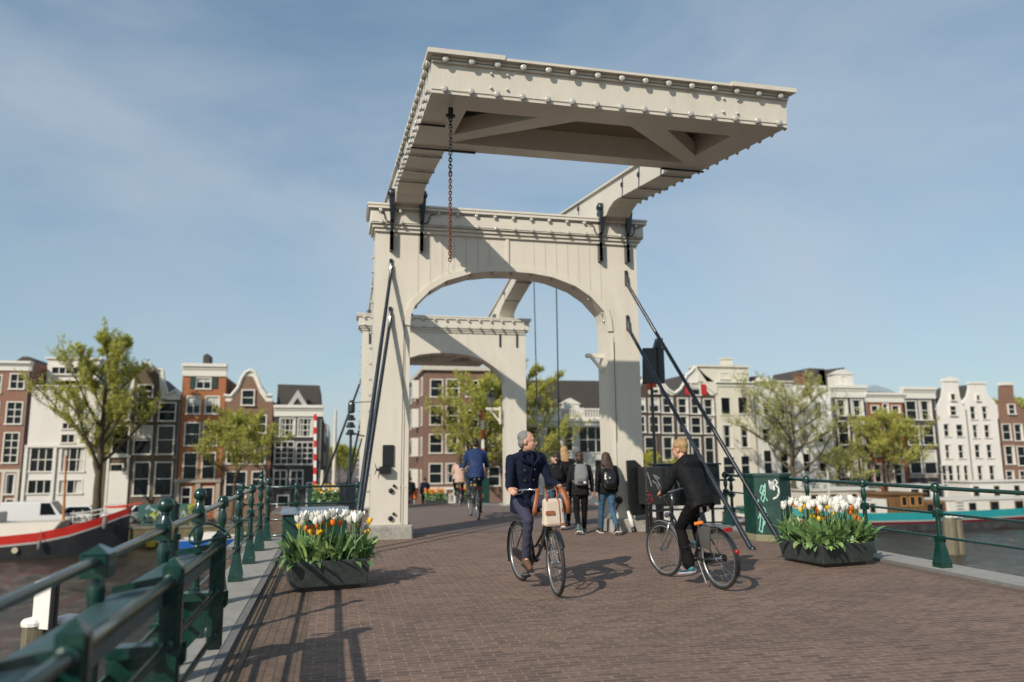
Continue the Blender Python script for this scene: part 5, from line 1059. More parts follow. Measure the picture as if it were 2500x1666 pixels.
HD['corner_brick']=dict(x=(8.43,16.44),top=10.33,w=[(8.91,10.21,7.66,9.48,1,2,0),(10.49,11.82,7.67,9.51,1,2,0),(8.89,10.19,4.94,6.87,1,2,0),(10.47,11.83,4.94,6.88,1,2,0),(8.86,10.2,2.23,4.13,1,2,0),(10.46,11.83,2.22,4.13,1,2,1),(8.86,10.19,-0.66,1.33,1,2,0),(10.49,11.48,-0.63,1.32,1,2,1),(12.43,13.75,4.66,6.46,1,2,0),(14.58,15.95,4.55,6.48,1,2,0),(12.44,13.75,2.26,3.77,1,2,0),(12.44,13.8,-0.89,0.99,1,2,0),(14.66,15.9,-0.98,0.96,1,2,0),(14.67,15.94,2.19,3.76,1,2,1),(12.43,13.76,7.71,9.42,1,2,0),(14.6,15.97,7.73,9.45,1,2,1),(9.27,10.48,-2.46,-1.59,2,1,1),(10.82,11.82,-2.49,-1.62,2,1,1)],e={'shop':(8.6,13.29,-2.7,-0.96)})
HD['white_mansard']=dict(x=(17.73,28.39),top=4.88,w=[(22.44,23.48,2.34,4.88,1,2,0),(24.02,26.85,2.18,4.96,3,2,0),(20.6,22.01,2.31,4.88,1,2,0),(18.42,20.03,2.32,4.88,1,2,0),(25.61,26.77,0.04,1.6,1,1,0)],e={'lintel':(18.09,28.44,4.89,5.36),'balu':(18.1,28.48,5.64,6.67),'proof':[(17.97,6.57),(18.35,9.65),(28.59,9.69),(28.49,6.63)],'dormer':(22.37,24.24,6.53,7.5),'pdorm':[(22.3,7.49),(23.22,8.19),(23.89,7.5)]})
HD['brown_gable_a']=dict(x=(29.71,34.59),top=8.13,w=[(31.78,32.96,8.23,9.21,1,2,2),(30.05,31.4,6.35,7.82,1,2,2),(31.72,32.96,6.31,7.83,1,2,2),(33.19,34.49,6.22,7.9,1,2,1),(29.98,31.35,4.22,5.96,1,2,0),(31.69,32.88,4.17,5.97,1,2,0),(33.16,34.46,4.12,5.98,1,2,0),(31.13,32.38,1.43,3.83,1,2,0),(33.11,34.43,1.36,3.83,1,2,1)],e={'pg':[(29.77,8.1),(30.11,8.74),(30.75,9.14),(31.42,10.24),(31.86,10.84),(32.51,11.05),(32.92,10.66),(33.05,10.06),(33.5,9.38),(34.01,8.79),(34.68,8.4),(34.67,8.15)],'pin':[(30.19,8.1),(30.84,8.75),(31.61,9.84),(32.16,10.35),(32.77,9.76),(33.17,9.17),(33.78,8.49),(34.3,8.15)]})
HD['brown_gable_b']=dict(x=(34.59,39.28),top=8.18,w=[(36.48,37.67,8.11,9.53,1,2,2),(34.94,36.23,6.18,7.89,1,2,1),(36.44,37.63,6.14,7.91,1,2,1),(37.9,39.21,6.0,7.84,1,2,1),(34.91,36.19,4.12,5.98,1,2,1),(36.4,37.64,4.07,5.89,1,2,0),(37.91,39.15,4.07,5.85,1,2,1),(34.91,36.08,1.74,3.78,1,1,0),(36.39,37.46,1.34,3.77,1,2,0),(37.88,39.01,0.93,3.82,1,2,0),(37.77,38.89,-0.43,0.74,1,1,0)],e={'pg':[(34.67,8.15),(34.68,8.4),(35.4,8.9),(35.75,9.41),(35.87,9.66),(36.12,10.31),(36.79,10.83),(37.14,11.24),(37.44,10.84),(38.16,9.84),(38.66,9.05),(39.4,8.45),(39.38,8.2)],'pin':[(34.94,8.15),(35.61,8.71),(35.97,9.41),(36.29,9.51),(37.76,9.59),(38.22,8.94),(38.84,8.19)],'shl':(35.94,36.48,8.22,9.36),'shr':(37.69,38.37,8.19,9.34)})
HD['cream_white']=dict(x=(39.43,44.05),top=9.39,w=[(40.03,41.1,6.14,7.98,1,1,0),(42.03,43.06,6.21,8.03,1,1,0),(40.02,41.14,2.66,5.04,1,2,1),(42.11,43.13,2.67,5.04,1,2,1),(39.96,41.26,-0.16,1.7,1,2,0),(42.03,43.02,-0.19,1.78,1,2,0),(40.05,41.05,9.93,10.61,1,1,0),(41.99,43.08,9.96,10.64,1,1,0)],e={'cornice':(39.67,44.24,9.14,9.65),'attic':(37.43,43.41,9.62,11.4),'chim':(41.19,42.31,11.41,12.4),'pscroll':[(37.14,11.34),(37.46,11.14),(38.29,10.35),(39.24,9.66),(39.68,9.56),(39.61,8.25),(38.88,8.95),(38.27,9.84),(37.33,10.74),(37.07,11.03)]})
HD['pale_white']=dict(x=(44.05,48.66),top=9.45,w=[(44.79,45.6,3.36,4.66,1,2,0),(44.97,45.88,6.08,7.5,1,2,1),(46.79,47.7,6.08,7.51,1,2,1),(46.78,47.69,4.66,5.37,1,2,1),(44.71,45.66,-0.22,2.36,1,2,0),(46.73,47.63,-0.15,2.35,1,2,0)],e={'cornice':(44.19,48.82,9.35,9.81),'proof':[(44.15,9.73),(44.53,10.4),(46.13,10.58),(46.94,9.77)],'dormer':(44.84,45.98,9.69,10.16)})
HD['bright_white']=dict(x=(48.66,53.58),top=9.41,w=[(49.39,50.11,6.04,7.33,2,2,0),(51.37,52.15,5.8,7.57,2,2,1),(49.51,50.23,3.19,4.21,1,2,0),(51.48,52.14,3.15,4.21,1,2,0),(49.45,50.27,0.02,1.98,1,2,0),(51.38,52.21,-0.01,1.96,1,2,0),(49.68,51.19,8.16,9.09,1,1,1)],e={'proof':[(51.02,9.41),(52.01,11.52),(53.93,11.45),(54.03,9.45)],'chim':(50.22,51.22,10.03,10.87)})
HD['black_dormer']=dict(x=(53.32,57.89),top=8.11,w=[(53.9,55.45,6.03,7.91,1,2,1),(55.81,57.46,6.04,7.93,1,2,1),(53.95,55.44,2.84,5.52,1,2,0),(55.8,57.4,2.83,5.52,1,2,1),(53.87,55.1,-0.7,2.1,2,1,1),(55.28,55.87,-0.66,2.09,1,1,0),(55.99,57.29,-0.73,2.08,2,1,1)],e={'cornice':(53.37,58.19,8.09,9.47),'proof':[(52.95,9.44),(53.16,11.28),(56.49,11.66),(57.56,9.5)],'dormer':(54.2,56.54,9.45,11.05)})
HD['red_brick']=dict(x=(57.68,62.75),top=7.6,w=[(58.35,59.47,6.37,7.29,1,1,1),(59.88,60.74,6.35,7.51,1,2,1),(61.03,62.23,6.34,7.31,1,1,1),(58.41,59.5,4.04,5.72,1,2,0),(59.86,60.59,4.04,5.72,1,2,1),(61.23,62.21,3.99,5.73,1,2,1),(58.3,59.3,1.56,2.9,1,2,0),(61.15,62.13,1.31,2.97,1,2,1),(58.11,59.13,-1.32,0.83,1,2,0),(59.61,60.33,-1.34,0.82,1,2,0),(60.56,62.02,-1.56,0.81,1,2,1)],e={'cornice':(57.86,62.75,7.6,8.68),'pglass':[(58.29,8.87),(59.83,9.63),(61.52,9.23),(62.47,8.81)]})
HD['dark_slate']=dict(x=(62.57,67.0),top=8.09,w=[(62.91,64.43,5.6,7.86,1,2,0),(64.64,66.41,5.58,7.88,1,2,1),(62.86,64.51,2.8,5.01,1,2,0),(64.84,66.51,2.77,5.01,1,2,0),(62.79,64.47,-0.41,2.25,1,2,0),(64.68,66.46,-0.46,2.24,1,2,2),(65.01,66.04,-2.25,-1.32,1,1,0),(62.92,63.96,-2.11,-1.39,1,1,1)],e={'cornice':(62.52,67.49,8.07,9.38),'ground':(62.28,66.79,-2.34,-0.53)})
HD['white_neck_a']=dict(x=(66.9,71.12),top=6.83,w=[(69.04,69.64,7.89,8.67,1,1,0),(68.77,69.59,6.16,7.26,1,2,0),(67.75,68.56,3.77,5.21,1,2,1),(69.45,70.33,3.76,5.16,1,2,0),(67.65,68.41,1.29,2.86,1,2,1),(69.43,70.26,1.28,2.85,1,2,1),(66.9,67.46,-1.5,0.54,1,2,0),(67.84,68.47,-1.51,0.53,1,2,0),(68.92,69.55,-1.48,0.52,1,2,1),(69.93,70.57,-1.49,0.51,1,2,1)],e={'pg':[(66.77,6.81),(66.87,7.14),(67.48,7.46),(68.02,8.33),(68.26,9.31),(68.37,10.35),(70.38,10.38),(70.32,9.34),(70.4,8.36),(70.67,7.38),(71.12,6.84)],'ptop':[(68.25,10.07),(68.31,10.38),(68.84,10.5),(69.37,10.64),(69.87,10.51),(70.44,10.38),(70.41,10.11)]})
HD['white_neck_b']=dict(x=(70.94,75.51),top=7.51,w=[(72.56,73.01,7.89,8.55,1,1,0),(71.6,72.38,5.74,7.26,1,2,1),(73.23,74.06,5.76,7.27,1,2,1),(71.67,72.46,3.58,5.13,1,2,1),(73.29,74.1,3.62,5.13,1,2,1),(71.69,72.49,1.33,2.87,1,2,1),(73.33,74.14,1.28,2.86,1,2,1),(71.75,72.58,-1.54,0.47,1,2,1),(73.35,74.23,-1.6,0.47,1,2,1)],e={'pg':[(70.55,7.49),(70.87,7.92),(71.44,8.37),(71.8,9.25),(71.89,9.99),(74.13,10.03),(74.15,9.16),(74.45,8.4),(75.18,7.85),(75.27,7.52)],'ptop':[(71.77,9.85),(71.8,10.07),(74.24,10.11),(74.22,9.88)]})
HD['brown_end']=dict(x=(75.29,81.57),top=5.78,w=[(76.81,77.88,6.3,7.56,1,2,0),(75.75,77.03,3.28,5.25,1,2,0),(77.42,78.72,3.2,5.25,1,2,1),(75.76,77.21,0.5,2.72,1,2,1),(77.5,78.99,0.32,2.65,1,2,1),(75.63,76.81,-1.58,-0.14,1,2,1),(77.47,78.66,-1.61,-0.16,1,2,1),(79.63,80.98,3.14,5.23,1,2,0)],e={'pg':[(75.37,5.77),(75.93,7.53),(76.23,9.86),(78.04,9.88),(77.93,7.99),(78.82,7.11),(79.91,6.23),(81.89,5.79)],'ptop':[(76.15,9.74),(76.26,10.06),(77.14,10.2),(78.0,10.08),(78.03,9.77)]})
def bmat(n, c, k=.8, **kw):
    c2 = tuple(x*k for x in c); return brick(n, c, c2, tuple(min(1, x*1.15+.012) for x in c), bw=.22, rh=.075, ms=.008, stain=tuple(x*.55 for x in c), stain_amt=.30, sscale=.35, **kw)
def pl(n, c, **kw): return mat(n, c, .8, var=.05, scale=.8, dirt=tuple(x*.72 for x in c), dirt_amt=.30, dscale=.5, stretch=(1, 1, .4), **kw)
hr = random.Random(11)
def window(parent, r, y, L, cols, rows, cur, casing=.10, sill=True, fm=None):
    X0, X1, Z0, Z1 = r; fm = fm or M_frame; b = MB(); fw = min(casing, (X1-X0)*.16)
    x0, x1, z0, z1 = X0+.001, X1-.001, Z0+.001, Z1-.001
    yf, yb = y-.035, y+.13
    b.box(x0, x0+fw, yf, yb, z0, z1); b.box(x1-fw, x1, yf, yb, z0, z1); b.box(x0+fw, x1-fw, yf, yb, z1-fw, z1); b.box(x0+fw, x1-fw, yf, yb, z0, z0+fw)
    ix0, ix1, iz0, iz1 = x0+fw, x1-fw, z0+fw, z1-fw; t = .035
    for i in range(1, cols): xx = ix0+(ix1-ix0)*i/cols; b.box(xx-t, xx+t, y+.05, y+.10, iz0, iz1)
    for j in range(1, rows): zz = iz0+(iz1-iz0)*j/rows; b.box(ix0, ix1, y+.045, y+.09, zz-t, zz+t)
    if sill: b.box(x0-.05, x1+.05, y-.12, y-.036, z0-.02, z0+.10)
    w = b.build('window', fm, parent, loc=L)
    b = MB(); b.quad((ix0, y+.11, iz0), (ix1, y+.11, iz0), (ix1, y+.11, iz1), (ix0, y+.11, iz1)); b.build('pane', M_glass, w, loc=L, fixn=False)
    if cur:
        b = MB(); hh = iz1-iz0
        if cur == 1 or cur == 3:
            k = hr.uniform(.16, .30)*(ix1-ix0); yy = y+.104
            b.quad((ix0, yy, iz0), (ix0+k, yy, iz0), (ix0+k*.85, yy, iz1), (ix0, yy, iz1)); b.quad((ix1-k, yy, iz0), (ix1, yy, iz0), (ix1, yy, iz1), (ix1-k*.8, yy, iz1))
        else:
            k = hr.uniform(.35, .5); b.quad((ix0, y+.104, iz1-hh*k), (ix1, y+.104, iz1-hh*k), (ix1, y+.104, iz1), (ix0, y+.104, iz1))
        b.build('curtain', M_curtain, w, loc=L, fixn=False)
    return w
def wall_with_holes(b, x0, x1, z0, z1, holes, y, dp=.16):
    xs = sorted({x0, x1}|{v for h in holes for v in (h[0], h[1]) if x0 < v < x1}); zs = sorted({z0, z1}|{v for h in holes for v in (h[2], h[3]) if z0 < v < z1})
    for i in range(len(xs)-1):
        for j in range(len(zs)-1):
            cx, cz = (xs[i]+xs[i+1])/2, (zs[j]+zs[j+1])/2
            if not any(h[0] < cx < h[1] and h[2] < cz < h[3] for h in holes): b.quad((xs[i], y, zs[j]), (xs[i+1], y, zs[j]), (xs[i+1], y, zs[j+1]), (xs[i], y, zs[j+1]))
    for h in holes:
        a, c, d, e = h; b.quad((a, y, d), (a, y+dp, d), (a, y+dp, e), (a, y, e)); b.quad((c, y, d), (c, y, e), (c, y+dp, e), (c, y+dp, d)); b.quad((a, y, e), (a, y+dp, e), (c, y+dp, e), (c, y, e)); b.quad((a, y, d), (c, y, d), (c, y+dp, d), (a, y+dp, d))
def house(key, label, wm, trim=None, roofz=2.2, depth=10., y=YH, curt=True, base=None, name='canal_house', flat=False, grow=0.):
    D = HD[key]; X0, X1 = D['x']; T = D['top']; e = D['e']; trim = trim or M_frame
    t = thing(name, label, 'house', ((X0+X1)/2, y, QZ)); L = tuple(t.location)
    X0 += .015; X1 -= .015
    ws = []
    gr_ = grow
    for a, c, d, f, co, ro, cu in D['w']:
        a, c = min(a, c)-gr_, max(a, c)+gr_; d -= gr_*.6; f += gr_*.6; f = min(f, T-.01) if T-.5 < f < T+.5 and d < T-.8 else f; ws.append((a, c, max(d, QZ+.02), f, co, ro, cu))
    inw = [w for w in ws if w[3] <= T+.02 and w[0] > X0 and w[1] < X1]; outw = [w for w in ws if w not in inw]
    holes = []
    for w in inw:
        if not any(w[0] < h[1] and w[1] > h[0] and w[2] < h[3] and w[3] > h[2] for h in holes): holes.append(w[:4])
    inw = [w for w in inw if w[:4] in holes]
    b = MB(); wall_with_holes(b, X0, X1, QZ-.1, T, holes, y); b.quad((X0, y, QZ-.1), (X0, y, T), (X0, y+depth, T), (X0, y+depth, QZ-.1)); b.quad((X1, y, QZ-.1), (X1, y+depth, QZ-.1), (X1, y+depth, T), (X1, y, T)); b.quad((X0, y+depth, QZ-.1), (X0, y+depth, T), (X1, y+depth, T), (X1, y+depth, QZ-.1))
    b.quad((X0, y+.02, T-.02), (X1, y+.02, T-.02), (X1, y+depth, T-.02), (X0, y+depth, T-.02)); b.build('wall', wm, t, loc=L, fixn=False)
    for w in inw: window(t, w[:4], y, L, w[4], w[5], w[6] if curt else 0)
    for w in outw:
        if 'attic' in e or 'pg' in e or w[2] > T-1: window(t, w[:4], y-.14 if w[2] > T-1 and 'pg' not in e and 'attic' not in e else y-.135, L, w[4], w[5], w[6])
    if 'cornice' in e:
        a, c, d, f = e['cornice']; a, c = X0, X1; h_ = f-d; b = MB(); b.box(a-.02, c+.02, y-.12, y+.3, d, d+h_*.55); b.box(a-.04, c+.04, y-.22, y+.3, d+h_*.552, d+h_*.75, .02); b.box(a-.06, c+.06, y-.38, y+.35, d+h_*.752, f, .03); b.build('cornice', trim, t, loc=L)
    if 'pg' in e:
        pg = e['pg']; b = MB(); pin = e.get('pin')
        b.prism(pin or pg, y-.002, y+.35); b.build('gable', wm, t, loc=L)
        if pin:
            out = [p for p in pg[1:-1]]; b = MB(); b.prism(pg, y+.02, y+.30); 
            # raised white moulding following the gable line
            b.path([(p[0], y-.05, p[1]-.07) for p in out], .15, 8); b.build('gable_moulding', trim, t, loc=L)
        b = MB(); xm = (X0+X1)/2; zr = T+roofz; b.prism([(X0+.1, T-.1), (xm, zr), (X1-.1, T-.1)], y+.36, y+depth, 'XZ'); b.build('roof', M_roof, t, loc=L)
    if (len(label)+len(key)) % 2:
        b = MB(); xx = X1-.12; b.path([(xx, y-.09, T-.3), (xx, y-.09, QZ+.1)], .055, 6); b.build('drainpipe', mat('drainpipe_grey', (.2, .2, .19), .6), t, loc=L)
    if 'ptop' in e: b = MB(); b.prism(e['ptop'], y-.12, y+.4); b.build('gable_cap', trim, t, loc=L)
    if 'proof' in e:
        b = MB(); pr = e['proof']; n = len(pr); zt = max(p[1] for p in pr); b.prism([(min(p[0] for p in pr)+.05, T), pr[1], pr[2], (max(p[0] for p in pr)-.05, T)], y+1.0+(len(key)*.137+ord(key[0])*.071) % .9, y+depth-1-(len(key)*.211) % .8); b.build('roof', M_roof, t, loc=L)
    elif 'pg' not in e:
        b = MB(); b.prism([(X0+.3, T), (X0+1.2, T+.7), (X1-1.2, T+.7), (X1-.3, T)], y+2.5, y+depth-1); b.build('roof', M_roof, t, loc=L)
    if 'dormer' in e: a, c, d, f = e['dormer']; b = MB(); b.box(a, c, y+.2, y+2.2, T, f-.35); b.prism([(a-.2, f-.35), ((a+c)/2, f+.25), (c+.2, f-.35)], y+.1, y+2.3); dm = b.build('dormer', trim, t, loc=L); window(dm, (a+(c-a)*.3, c-(c-a)*.3, T+.3, f-.5), y+.17, L, 1, 2, 0, sill=False)
    if 'attic' in e:
        a, c, d, f = e['attic']; b = MB(); b.box(a, c, y-.1, y+2, d, f-.2); b.box(a-.1, c+.1, y-.3, y+2.1, f-.2, f); b.build('attic', wm, t, loc=L)
    if 'chim' in e: a, c, d, f = e['chim']; b = MB(); b.box(a, c, y+1.2, y+2, T, f-.15); b.box(a-.08, c+.08, y+1.1, y+2.1, f-.15, f); b.build('chimney', wm if key != 'bright_white' else bmat('chimney_brick', (.2, .09, .06)), t, loc=L)
    for k in ('shl', 'shr'):
        if k in e: a, c, d, f = e[k]; b = MB(); b.box(a, c, y-.10, y-.03, d, f); b.build('shutter', mat('shutter_green', (.012, .035, .03), .6) if key == 'orange_brick' else mat('shutter_red', (.42, .02, .02), .6), t, loc=L)
    return t, L, e
CB_ = {}
t, L, e = house('red_left', 'pinkish brown brick house with white cornice at the far left edge', bmat('brick_pinkbrown', (.27, .135, .095)))
b = MB(); b.box(-28.99, -26.16, YH-.10, YH-.045, .9, 1.15); b.box(-26.5, -26.2, YH-.10, YH-.045, QZ, .9); b.box(-27.6, -27.38, YH-.10, YH-.045, QZ, .9); b.build('shop_surround', mat('cream_wood', (.55, .50, .42), .6), t, loc=L)
t, L, e = house('studio', 'smooth white house with two tall grids of studio windows behind the big tree', pl('render_white', (.66, .62, .58)))
a, c, d, f = e['pent']; b = MB(); b.box(a, c, YH+2.5, YH+8, d, f); b.box(a-.2, c+.2, YH+2.3, YH+8, f, f+.15); b.build('penthouse', bpy.data.materials['render_white'], t, loc=L)
a, c, d, f = e['penthwin']; window(t, (a, c, d, f), YH+2.36, L, 5, 1, 0)
a, c, d, f = HD['studio']['e']['cornice']; b = MB(); b.box(a+.1, a+.35, YH-.16, YH-.04, QZ, 3.0); b.box((a+c)/2-.55, (a+c)/2-.3, YH-.16, YH-.04, QZ, 3.0); b.box(a+.1, c-.9, YH-.2, YH-.04, 3.0, 3.2); b.build('pilaster', M_frame, t, loc=L)
t, L, e = house('neck_brown', 'dark brown brick house with white scrolled neck gable right of the big tree', bmat('brick_umber', (.115, .08, .052)), roofz=2.6)
a, c, d, f = e['door']; b = MB(); b.box(a, a+.18, YH-.14, YH-.04, QZ, f); b.box(c-.18, c, YH-.14, YH-.04, QZ, f); b.box(a-.05, c+.05, YH-.2, YH-.04, f-.02, f+.2); b.box(a+.2, c-.2, YH-.09, YH-.04, QZ, f-1.2); b.build('door_surround', M_frame, t, loc=L)
t, L, e = house('orange_brick', 'orange brick house with white flat cornice, shutters and grey stone portal', bmat('brick_orange', (.36, .135, .055)))
a, c, d, f = e['portal']; b = MB(); b.box(a, a+.35, YH-.22, YH-.045, QZ, f-.35); b.box(c-.35, c, YH-.22, YH-.045, QZ, f-.35); b.box((a+c)/2-.2, (a+c)/2+.2, YH-.2, YH-.045, QZ, f-.35); b.box(a-.1, c+.1, YH-.32, YH-.045, f-.345, f, .03); b.build('stone_portal', pl('portal_stone', (.33, .28, .23)), t, loc=L)
a, c, d, f = e['hook']; b = MB(); b.box(a+.3, c-.3, YH-.3, YH+1.5, d, f+.2); b.ball(((a+c)/2, YH, f+.15), .22, 8); b.build('hoist', M_roof, t, loc=L)
t, L, e = house('bell_brown', 'brown brick house with white bell gable behind the small yellow-green tree', bmat('brick_brown', (.205, .12, .08)), roofz=2.6)
t, L, e = house('black_corner', 'black painted corner house with white small-paned windows and triangular dormer', pl('black_render', (.042, .040, .042)), depth=14)
p = e['pped']; b = MB(); b.prism([p[0], p[1], p[2], (p[2][0]-.45, p[2][1]), (p[1][0], p[1][1]-.75), (p[0][0]+.45, p[0][1])], YH-.2, YH+.6); b.build('pediment', pl('pediment_grey', (.42, .40, .37)), t, loc=L)
b = MB(); b.prism([(p[0][0]+.4, p[0][1]), (p[1][0], p[1][1]-.7), (p[2][0]-.4, p[2][1])], YH-.05, YH+3); b.build('dormer', bpy.data.materials['black_render'], t, loc=L)
for i in range(3): window(t, (HD['black_corner']['x'][1]-.02, 0, 0, 0), YH, L, 1, 1, 0) if 0 else None
t, L, e = house('corner_brick', 'four storey brown brick corner building seen through the far arch', bmat('brick_mauve', (.20, .115, .085)), depth=30, name='corner_building')
D = HD['corner_brick']; a, c, d, f = e['shop']; b = MB(); b.box(a, c, YH-.18, YH-.045, f-.25, f, .02)
for x in np.linspace(a, c-.3, 6): b.box(x, x+.22, YH-.14, YH-.045, QZ, f-.251)
b.build('shop_front', M_frame, t, loc=L)
b = MB(); b.box(D['x'][0]-.3, D['x'][1]+.1, YH-.35, YH+30, D['top'], D['top']+.4); b.build('eaves', pl('eaves_cream', (.5, .46, .4)), t, loc=L)
for i, yy in enumerate((76, 79.5, 83, 87, 92)):
    for z0 in (-1.2, 2.0, 5.0, 8.0):
        b = MB(); x = D['x'][0]; b.box(x-.06 if i != 1 else x-.7, x-.002, yy, yy+1.3, z0, z0+1.9); w = b.build('bay_window', M_frame, t, loc=L)
        b = MB(); xx = (x-.06 if i != 1 else x-.7)-.004; b.quad((xx, yy+.15, z0+.2), (xx, yy+1.15, z0+.2), (xx, yy+1.15, z0+1.7), (xx, yy+.15, z0+1.7)); b.build('pane', M_glass, w, loc=L, fixn=False)
t, L, e = house('white_mansard', 'low white building with balustrade and brown mansard roof behind the right post', pl('white_stucco', (.56, .54, .50)), name='mansard_building', depth=12)
a, c, d, f = e['balu']; b = MB(); b.box(a, c, YH-.3, YH-.05, d-.0, d+.15); b.box(a, c, YH-.3, YH-.05, f-.15, f)
for x in np.arange(a+.1, c-.1, .28): b.box(x, x+.13, YH-.24, YH-.10, d+.15, f-.15)
for x in np.arange(a, c, 2.8): b.box(x, x+.9, YH-.32, YH-.04, d+.001, f+.05)
b.build('balustrade', M_frame, t, loc=L)
a, c, d, f = e['lintel']; b = MB(); b.box(a, c, YH-.25, YH-.04, d, f); b.box(a, c, YH-.5, YH-.04, f, f+.3); b.build('entablature', M_frame, t, loc=L)
t, L, e = house('brown_gable_a', 'dark brown house with red shutters beside the right portal post', bmat('brick_dark_a', (.068, .048, .038)), roofz=2.2)
t, L, e = house('brown_gable_b', 'dark brown house with white curved gable and red shuttered attic window', bmat('brick_dark_b', (.06, .044, .036)), roofz=2.4)
t, L, e = house('cream_white', 'cream white house with raised attic, blue windows and a square chimney', pl('cream_render', (.60, .56, .47)), grow=.09)
b = MB(); b.prism(e['pscroll'], YH-.1, YH+.4); b.build('scroll_wing', bpy.data.materials['cream_render'], t, loc=L)
t, L, e = house('pale_white', 'pale white house with dark roof bump behind the large bare-branched tree', pl('pale_render', (.58, .57, .54)), grow=.09)
t, L, e = house('bright_white', 'bright white house with red brick chimney left of the black one with white dormer', pl('bright_render', (.70, .69, .67)), grow=.09)
t, L, e = house('black_dormer', 'black house with white cornice and white hoist dormer on its steep roof', pl('ink_render', (.028, .027, .033)))
a, c, d, f = (HD['black_dormer']['x'][0]+.3, HD['black_dormer']['x'][1]-.3, QZ, -.9); b = MB(); b.box(a, c, YH-1.6, YH-.05, QZ, -1.6); b.box(a-.1, c+.1, YH-1.8, YH-.05, -1.6, -1.25, .03); b.build('cream_porch', mat('cream_wood', (.55, .5, .42)), t, loc=L)
t, L, e = house('red_brick', 'red brick house with white cornice behind the green tree on the right', bmat('brick_red', (.26, .075, .038)))
b = MB(); g_ = e['pglass']; b.prism(g_, YH+.8, YH+3); b.build('roof_glazing', mat('roof_glass', (.3, .36, .4), .2), t, loc=L)
t, L, e = house('dark_slate', 'dark slate coloured house with grey stone ground floor left of the white gables', pl('slate_render', (.045, .040, .045)))
a, c, d, f = e['ground']; b = MB(); b.box(a, c, YH-.1, YH-.04, max(d, QZ), f) if 0 else b.box(a+.2, c-.5, YH-.14, YH-.045, f-.3, f); b.build('stone_band', pl('portal_stone', (.33, .28, .23)), t, loc=L)
t, L, e = house('white_neck_a', 'white house with narrow tall neck gable, left one of the white pair', pl('chalk_render', (.70, .66, .61)), trim=pl('chalk_render', (.70, .66, .61)), roofz=2.4, grow=.09)
t, L, e = house('white_neck_b', 'white house with broad neck gable, right one of the white pair', pl('chalk_render', (.70, .66, .61)), trim=pl('chalk_render', (.70, .66, .61)), roofz=2.4, grow=.09)
t, L, e = house('brown_end', 'reddish brown brick house with tall chimney-like gable at the right edge', bmat('brick_end', (.23, .125, .085)), roofz=2.0)
# rows behind, seen down the street and over the roofs
def block(label, x0, x1, y0, y1, z1, m, side, n=5):
    t = thing('street_house', label, 'house', ((x0+x1)/2, (y0+y1)/2, QZ)); L = tuple(t.location); b = MB(); b.box(x0, x1, y0, y1, QZ, z1); b.build('wall', m, t, loc=L)
    b = MB(); b.prism([(x0, z1), ((x0+x1)/2, z1+2), (x1, z1)], y0+.1, y1-.1); b.build('roof', M_roof, t, loc=L)
    X = x0 if side < 0 else x1
    for i in range(n):
        yy = y0+(y1-y0)*(i+.5)/n
        for z in (-2, 1, 4, 7):
            if z+1.8 < z1: b = MB(); b.box(min(X, X+side*.06), max(X, X+side*.06), yy-.6, yy+.6, z, z+1.8); w = b.build('window', M_frame, t, loc=L); b = MB(); q = X+side*.065; b.quad((q, yy-.45, z+.15), (q, yy+.45, z+.15), (q, yy+.45, z+1.65), (q, yy-.45, z+1.65)); b.build('pane', M_glass, w, loc=L, fixn=False)
xs_ = HD['black_corner']['x'][1]
block('dark brick terrace down the left side of the side street', xs_-9, xs_-.2, 89, 130, 6.5, bmat('brick_s1', (.12, .08, .06)), 1, 9)
block('brown brick terrace down the right side of the side street', HD['corner_brick']['x'][0]+.2, HD['corner_brick']['x'][0]+9, 105, 160, 8.5, bmat('brick_s2', (.16, .10, .075)), -1, 9)
block('grey house beyond the terrace, left of the side street', xs_-8, xs_+.1, 132, 175, 7.5, pl('s3', (.35, .33, .30)), 1, 8)
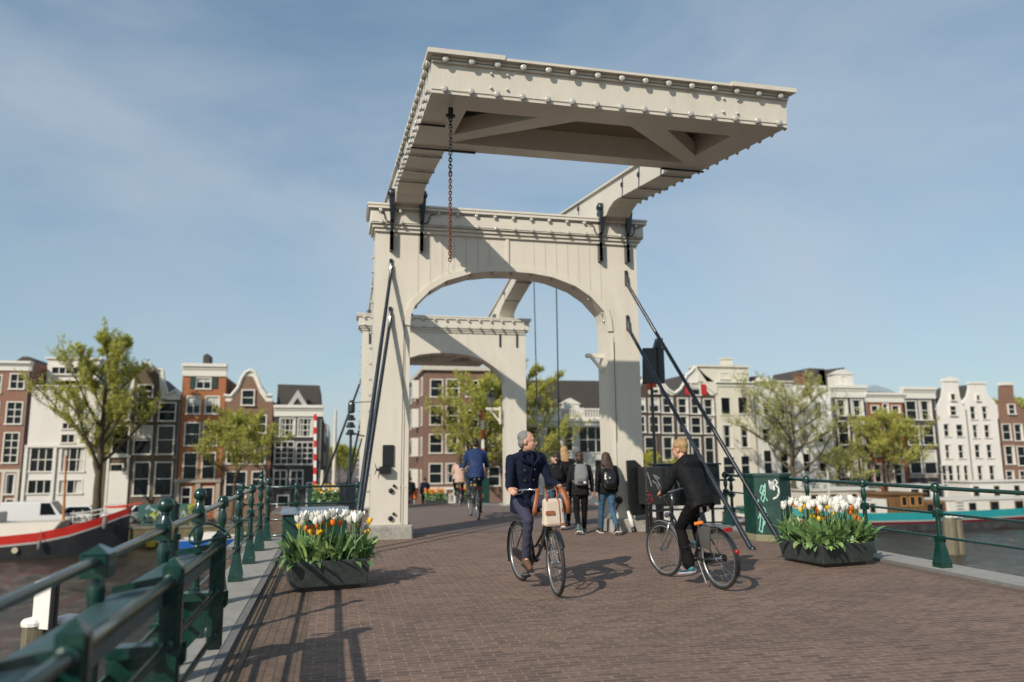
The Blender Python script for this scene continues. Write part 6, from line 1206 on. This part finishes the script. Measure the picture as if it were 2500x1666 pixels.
# ================================================================ TREES
def leafmat(n, c):
    m = mat(n, c, .6, var=.3, scale=.9, spec=.2); t = m.node_tree; n_ = t.nodes; b = n_["Principled BSDF"]; tr_ = n_.new("ShaderNodeBsdfTranslucent"); ms = n_.new("ShaderNodeMixShader"); ms.inputs[0].default_value = .42
    out = [q for q in n_ if q.type == 'OUTPUT_MATERIAL'][0]; src = b.inputs['Base Color'].links[0].from_socket; t.links.new(src, tr_.inputs[0]); t.links.new(b.outputs[0], ms.inputs[1]); t.links.new(tr_.outputs[0], ms.inputs[2]); t.links.new(ms.outputs[0], out.inputs[0]); return m
M_l1 = leafmat('spring_leaves', (.56, .54, .13)); M_l2 = leafmat('spring_leaves_olive', (.38, .40, .10)); M_l3 = leafmat('spring_leaves_pale', (.58, .56, .24)); M_l4 = leafmat('dark_leaves', (.05, .075, .02))
def tree(label, x, y, z, h, rad, trunk_h, seed, lm, nleaf=30000, lsz=.07, tr=.2, group='trees along the far quay', name='budding_tree', up=.9, wide=.55, open_=0., lean=0.):
    """central leader with rising limbs whose ends follow an egg shaped crown; fine twigs carry small spring leaves"""
    r = random.Random(seed); t = thing(name, label, 'tree', (x, y, z), 0, group); b = MB(); segs = []
    def crown(zz):   # crown radius at height
        u = (zz-trunk_h)/(h-trunk_h); return rad*max(.05, math.sin(math.pi*min(1, max(0, u))**wide))*1.0
    def limb(p, d, ln, r0, lv):
        n = 5; pts = [p.copy()]; dd = d.copy()
        for i in range(n): dd = (dd+V((r.gauss(0, .10), r.gauss(0, .10), r.gauss(.05*up, .06)))).normalized(); p = p+dd*ln/n; pts.append(p.copy())
        b.path(pts, [max(.008, r0*(1-.7*i/n)) for i in range(n+1)], 6 if lv == 0 else 4, cap=False)
        if lv >= 1: segs.extend([(pts[i], pts[i+1], lv) for i in range(1 if lv == 1 else 0, n)])
        if lv < 3:
            k = (7, 5, 4)[lv]
            for i in range(k):
                if r.random() < open_ and lv > 0: continue
                u = .25+.75*(i+r.random())/k; j = min(n-1, int(u*n)); q = pts[j].lerp(pts[j+1], u*n-j); a = r.uniform(0, 6.28); o = V((math.cos(a), math.sin(a), r.uniform(-.2, .5)))
                limb(q, (dd*.8+o*.75+V((0, 0, .15))).normalized(), ln*r.uniform(.34, .52), r0*.42, lv+1)
    n = 10; pts = []; p = V((0, 0, -.1))
    for i in range(n+1): pts.append(p.copy()); p = p+V((r.gauss(0, .05)+lean*.1, r.gauss(0, .05), (h*.9)/n))
    b.path(pts, [tr*1.3]+[tr*(1-.88*i/n) for i in range(1, n+1)], 9)
    m = 15
    for i in range(m):
        zz = trunk_h*.92+(h*.86-trunk_h*.92)*(i/m)**1.1; j = min(n-1, int(zz/(h*.9)*n)); q = pts[j].lerp(pts[j+1], zz/(h*.9)*n-j)
        a = i*2.399+seed; o = V((math.cos(a), math.sin(a), 0)); R = crown(min(h*.95, zz+(h-zz)*.33))*r.uniform(.8, 1.12); rise = R*up*r.uniform(.75, 1.15); d = (o*R+V((0, 0, rise))); ln = d.length
        limb(q, d.normalized(), ln, tr*(.48-.25*i/m), 0)
    limb(pts[-2], V((0, 0, 1)), h*.13, tr*.16, 1)
    b.build('trunk', M_bark, t, smooth='all')
    for mi, frac in ((0, .6), (1, .4)):
        lb = MB()
        for i in range(int(nleaf*frac)):
            a, c, lv = segs[min(len(segs)-1, int(r.random()*len(segs)))]; sg = (.16, .12, .09)[lv-1]; p = a.lerp(c, r.random())+V((r.gauss(0, sg), r.gauss(0, sg), r.gauss(0, sg)))
            s_ = lsz*r.uniform(.5, 1.4); u = V((r.gauss(0, 1), r.gauss(0, 1), r.gauss(0, 1))).normalized(); v = u.orthogonal().normalized(); w_ = u.cross(v)
            lb.add([p-v*s_, p-w_*s_*.5, p+v*s_, p+w_*s_*.5], [(0, 1, 2, 3)])
        tag(lb.build('crown', (lm, M_l2 if lm != M_l2 else M_l1)[mi], t, fixn=False), kind='stuff')
    return t
tree('large budding tree with thick dark trunk in front of the white studio house', -18.9, 69.5, QZ, 17.4, 3.9, 4.2, 21, M_l1, 46000, .08, tr=.36, up=1.05, wide=.62)
tree('small yellow-green tree with slim pale trunk in front of the brown bell gable', -8.2, 69.5, QZ, 10.0, 3.4, 3.6, 5, M_l1, 17000, .085, tr=.15, up=.6, wide=.6)
tree('fresh green tree behind the far portal arch, before the corner building', 13.2, 68.5, QZ, 13.0, 4.3, 4.0, 9, M_l1, 26000, .09, tr=.22, up=.7, wide=.7)
tree('green tree between the far portal and the lifting rods', 17.2, 69.5, QZ, 16.2, 4.0, 3.0, 13, M_l1, 30000, .09, tr=.24, up=.9, wide=.65)
tree('tall bare-branched tree with sparse yellowish buds before the pale white house', 44.9, 69.0, QZ, 13.2, 6.0, 3.6, 31, M_l3, 17000, .075, tr=.30, up=.55, wide=.75, open_=.15)
tree('light green tree in front of the red brick house', 56.0, 69.0, QZ, 10.4, 3.7, 3.2, 17, M_l1, 20000, .085, tr=.17, up=.6, wide=.65)
tree('low yellow-green tree hiding the foot of the black house with dormer', 51.6, 69.5, QZ, 6.6, 2.6, 1.8, 19, M_l3, 8000, .08, tr=.10, up=.5)
tree('small olive tree before the dark brown house left of the woman', 29.6, 69.5, QZ, 6.2, 2.2, 1.2, 41, M_l1, 8000, .08, tr=.09, up=.7)
tree('small olive tree beside the right portal post, before the mansard building', 33.0, 70.5, QZ, 5.6, 2.0, 1.2, 43, M_l1, 6000, .08, tr=.09, up=.7)
tree('distant green tree rising behind the houses at the right edge', 97.5, 92, QZ, 13.2, 5, 4, 45, M_l2, 12000, .16, tr=.3)
for i, (x, y, h) in enumerate(((1.2, 190, 9.2), (3.6, 205, 8.0), (-.8, 215, 8.6))): tree(('distant olive tree at the left of the side street end', 'distant olive tree in the middle of the side street end', 'farthest distant tree at the side street end')[i], x, y, QZ, h, 4.2, 1.0, 60+i, M_l2, 6000, .2, tr=.2, group='trees at the end of the street')
# ================================================================ BOATS
def hull(t, L, st, mats, y0, far=4.0):
    """st: stations (X, half beam, z rail, z band bottom, z stripe bottom, z water-entry); near side faces -Y"""
    cy = y0
    bands = list(zip(mats, range(len(mats))))
    for (nm, m), k in zip(mats, range(len(mats))):
        b = MB()
        for s_ in (-1, 1):
            A = [(X, cy+s_*hb*(1 if k == 0 else (.985, .96, .90, .85)[min(k-1, 3)]) , z[k]) for X, hb, *z in st]; B = [(X+(0 if k < len(mats)-1 else dx_), cy+s_*hb*(.985, .96, .90, .80)[min(k, 3)], z[k+1]) for (X, hb, *z), dx_ in zip(st, [0]*len(st))]
            b.strip(A, B)
        b.build(nm, m, t, loc=L, smooth=True)
    b = MB(); A = [(X, cy-hb*.99, z[0]-.12) for X, hb, *z in st]; B = [(X, cy+hb*.99, z[0]-.12) for X, hb, *z in st]; b.strip(A, B); b.build('deck', mat('boat_deck', (.25, .23, .20), .8), t, loc=L)
    for e in (0, -1):
        X, hb, *z = st[e]; b = MB(); b.quad((X, cy-hb, z[0]), (X, cy+hb, z[0]), (X, cy+hb*.85, z[-1]), (X, cy-hb*.85, z[-1])); 
        if hb > .2: b.build('transom', mats[-1][1], t, loc=L)
M_hb = mat('hull_black', (.016, .017, .019), .45, var=.3, scale=.8, dirt=(.06, .055, .05), dirt_amt=.4, dscale=.7); M_hr = mat('hull_red', (.52, .025, .015), .35, var=.12, scale=1, coat=.3); M_hw = mat('hull_white', (.60, .57, .52), .5, var=.1); M_cream = mat('cabin_cream', (.52, .47, .40), .6, var=.08, scale=1)
t = thing('canal_barge', 'black canal barge with red bulwark, white stripe and cream cabin top', 'barge', (-24, 62.2, WZ)); L = tuple(t.location)
st = [(-42, 2.1, -3.4, -3.95, -4.08, WZ-.3), (-30, 2.3, -3.45, -3.97, -4.1, WZ-.3), (-23, 2.3, -3.36, -3.95, -4.09, WZ-.3), (-20, 2.1, -3.12, -3.72, -3.87, WZ-.3), (-18, 1.75, -2.76, -3.34, -3.48, WZ-.3), (-16.4, 1.15, -2.28, -2.82, -2.94, WZ-.3), (-15.3, .55, -1.9, -2.35, -2.46, WZ-.25), (-14.7, .12, -1.66, -2.12, -2.22, WZ-.2)]
st[-1] = (-14.6, .10, -1.62, -2.1, -2.2, WZ-.1)
hull(t, L, st, [('bulwark', M_hr), ('white_stripe', M_hw), ('hull', M_hb)], 62.2)
b = MB(); b.add([(-15.2, 62.1, -2.3), (-14.45, 62.2, -1.5), (-15.0, 62.2, WZ-.1), (-15.3, 62.2, WZ-.1), (-15.2, 62.3, -2.3), (-14.45, 62.25, -1.5)], [(0, 1, 2, 3), (4, 5, 2, 3)]); b.build('stem', M_hb, t, loc=L)
b = MB(); b.hexa([(-40, 60.5, -3.55), (-19.4, 60.7, -3.4), (-19.0, 63.6, -3.4), (-40, 63.8, -3.55), (-40, 60.9, -2.65), (-18.8, 61.2, -2.45), (-18.8, 63.2, -2.45), (-40, 63.4, -2.65)]); b.build('cabin_top', M_cream, t, loc=L, bevel=.08)
b = MB(); b.box(-24.5, -22.9, 61.2, 63, -2.62, -1.75, .1); b.build('wheelhouse', M_hw, t, loc=L)
for X in (-23.2, -21.2, -25.4): b = MB(); b.lathe((X, 62.2-2.19, -4.35 if X < -22 else -4.25), [(.20, .06), (.20, -.03), (.15, -.035)], 14, 'Y'); b.build('porthole', mat('brass_pale', (.5, .42, .3), .4), t, loc=L)
for X, z, w, y in ((-19.7, -3.9, .13, 59.95), (-15.9, -2.6, .17, 60.9)): b = MB(); b.lathe((X, y, z), [(w*.5, -w*2.6), (w, -w*2), (w, w*1.6), (w*.5, w*2.2)], 10); b.path([(X, y, z), (X, y+.1, z+1.0)], .02, 5); b.build('fender', mat('fender_grey', (.16, .15, .14), .7), t, loc=L, smooth=True)
b = MB(); b.path([(-19.0, 62.2, -2.5), (-19.15, 62.2, 2.2)], [.10, .07], 8); b.build('mast', mat('varnished_mast', (.42, .16, .04), .4), t, loc=L)
b = MB()
for X in (-18.2, -17.6, -17.0, -16.4): b.tube((X, 61.6, -2.6), (X, 61.6, -1.75+(-X-18)*-.08), .03)
b.path([(-18.4, 61.6, -1.95), (-17.2, 61.6, -1.85), (-16.0, 61.7, -1.6)], .04, 6); b.path([(-18.4, 61.6, -2.2), (-17.2, 61.6, -2.15), (-16.0, 61.7, -1.95)], .03, 6); b.build('bow_rail', M_hw, t, loc=L)
b = MB()
for i in range(9): b.ball((-18.7+.22*i, 62+.2*math.sin(i*5), -2.32+.12*math.sin(i*3)), .14, 6)
b.build('deck_gear', mat('deck_gear', (.35, .33, .28), .8, var=.6, scale=3), t, loc=L)
b = MB(); b.beam((-16.1, 62.2, -1.62), (-13.8, 62.2, -1.32), .10, .10); b.box(-16.3, -14.9, 62.1, 62.3, -1.66, -1.50); b.build('bowsprit', mat('bowsprit_red', (.5, .04, .02), .5), t, loc=L)
# little boats at the left quay
def smallboat(label, x0, x1, y, hm, zr=-4.15, cab=True):
    t = thing('motor_boat', label, 'small boat', ((x0+x1)/2, y, WZ), 0, 'small boats moored at the quays'); L = tuple(t.location); n = 8
    st = [(x0+(x1-x0)*i/n, (.85 if i < 5 else .85*(1-((i-4.5)/4)**1.6)), zr+.04*max(0, i-4)**1.5, zr-.10, WZ-.2) for i in range(n+1)]
    hull(t, L, st, [('gunwale', M_hw), ('hull', hm)], y)
    b = MB(); l_ = x1-x0; b.hexa([(x0+l_*.3, y-.6, zr-.1), (x0+l_*.72, y-.55, zr-.1), (x0+l_*.72, y+.55, zr-.1), (x0+l_*.3, y+.6, zr-.1), (x0+l_*.36, y-.45, zr+.45), (x0+l_*.6, y-.42, zr+.42), (x0+l_*.6, y+.42, zr+.42), (x0+l_*.36, y+.45, zr+.45)]); b.build('cabin', M_hw, t, loc=L, bevel=.05)
    b = MB(); b.box(x0+l_*.12, x0+l_*.28, y-.5, y+.5, zr-.1, zr+.08); b.build('seat', M_white2, t, loc=L); return t
M_hblue = mat('hull_blue', (.01, .09, .36), .35, coat=.3)
smallboat('blue and white motor boat moored left behind the ball-topped railing post', -11.3, -6.6, 64.0, M_hblue)
smallboat('blue hulled sloop with white deck, nearest the low green utility box', -6.4, -2.6, 64.6, M_hblue, -4.2)
t = thing('mooring_float', 'yellow and black drum fender floating at the mossy quay wall', 'float', (-13.6, 64.9, WZ)); L = tuple(t.location); b = MB(); b.lathe((-13.6, 64.9, -4.4), [(.3, -.4), (.34, -.3), (.34, .05), (.3, .1)], 12); b.build('drum', mat('yellow_drum', (.6, .42, .02), .5), t, loc=L); b = MB(); b.lathe((-13.6, 64.9, -3.98), [(.3, -.3), (.3, .0), (.2, .22)], 12); b.build('top', mat('fender_grey', (.16, .15, .14), .7), t, loc=L)
# right hand houseboats
M_teal = mat('hull_teal', (.02, .25, .27), .4, var=.12, scale=1); M_hred2 = mat('hull_crimson', (.28, .01, .03), .4); M_hgreyb = mat('hull_grey_black', (.05, .052, .055), .6, var=.4, scale=1.5, dirt=(.14, .12, .10), dirt_amt=.5); M_wd = mat('varnished_wood', (.15, .075, .028), .5, var=.3, scale=2)
def win_on(t, L, x, y, z, w, h, fm): 
    b = MB(); b.box(x, x+w, y-.06, y-.005, z, z+h); o = b.build('window', fm, t, loc=L); b = MB(); b.quad((x+.1, y-.065, z+.1), (x+w-.1, y-.065, z+.1), (x+w-.1, y-.065, z+h-.1), (x+.1, y-.065, z+h-.1)); b.build('pane', M_glass, o, loc=L, fixn=False)
t = thing('houseboat', 'long teal, white and crimson striped houseboat with brown wooden wheelhouse', 'houseboat', (52, 60.5, WZ)); L = tuple(t.location)
st = [(37.5, .3, -2.6, -3.45, -3.58, -3.72, WZ-.2), (39, 1.4, -2.85, -3.6, -3.7, -3.85, WZ-.2), (41, 2.2, -3.0, -3.72, -3.84, -4.05, WZ-.2), (45, 2.5, -3.2, -3.86, -3.98, -4.18, WZ-.2), (50, 2.5, -3.25, -3.92, -4.04, -4.24, WZ-.2), (56, 2.5, -3.22, -3.88, -4.0, -4.2, WZ-.2), (62, 2.5, -3.1, -3.74, -3.86, -4.06, WZ-.2), (72, 2.2, -2.8, -3.4, -3.5, -3.7, WZ-.2)]
hull(t, L, st, [('bulwark', M_teal), ('white_stripe', M_hw), ('crimson_stripe', M_hred2), ('hull', M_hgreyb)], 60.5)
b = MB(); b.box(43.0, 47.2, 58.7, 62.2, -3.6, -2.1, .06); b.box(42.9, 45.5, 58.6, 62.3, -2.1, -2.0); b.build('white_cabin', M_hw, t, loc=L)
for x in (43.6, 45.3): win_on(t, L, x, 58.7, -3.3, .7, .95, M_cream)
b = MB(); b.box(47.4, 50.9, 58.6, 62.2, -3.7, -1.75, .03); b.box(47.2, 51.1, 58.4, 62.4, -1.75, -1.6); b.build('wheelhouse', M_wd, t, loc=L)
for x in (48.5, 49.35, 50.1): win_on(t, L, x, 58.6, -2.75, .62, .9, mat('golden_wood', (.40, .20, .06), .5))
b = MB(); b.box(50.95, 53.3, 58.8, 62.2, -3.7, -2.45, .03); b.build('wood_cabin', M_wd, t, loc=L)
for x in (51.2, 52.2): win_on(t, L, x, 58.8, -3.55, .8, 1.0, M_wd)
b = MB(); b.box(53.4, 64, 58.7, 62.2, -3.75, -2.35, .06); b.box(53.3, 64.2, 58.6, 62.3, -2.35, -2.25); b.build('long_cabin', M_hw, t, loc=L)
for x, fm in ((55.5, M_cream), (57.9, M_wd), (60.6, M_wd)): win_on(t, L, x, 58.7, -3.35, .95, .85, fm)
b = MB()
for z in np.arange(-3.3, -2.2, .28): b.box(54.2, 54.9, 58.5, 58.56, z, z+.08)
b.build('ladder', M_hw, t, loc=L)
def hb2(label, x0, x1, y, z0, z1, hm, cm, nwin, fm, extra=None, name='houseboat'):
    t = thing(name, label, 'houseboat', ((x0+x1)/2, y, WZ), 0, None); L = tuple(t.location)
    st = [(x0, .8, z0+.25, z0, WZ-.2), (x0+1.5, 1.9, z0+.1, z0-.1, WZ-.2), (x1-1.5, 1.9, z0+.1, z0-.1, WZ-.2), (x1, .9, z0+.25, z0, WZ-.2)]
    hull(t, L, st, [('gunwale', M_hw), ('hull', hm)], y)
    b = MB(); b.box(x0+1.5, x1-1.5, y-1.5, y+1.5, z0-.1, z1, .08); b.box(x0+1.3, x1-1.3, y-1.7, y+1.7, z1, z1+.1); b.build('cabin', cm, t, loc=L)
    for i in range(nwin): x = x0+2+(x1-x0-4)*i/max(1, nwin-1)-.4; win_on(t, L, x, y-1.5, z0+.15, .8, max(.4, z1-z0-.45), fm)
    return t
hb2('white houseboat with blue-black roof line at the far right behind the teal one', 58.5, 72, 64.3, -2.9, -.95, M_hgreyb, M_hw, 5, M_cream)
hb2('white boat with curved cabin windows between the brown wheelhouse and the right edge', 51.5, 58, 64.2, -3.0, -1.2, M_hgreyb, M_hw, 3, M_glass)
hb2('cream and brown barge behind the right tulip planter', 41, 51, 64.5, -3.0, -1.5, M_hb, M_cream, 4, M_wd)
hb2('white and maroon low barge seen under the bicycle basket', 20.5, 31.5, 56.0, -3.25, -2.15, mat('hull_maroon', (.09, .035, .035), .6), M_hw, 3, M_wd)
hb2('green trimmed dark sloop left of the teal houseboat', 33.2, 38.6, 60.5, -3.3, -2.75, M_hb, mat('sloop_green', (.02, .12, .09), .5), 2, M_hw)
t = thing('ship_mast', 'thin pale mast standing on the cream barge behind the right planter', 'mast', (41.0, 58.0, -3.2)); b = MB(); b.path([(0, 0, -1), (0, 0, 3.6)], .07, 8); b.beam((0, 0, 2.2), (3.8, 0, 2.1), .25, .25); b.build('pole', mat('mast_pale', (.5, .52, .48), .5), t)
# timber piles
def pile(label, x, y, zt, w, cap=True, grp='timber mooring piles', n=1):
    t = thing('mooring_pile', label, 'mooring pile', (x, y, WZ), 0, grp); L = tuple(t.location); b = MB()
    r = random.Random(int(x*10)); k = 10; vs = []; 
    for z, s_ in ((WZ-1, 1.02), (zt-1.2, 1), (zt-.3, .97), (zt, .93)):
        for j in range(k): a = 2*math.pi*j/k; q = w*s_*(1+.08*math.sin(j*3+r.random())); vs.append((x+q*math.cos(a), y+q*math.sin(a), z))
    fs = [(i*k+j, i*k+(j+1) % k, (i+1)*k+(j+1) % k, (i+1)*k+j) for i in range(3) for j in range(k)]+[tuple(3*k+j for j in range(k))]; b.add(vs, fs); b.build('timber', M_wood, t, loc=L)
    if cap: b = MB(); b.lathe((x, y, zt), [(w*1.05, -.04), (w*1.06, .02), (w*.9, .07), (w*.3, .10), (w*.2, .10)], 12); b.build('cap', M_white2, t, loc=L)
    return t
pile('timber pile with white cap left of the sign below the left railing', -5.05, 15.5, -1.12, .21); pile('timber pile with white cap right of the sign below the left railing', -4.56, 15.6, -1.12, .19)
t = thing('waterway_sign', 'small white and black board standing between the two capped piles', 'sign', (-4.82, 15.35, -1.1)); L = tuple(t.location); b = MB(); b.hexa([(-5.08, 15.42, -1.2), (-4.76, 15.22, -1.2), (-4.745, 15.235, -1.2), (-5.065, 15.435, -1.2), (-5.08, 15.42, -.42), (-4.76, 15.22, -.30), (-4.745, 15.235, -.30), (-5.065, 15.435, -.42)]); b.build('board', M_white2, t, loc=L); b = MB(); b.box(-4.74, -4.70, 15.2, 15.24, -3, -.27); b.box(-4.70, -4.64, 15.26, 15.3, -2, -.25); b.build('support', M_black, t, loc=L)
t = pile('twin weathered timber pile with a gull-white top beyond the right railing', 40.0, 44.0, -2.45, .42, False); L = tuple(t.location)
b = MB(); b.lathe((40.75, 44.2, WZ), [(.40, -1), (.38, 1.6), (.36, 2.3)], 9); b.build('second_timber', M_wood, t, loc=L); b = MB()
for i in range(7): b.ball((39.7+.18*i, 43.8, -2.40+.03*math.sin(i*4)), .13, 6, (1, 1, .6))
b.build('white_crust', M_white2, t, loc=L)
# ================================================================ CARS ON THE LEFT QUAY
def car(label, x, y, m, ln=4.2, ht=1.5, van=False):
    t = thing('parked_van' if van else 'parked_car', label, 'van' if van else 'car', (x, y, QZ), 0, 'vehicles parked on the left quay'); h = ln/2
    pr = [(-h, .35), (-h, 1.15), (-h+.12, ht), (h-1.2, ht), (h-.45, 1.05), (h-.05, .85), (h, .35)] if van else [(-h, .35), (-h+.02, .85), (-h+.5, .95), (-h+1.0, ht), (h-1.55, ht), (h-.95, .98), (h-.1, .82), (h, .35)]
    b = MB(); b.prism(pr, -.85, .85); b.build('body', m, t, bevel=.06)
    wn = [(h-1.9, 1.02), (h-1.9, ht-.1), (h-1.25, ht-.1), (h-.75, 1.02)] if van else [(-h+.75, .97), (-h+1.1, ht-.09), (h-1.65, ht-.09), (h-1.15, .97)]
    for yy in (-.856, .856): b = MB(); b.prism(wn, yy-.004, yy+.004); b.build('side_window', M_glass, t)
    b = MB(); q = [(h-1.18, ht-.05), (h-.5, 1.08)] if van else [(h-1.5, ht-.04), (h-1.0, 1.0)]; b.quad((q[0][0]+.03, -.7, q[0][1]+.02), (q[0][0]+.03, .7, q[0][1]+.02), (q[1][0]+.03, .75, q[1][1]+.02), (q[1][0]+.03, -.75, q[1][1]+.02)); b.build('windscreen', M_glass, t)
    for xx in (-h+.75, h-.8):
        for yy in (-.82, .82): b = MB(); b.lathe((xx, yy, .32), [(.22, -.1), (.32, -.09), (.32, .09), (.22, .1)], 18, 'Y'); w = b.build('wheel', M_rubber, t); b = MB(); b.lathe((xx, yy*1.13, .32), [(.05, -.02), (.19, -.01), (.19, .01)], 12, 'Y'); b.build('hubcap', M_alu, w)
M_cw = mat('car_white', (.66, .66, .65), .3, coat=.6, var=.02); M_cd = mat('car_dark', (.03, .04, .05), .25, coat=.7)
car('white panel van with grey windows parked behind the barge cabin', -22.9, 68.6, M_cw, 4.8, 2.05, True); car('dark saloon car parked at the left edge beside the white van', -28.0, 68.6, M_cd); car('white car parked between the white van and the big tree trunk', -19.9, 70.3, M_cw, 4.2, 1.6); car('silver car parked right of the big tree', -15.0, 71.0, mat('car_silver', (.35, .36, .37), .3, metal=.5, coat=.5))
# parked bicycles along the quay edge
r = random.Random(4); BK = bpy.data.objects['bicycle.003']
bp_, _, _ = bicycle('black bicycle parked against the quay edge, leftmost of the row', (-14.9, 66.9, QZ), R_(12), lod=True, group='bicycles parked along the left quay')
desc = ['pale bicycle leaning among others on the quay, second from the big tree', 'bicycle with upright bars in the quay row before the graffiti hoarding', 'parked bicycle under the middle of the graffiti hoarding', 'parked bicycle under the right end of the hoarding', 'parked bicycle just right of the hoarding', 'bicycle parked left of the small tree trunk', 'bicycle parked right behind the small tree trunk', 'bicycle parked below the brown bell gable', 'bicycle parked between the bell gable and the black house', 'bicycle parked below the left windows of the black house', 'bicycle parked below the right windows of the black house']
for i, d in enumerate(desc): 
    c = copy_tree(bp_, None, (-14.0+1.15*i, 66.9+r.uniform(-.1, .5), QZ), R_(r.choice([8, 172, 20, -12, 160])), d)
t = thing('graffiti_hoarding', 'low green hoarding covered with coloured graffiti behind the parked bicycles', 'hoarding', (-12.8, 68.2, QZ)); L = tuple(t.location); b = MB(); b.box(-15.4, -10.4, 68.2, 68.3, QZ, -1.75); b.build('panel', mat('hoarding_green', (.03, .10, .085), .7), t, loc=L)
for i, c in enumerate([(.35, .42, .5), (.45, .45, .03), (.4, .42, .45), (.3, .38, .45), (.5, .48, .05), (.5, .12, .05)]):
    b = MB(); x = -15.0+i*.75; 
    for j in range(5): a = r.random()*6; p = V((x+r.random()*.6, 68.19-.002*j, -2.9+r.random()*.9)); q = p+V((math.cos(a)*.5, 0, math.sin(a)*.35)); b.beam(p, q, .003, .13, up=(0, 0, 1)) if abs((q-p).normalized().z) < .9 else None
    b.build('graffiti', mat('spray_%s' % 'abcdef'[i], c, .6), t, loc=L)
t = thing('forsythia_bush', 'yellow flowering bush at the right end of the hoarding', 'bush', (-10.9, 67.6, QZ)); b = MB(); lb = MB()
for i in range(700): p = V((r.gauss(0, .25), r.gauss(0, .25), .9+r.gauss(0, .45))); u = V((r.gauss(0, 1), r.gauss(0, 1), r.gauss(0, 1))).normalized(); v = u.orthogonal().normalized(); w_ = u.cross(v); lb.add([p-v*.07, p-w_*.05, p+v*.07, p+w_*.05], [(0, 1, 2, 3)])
lb.build('blossom', mat('yellow_blossom', (.5, .42, .03), .6), t, fixn=False); b.tube((0, 0, 0), (0, 0, 1), .03); b.build('stem', M_bark, t)
# flower boxes far down the bridge and beside the left cross railing
def flowerbox(label, x, y, w, z, cs, seed):
    t = thing('flower_box', label, 'flower planter', (x, y, z), 0, 'distant flower planters'); r = random.Random(seed); b = MB(); b.box(-w/2, w/2, -.3, .3, .05, .42, .03); b.build('tub', M_pot, t)
    for nm, m, z0, z1, n in (('leaves', M_leaf, .4, .75, 260), ('flowers', cs[0], .72, .98, 90), ('flowers', cs[1], .68, .92, 60)):
        lb = MB()
        for i in range(n): p = V((r.uniform(-w/2, w/2)*1.05, r.uniform(-.3, .3), r.uniform(z0, z1))); u = V((r.gauss(0, 1), r.gauss(0, 1), r.gauss(0, 1))).normalized(); v = u.orthogonal().normalized(); w_ = u.cross(v); s_ = .08 if nm == 'leaves' else .05; lb.add([p-v*s_, p-w_*s_*.7, p+v*s_, p+w_*s_*.7], [(0, 1, 2, 3)])
        tag(lb.build(nm, m, t, fixn=False), kind='stuff')
flowerbox('distant planter of yellow and white tulips seen through the left cross railing', -.25, 26.5, .8, -.1, (M_py, M_pw), 1); flowerbox('distant planter of yellow tulips at the foot of the corner building', 4.9, 38, 1.0, zd(38)+.1, (M_po, M_py), 2); flowerbox('distant planter of yellow tulips right of the cyclist in pink', 5.75, 34, .8, zd(34)+.1, (M_py, M_po), 3)
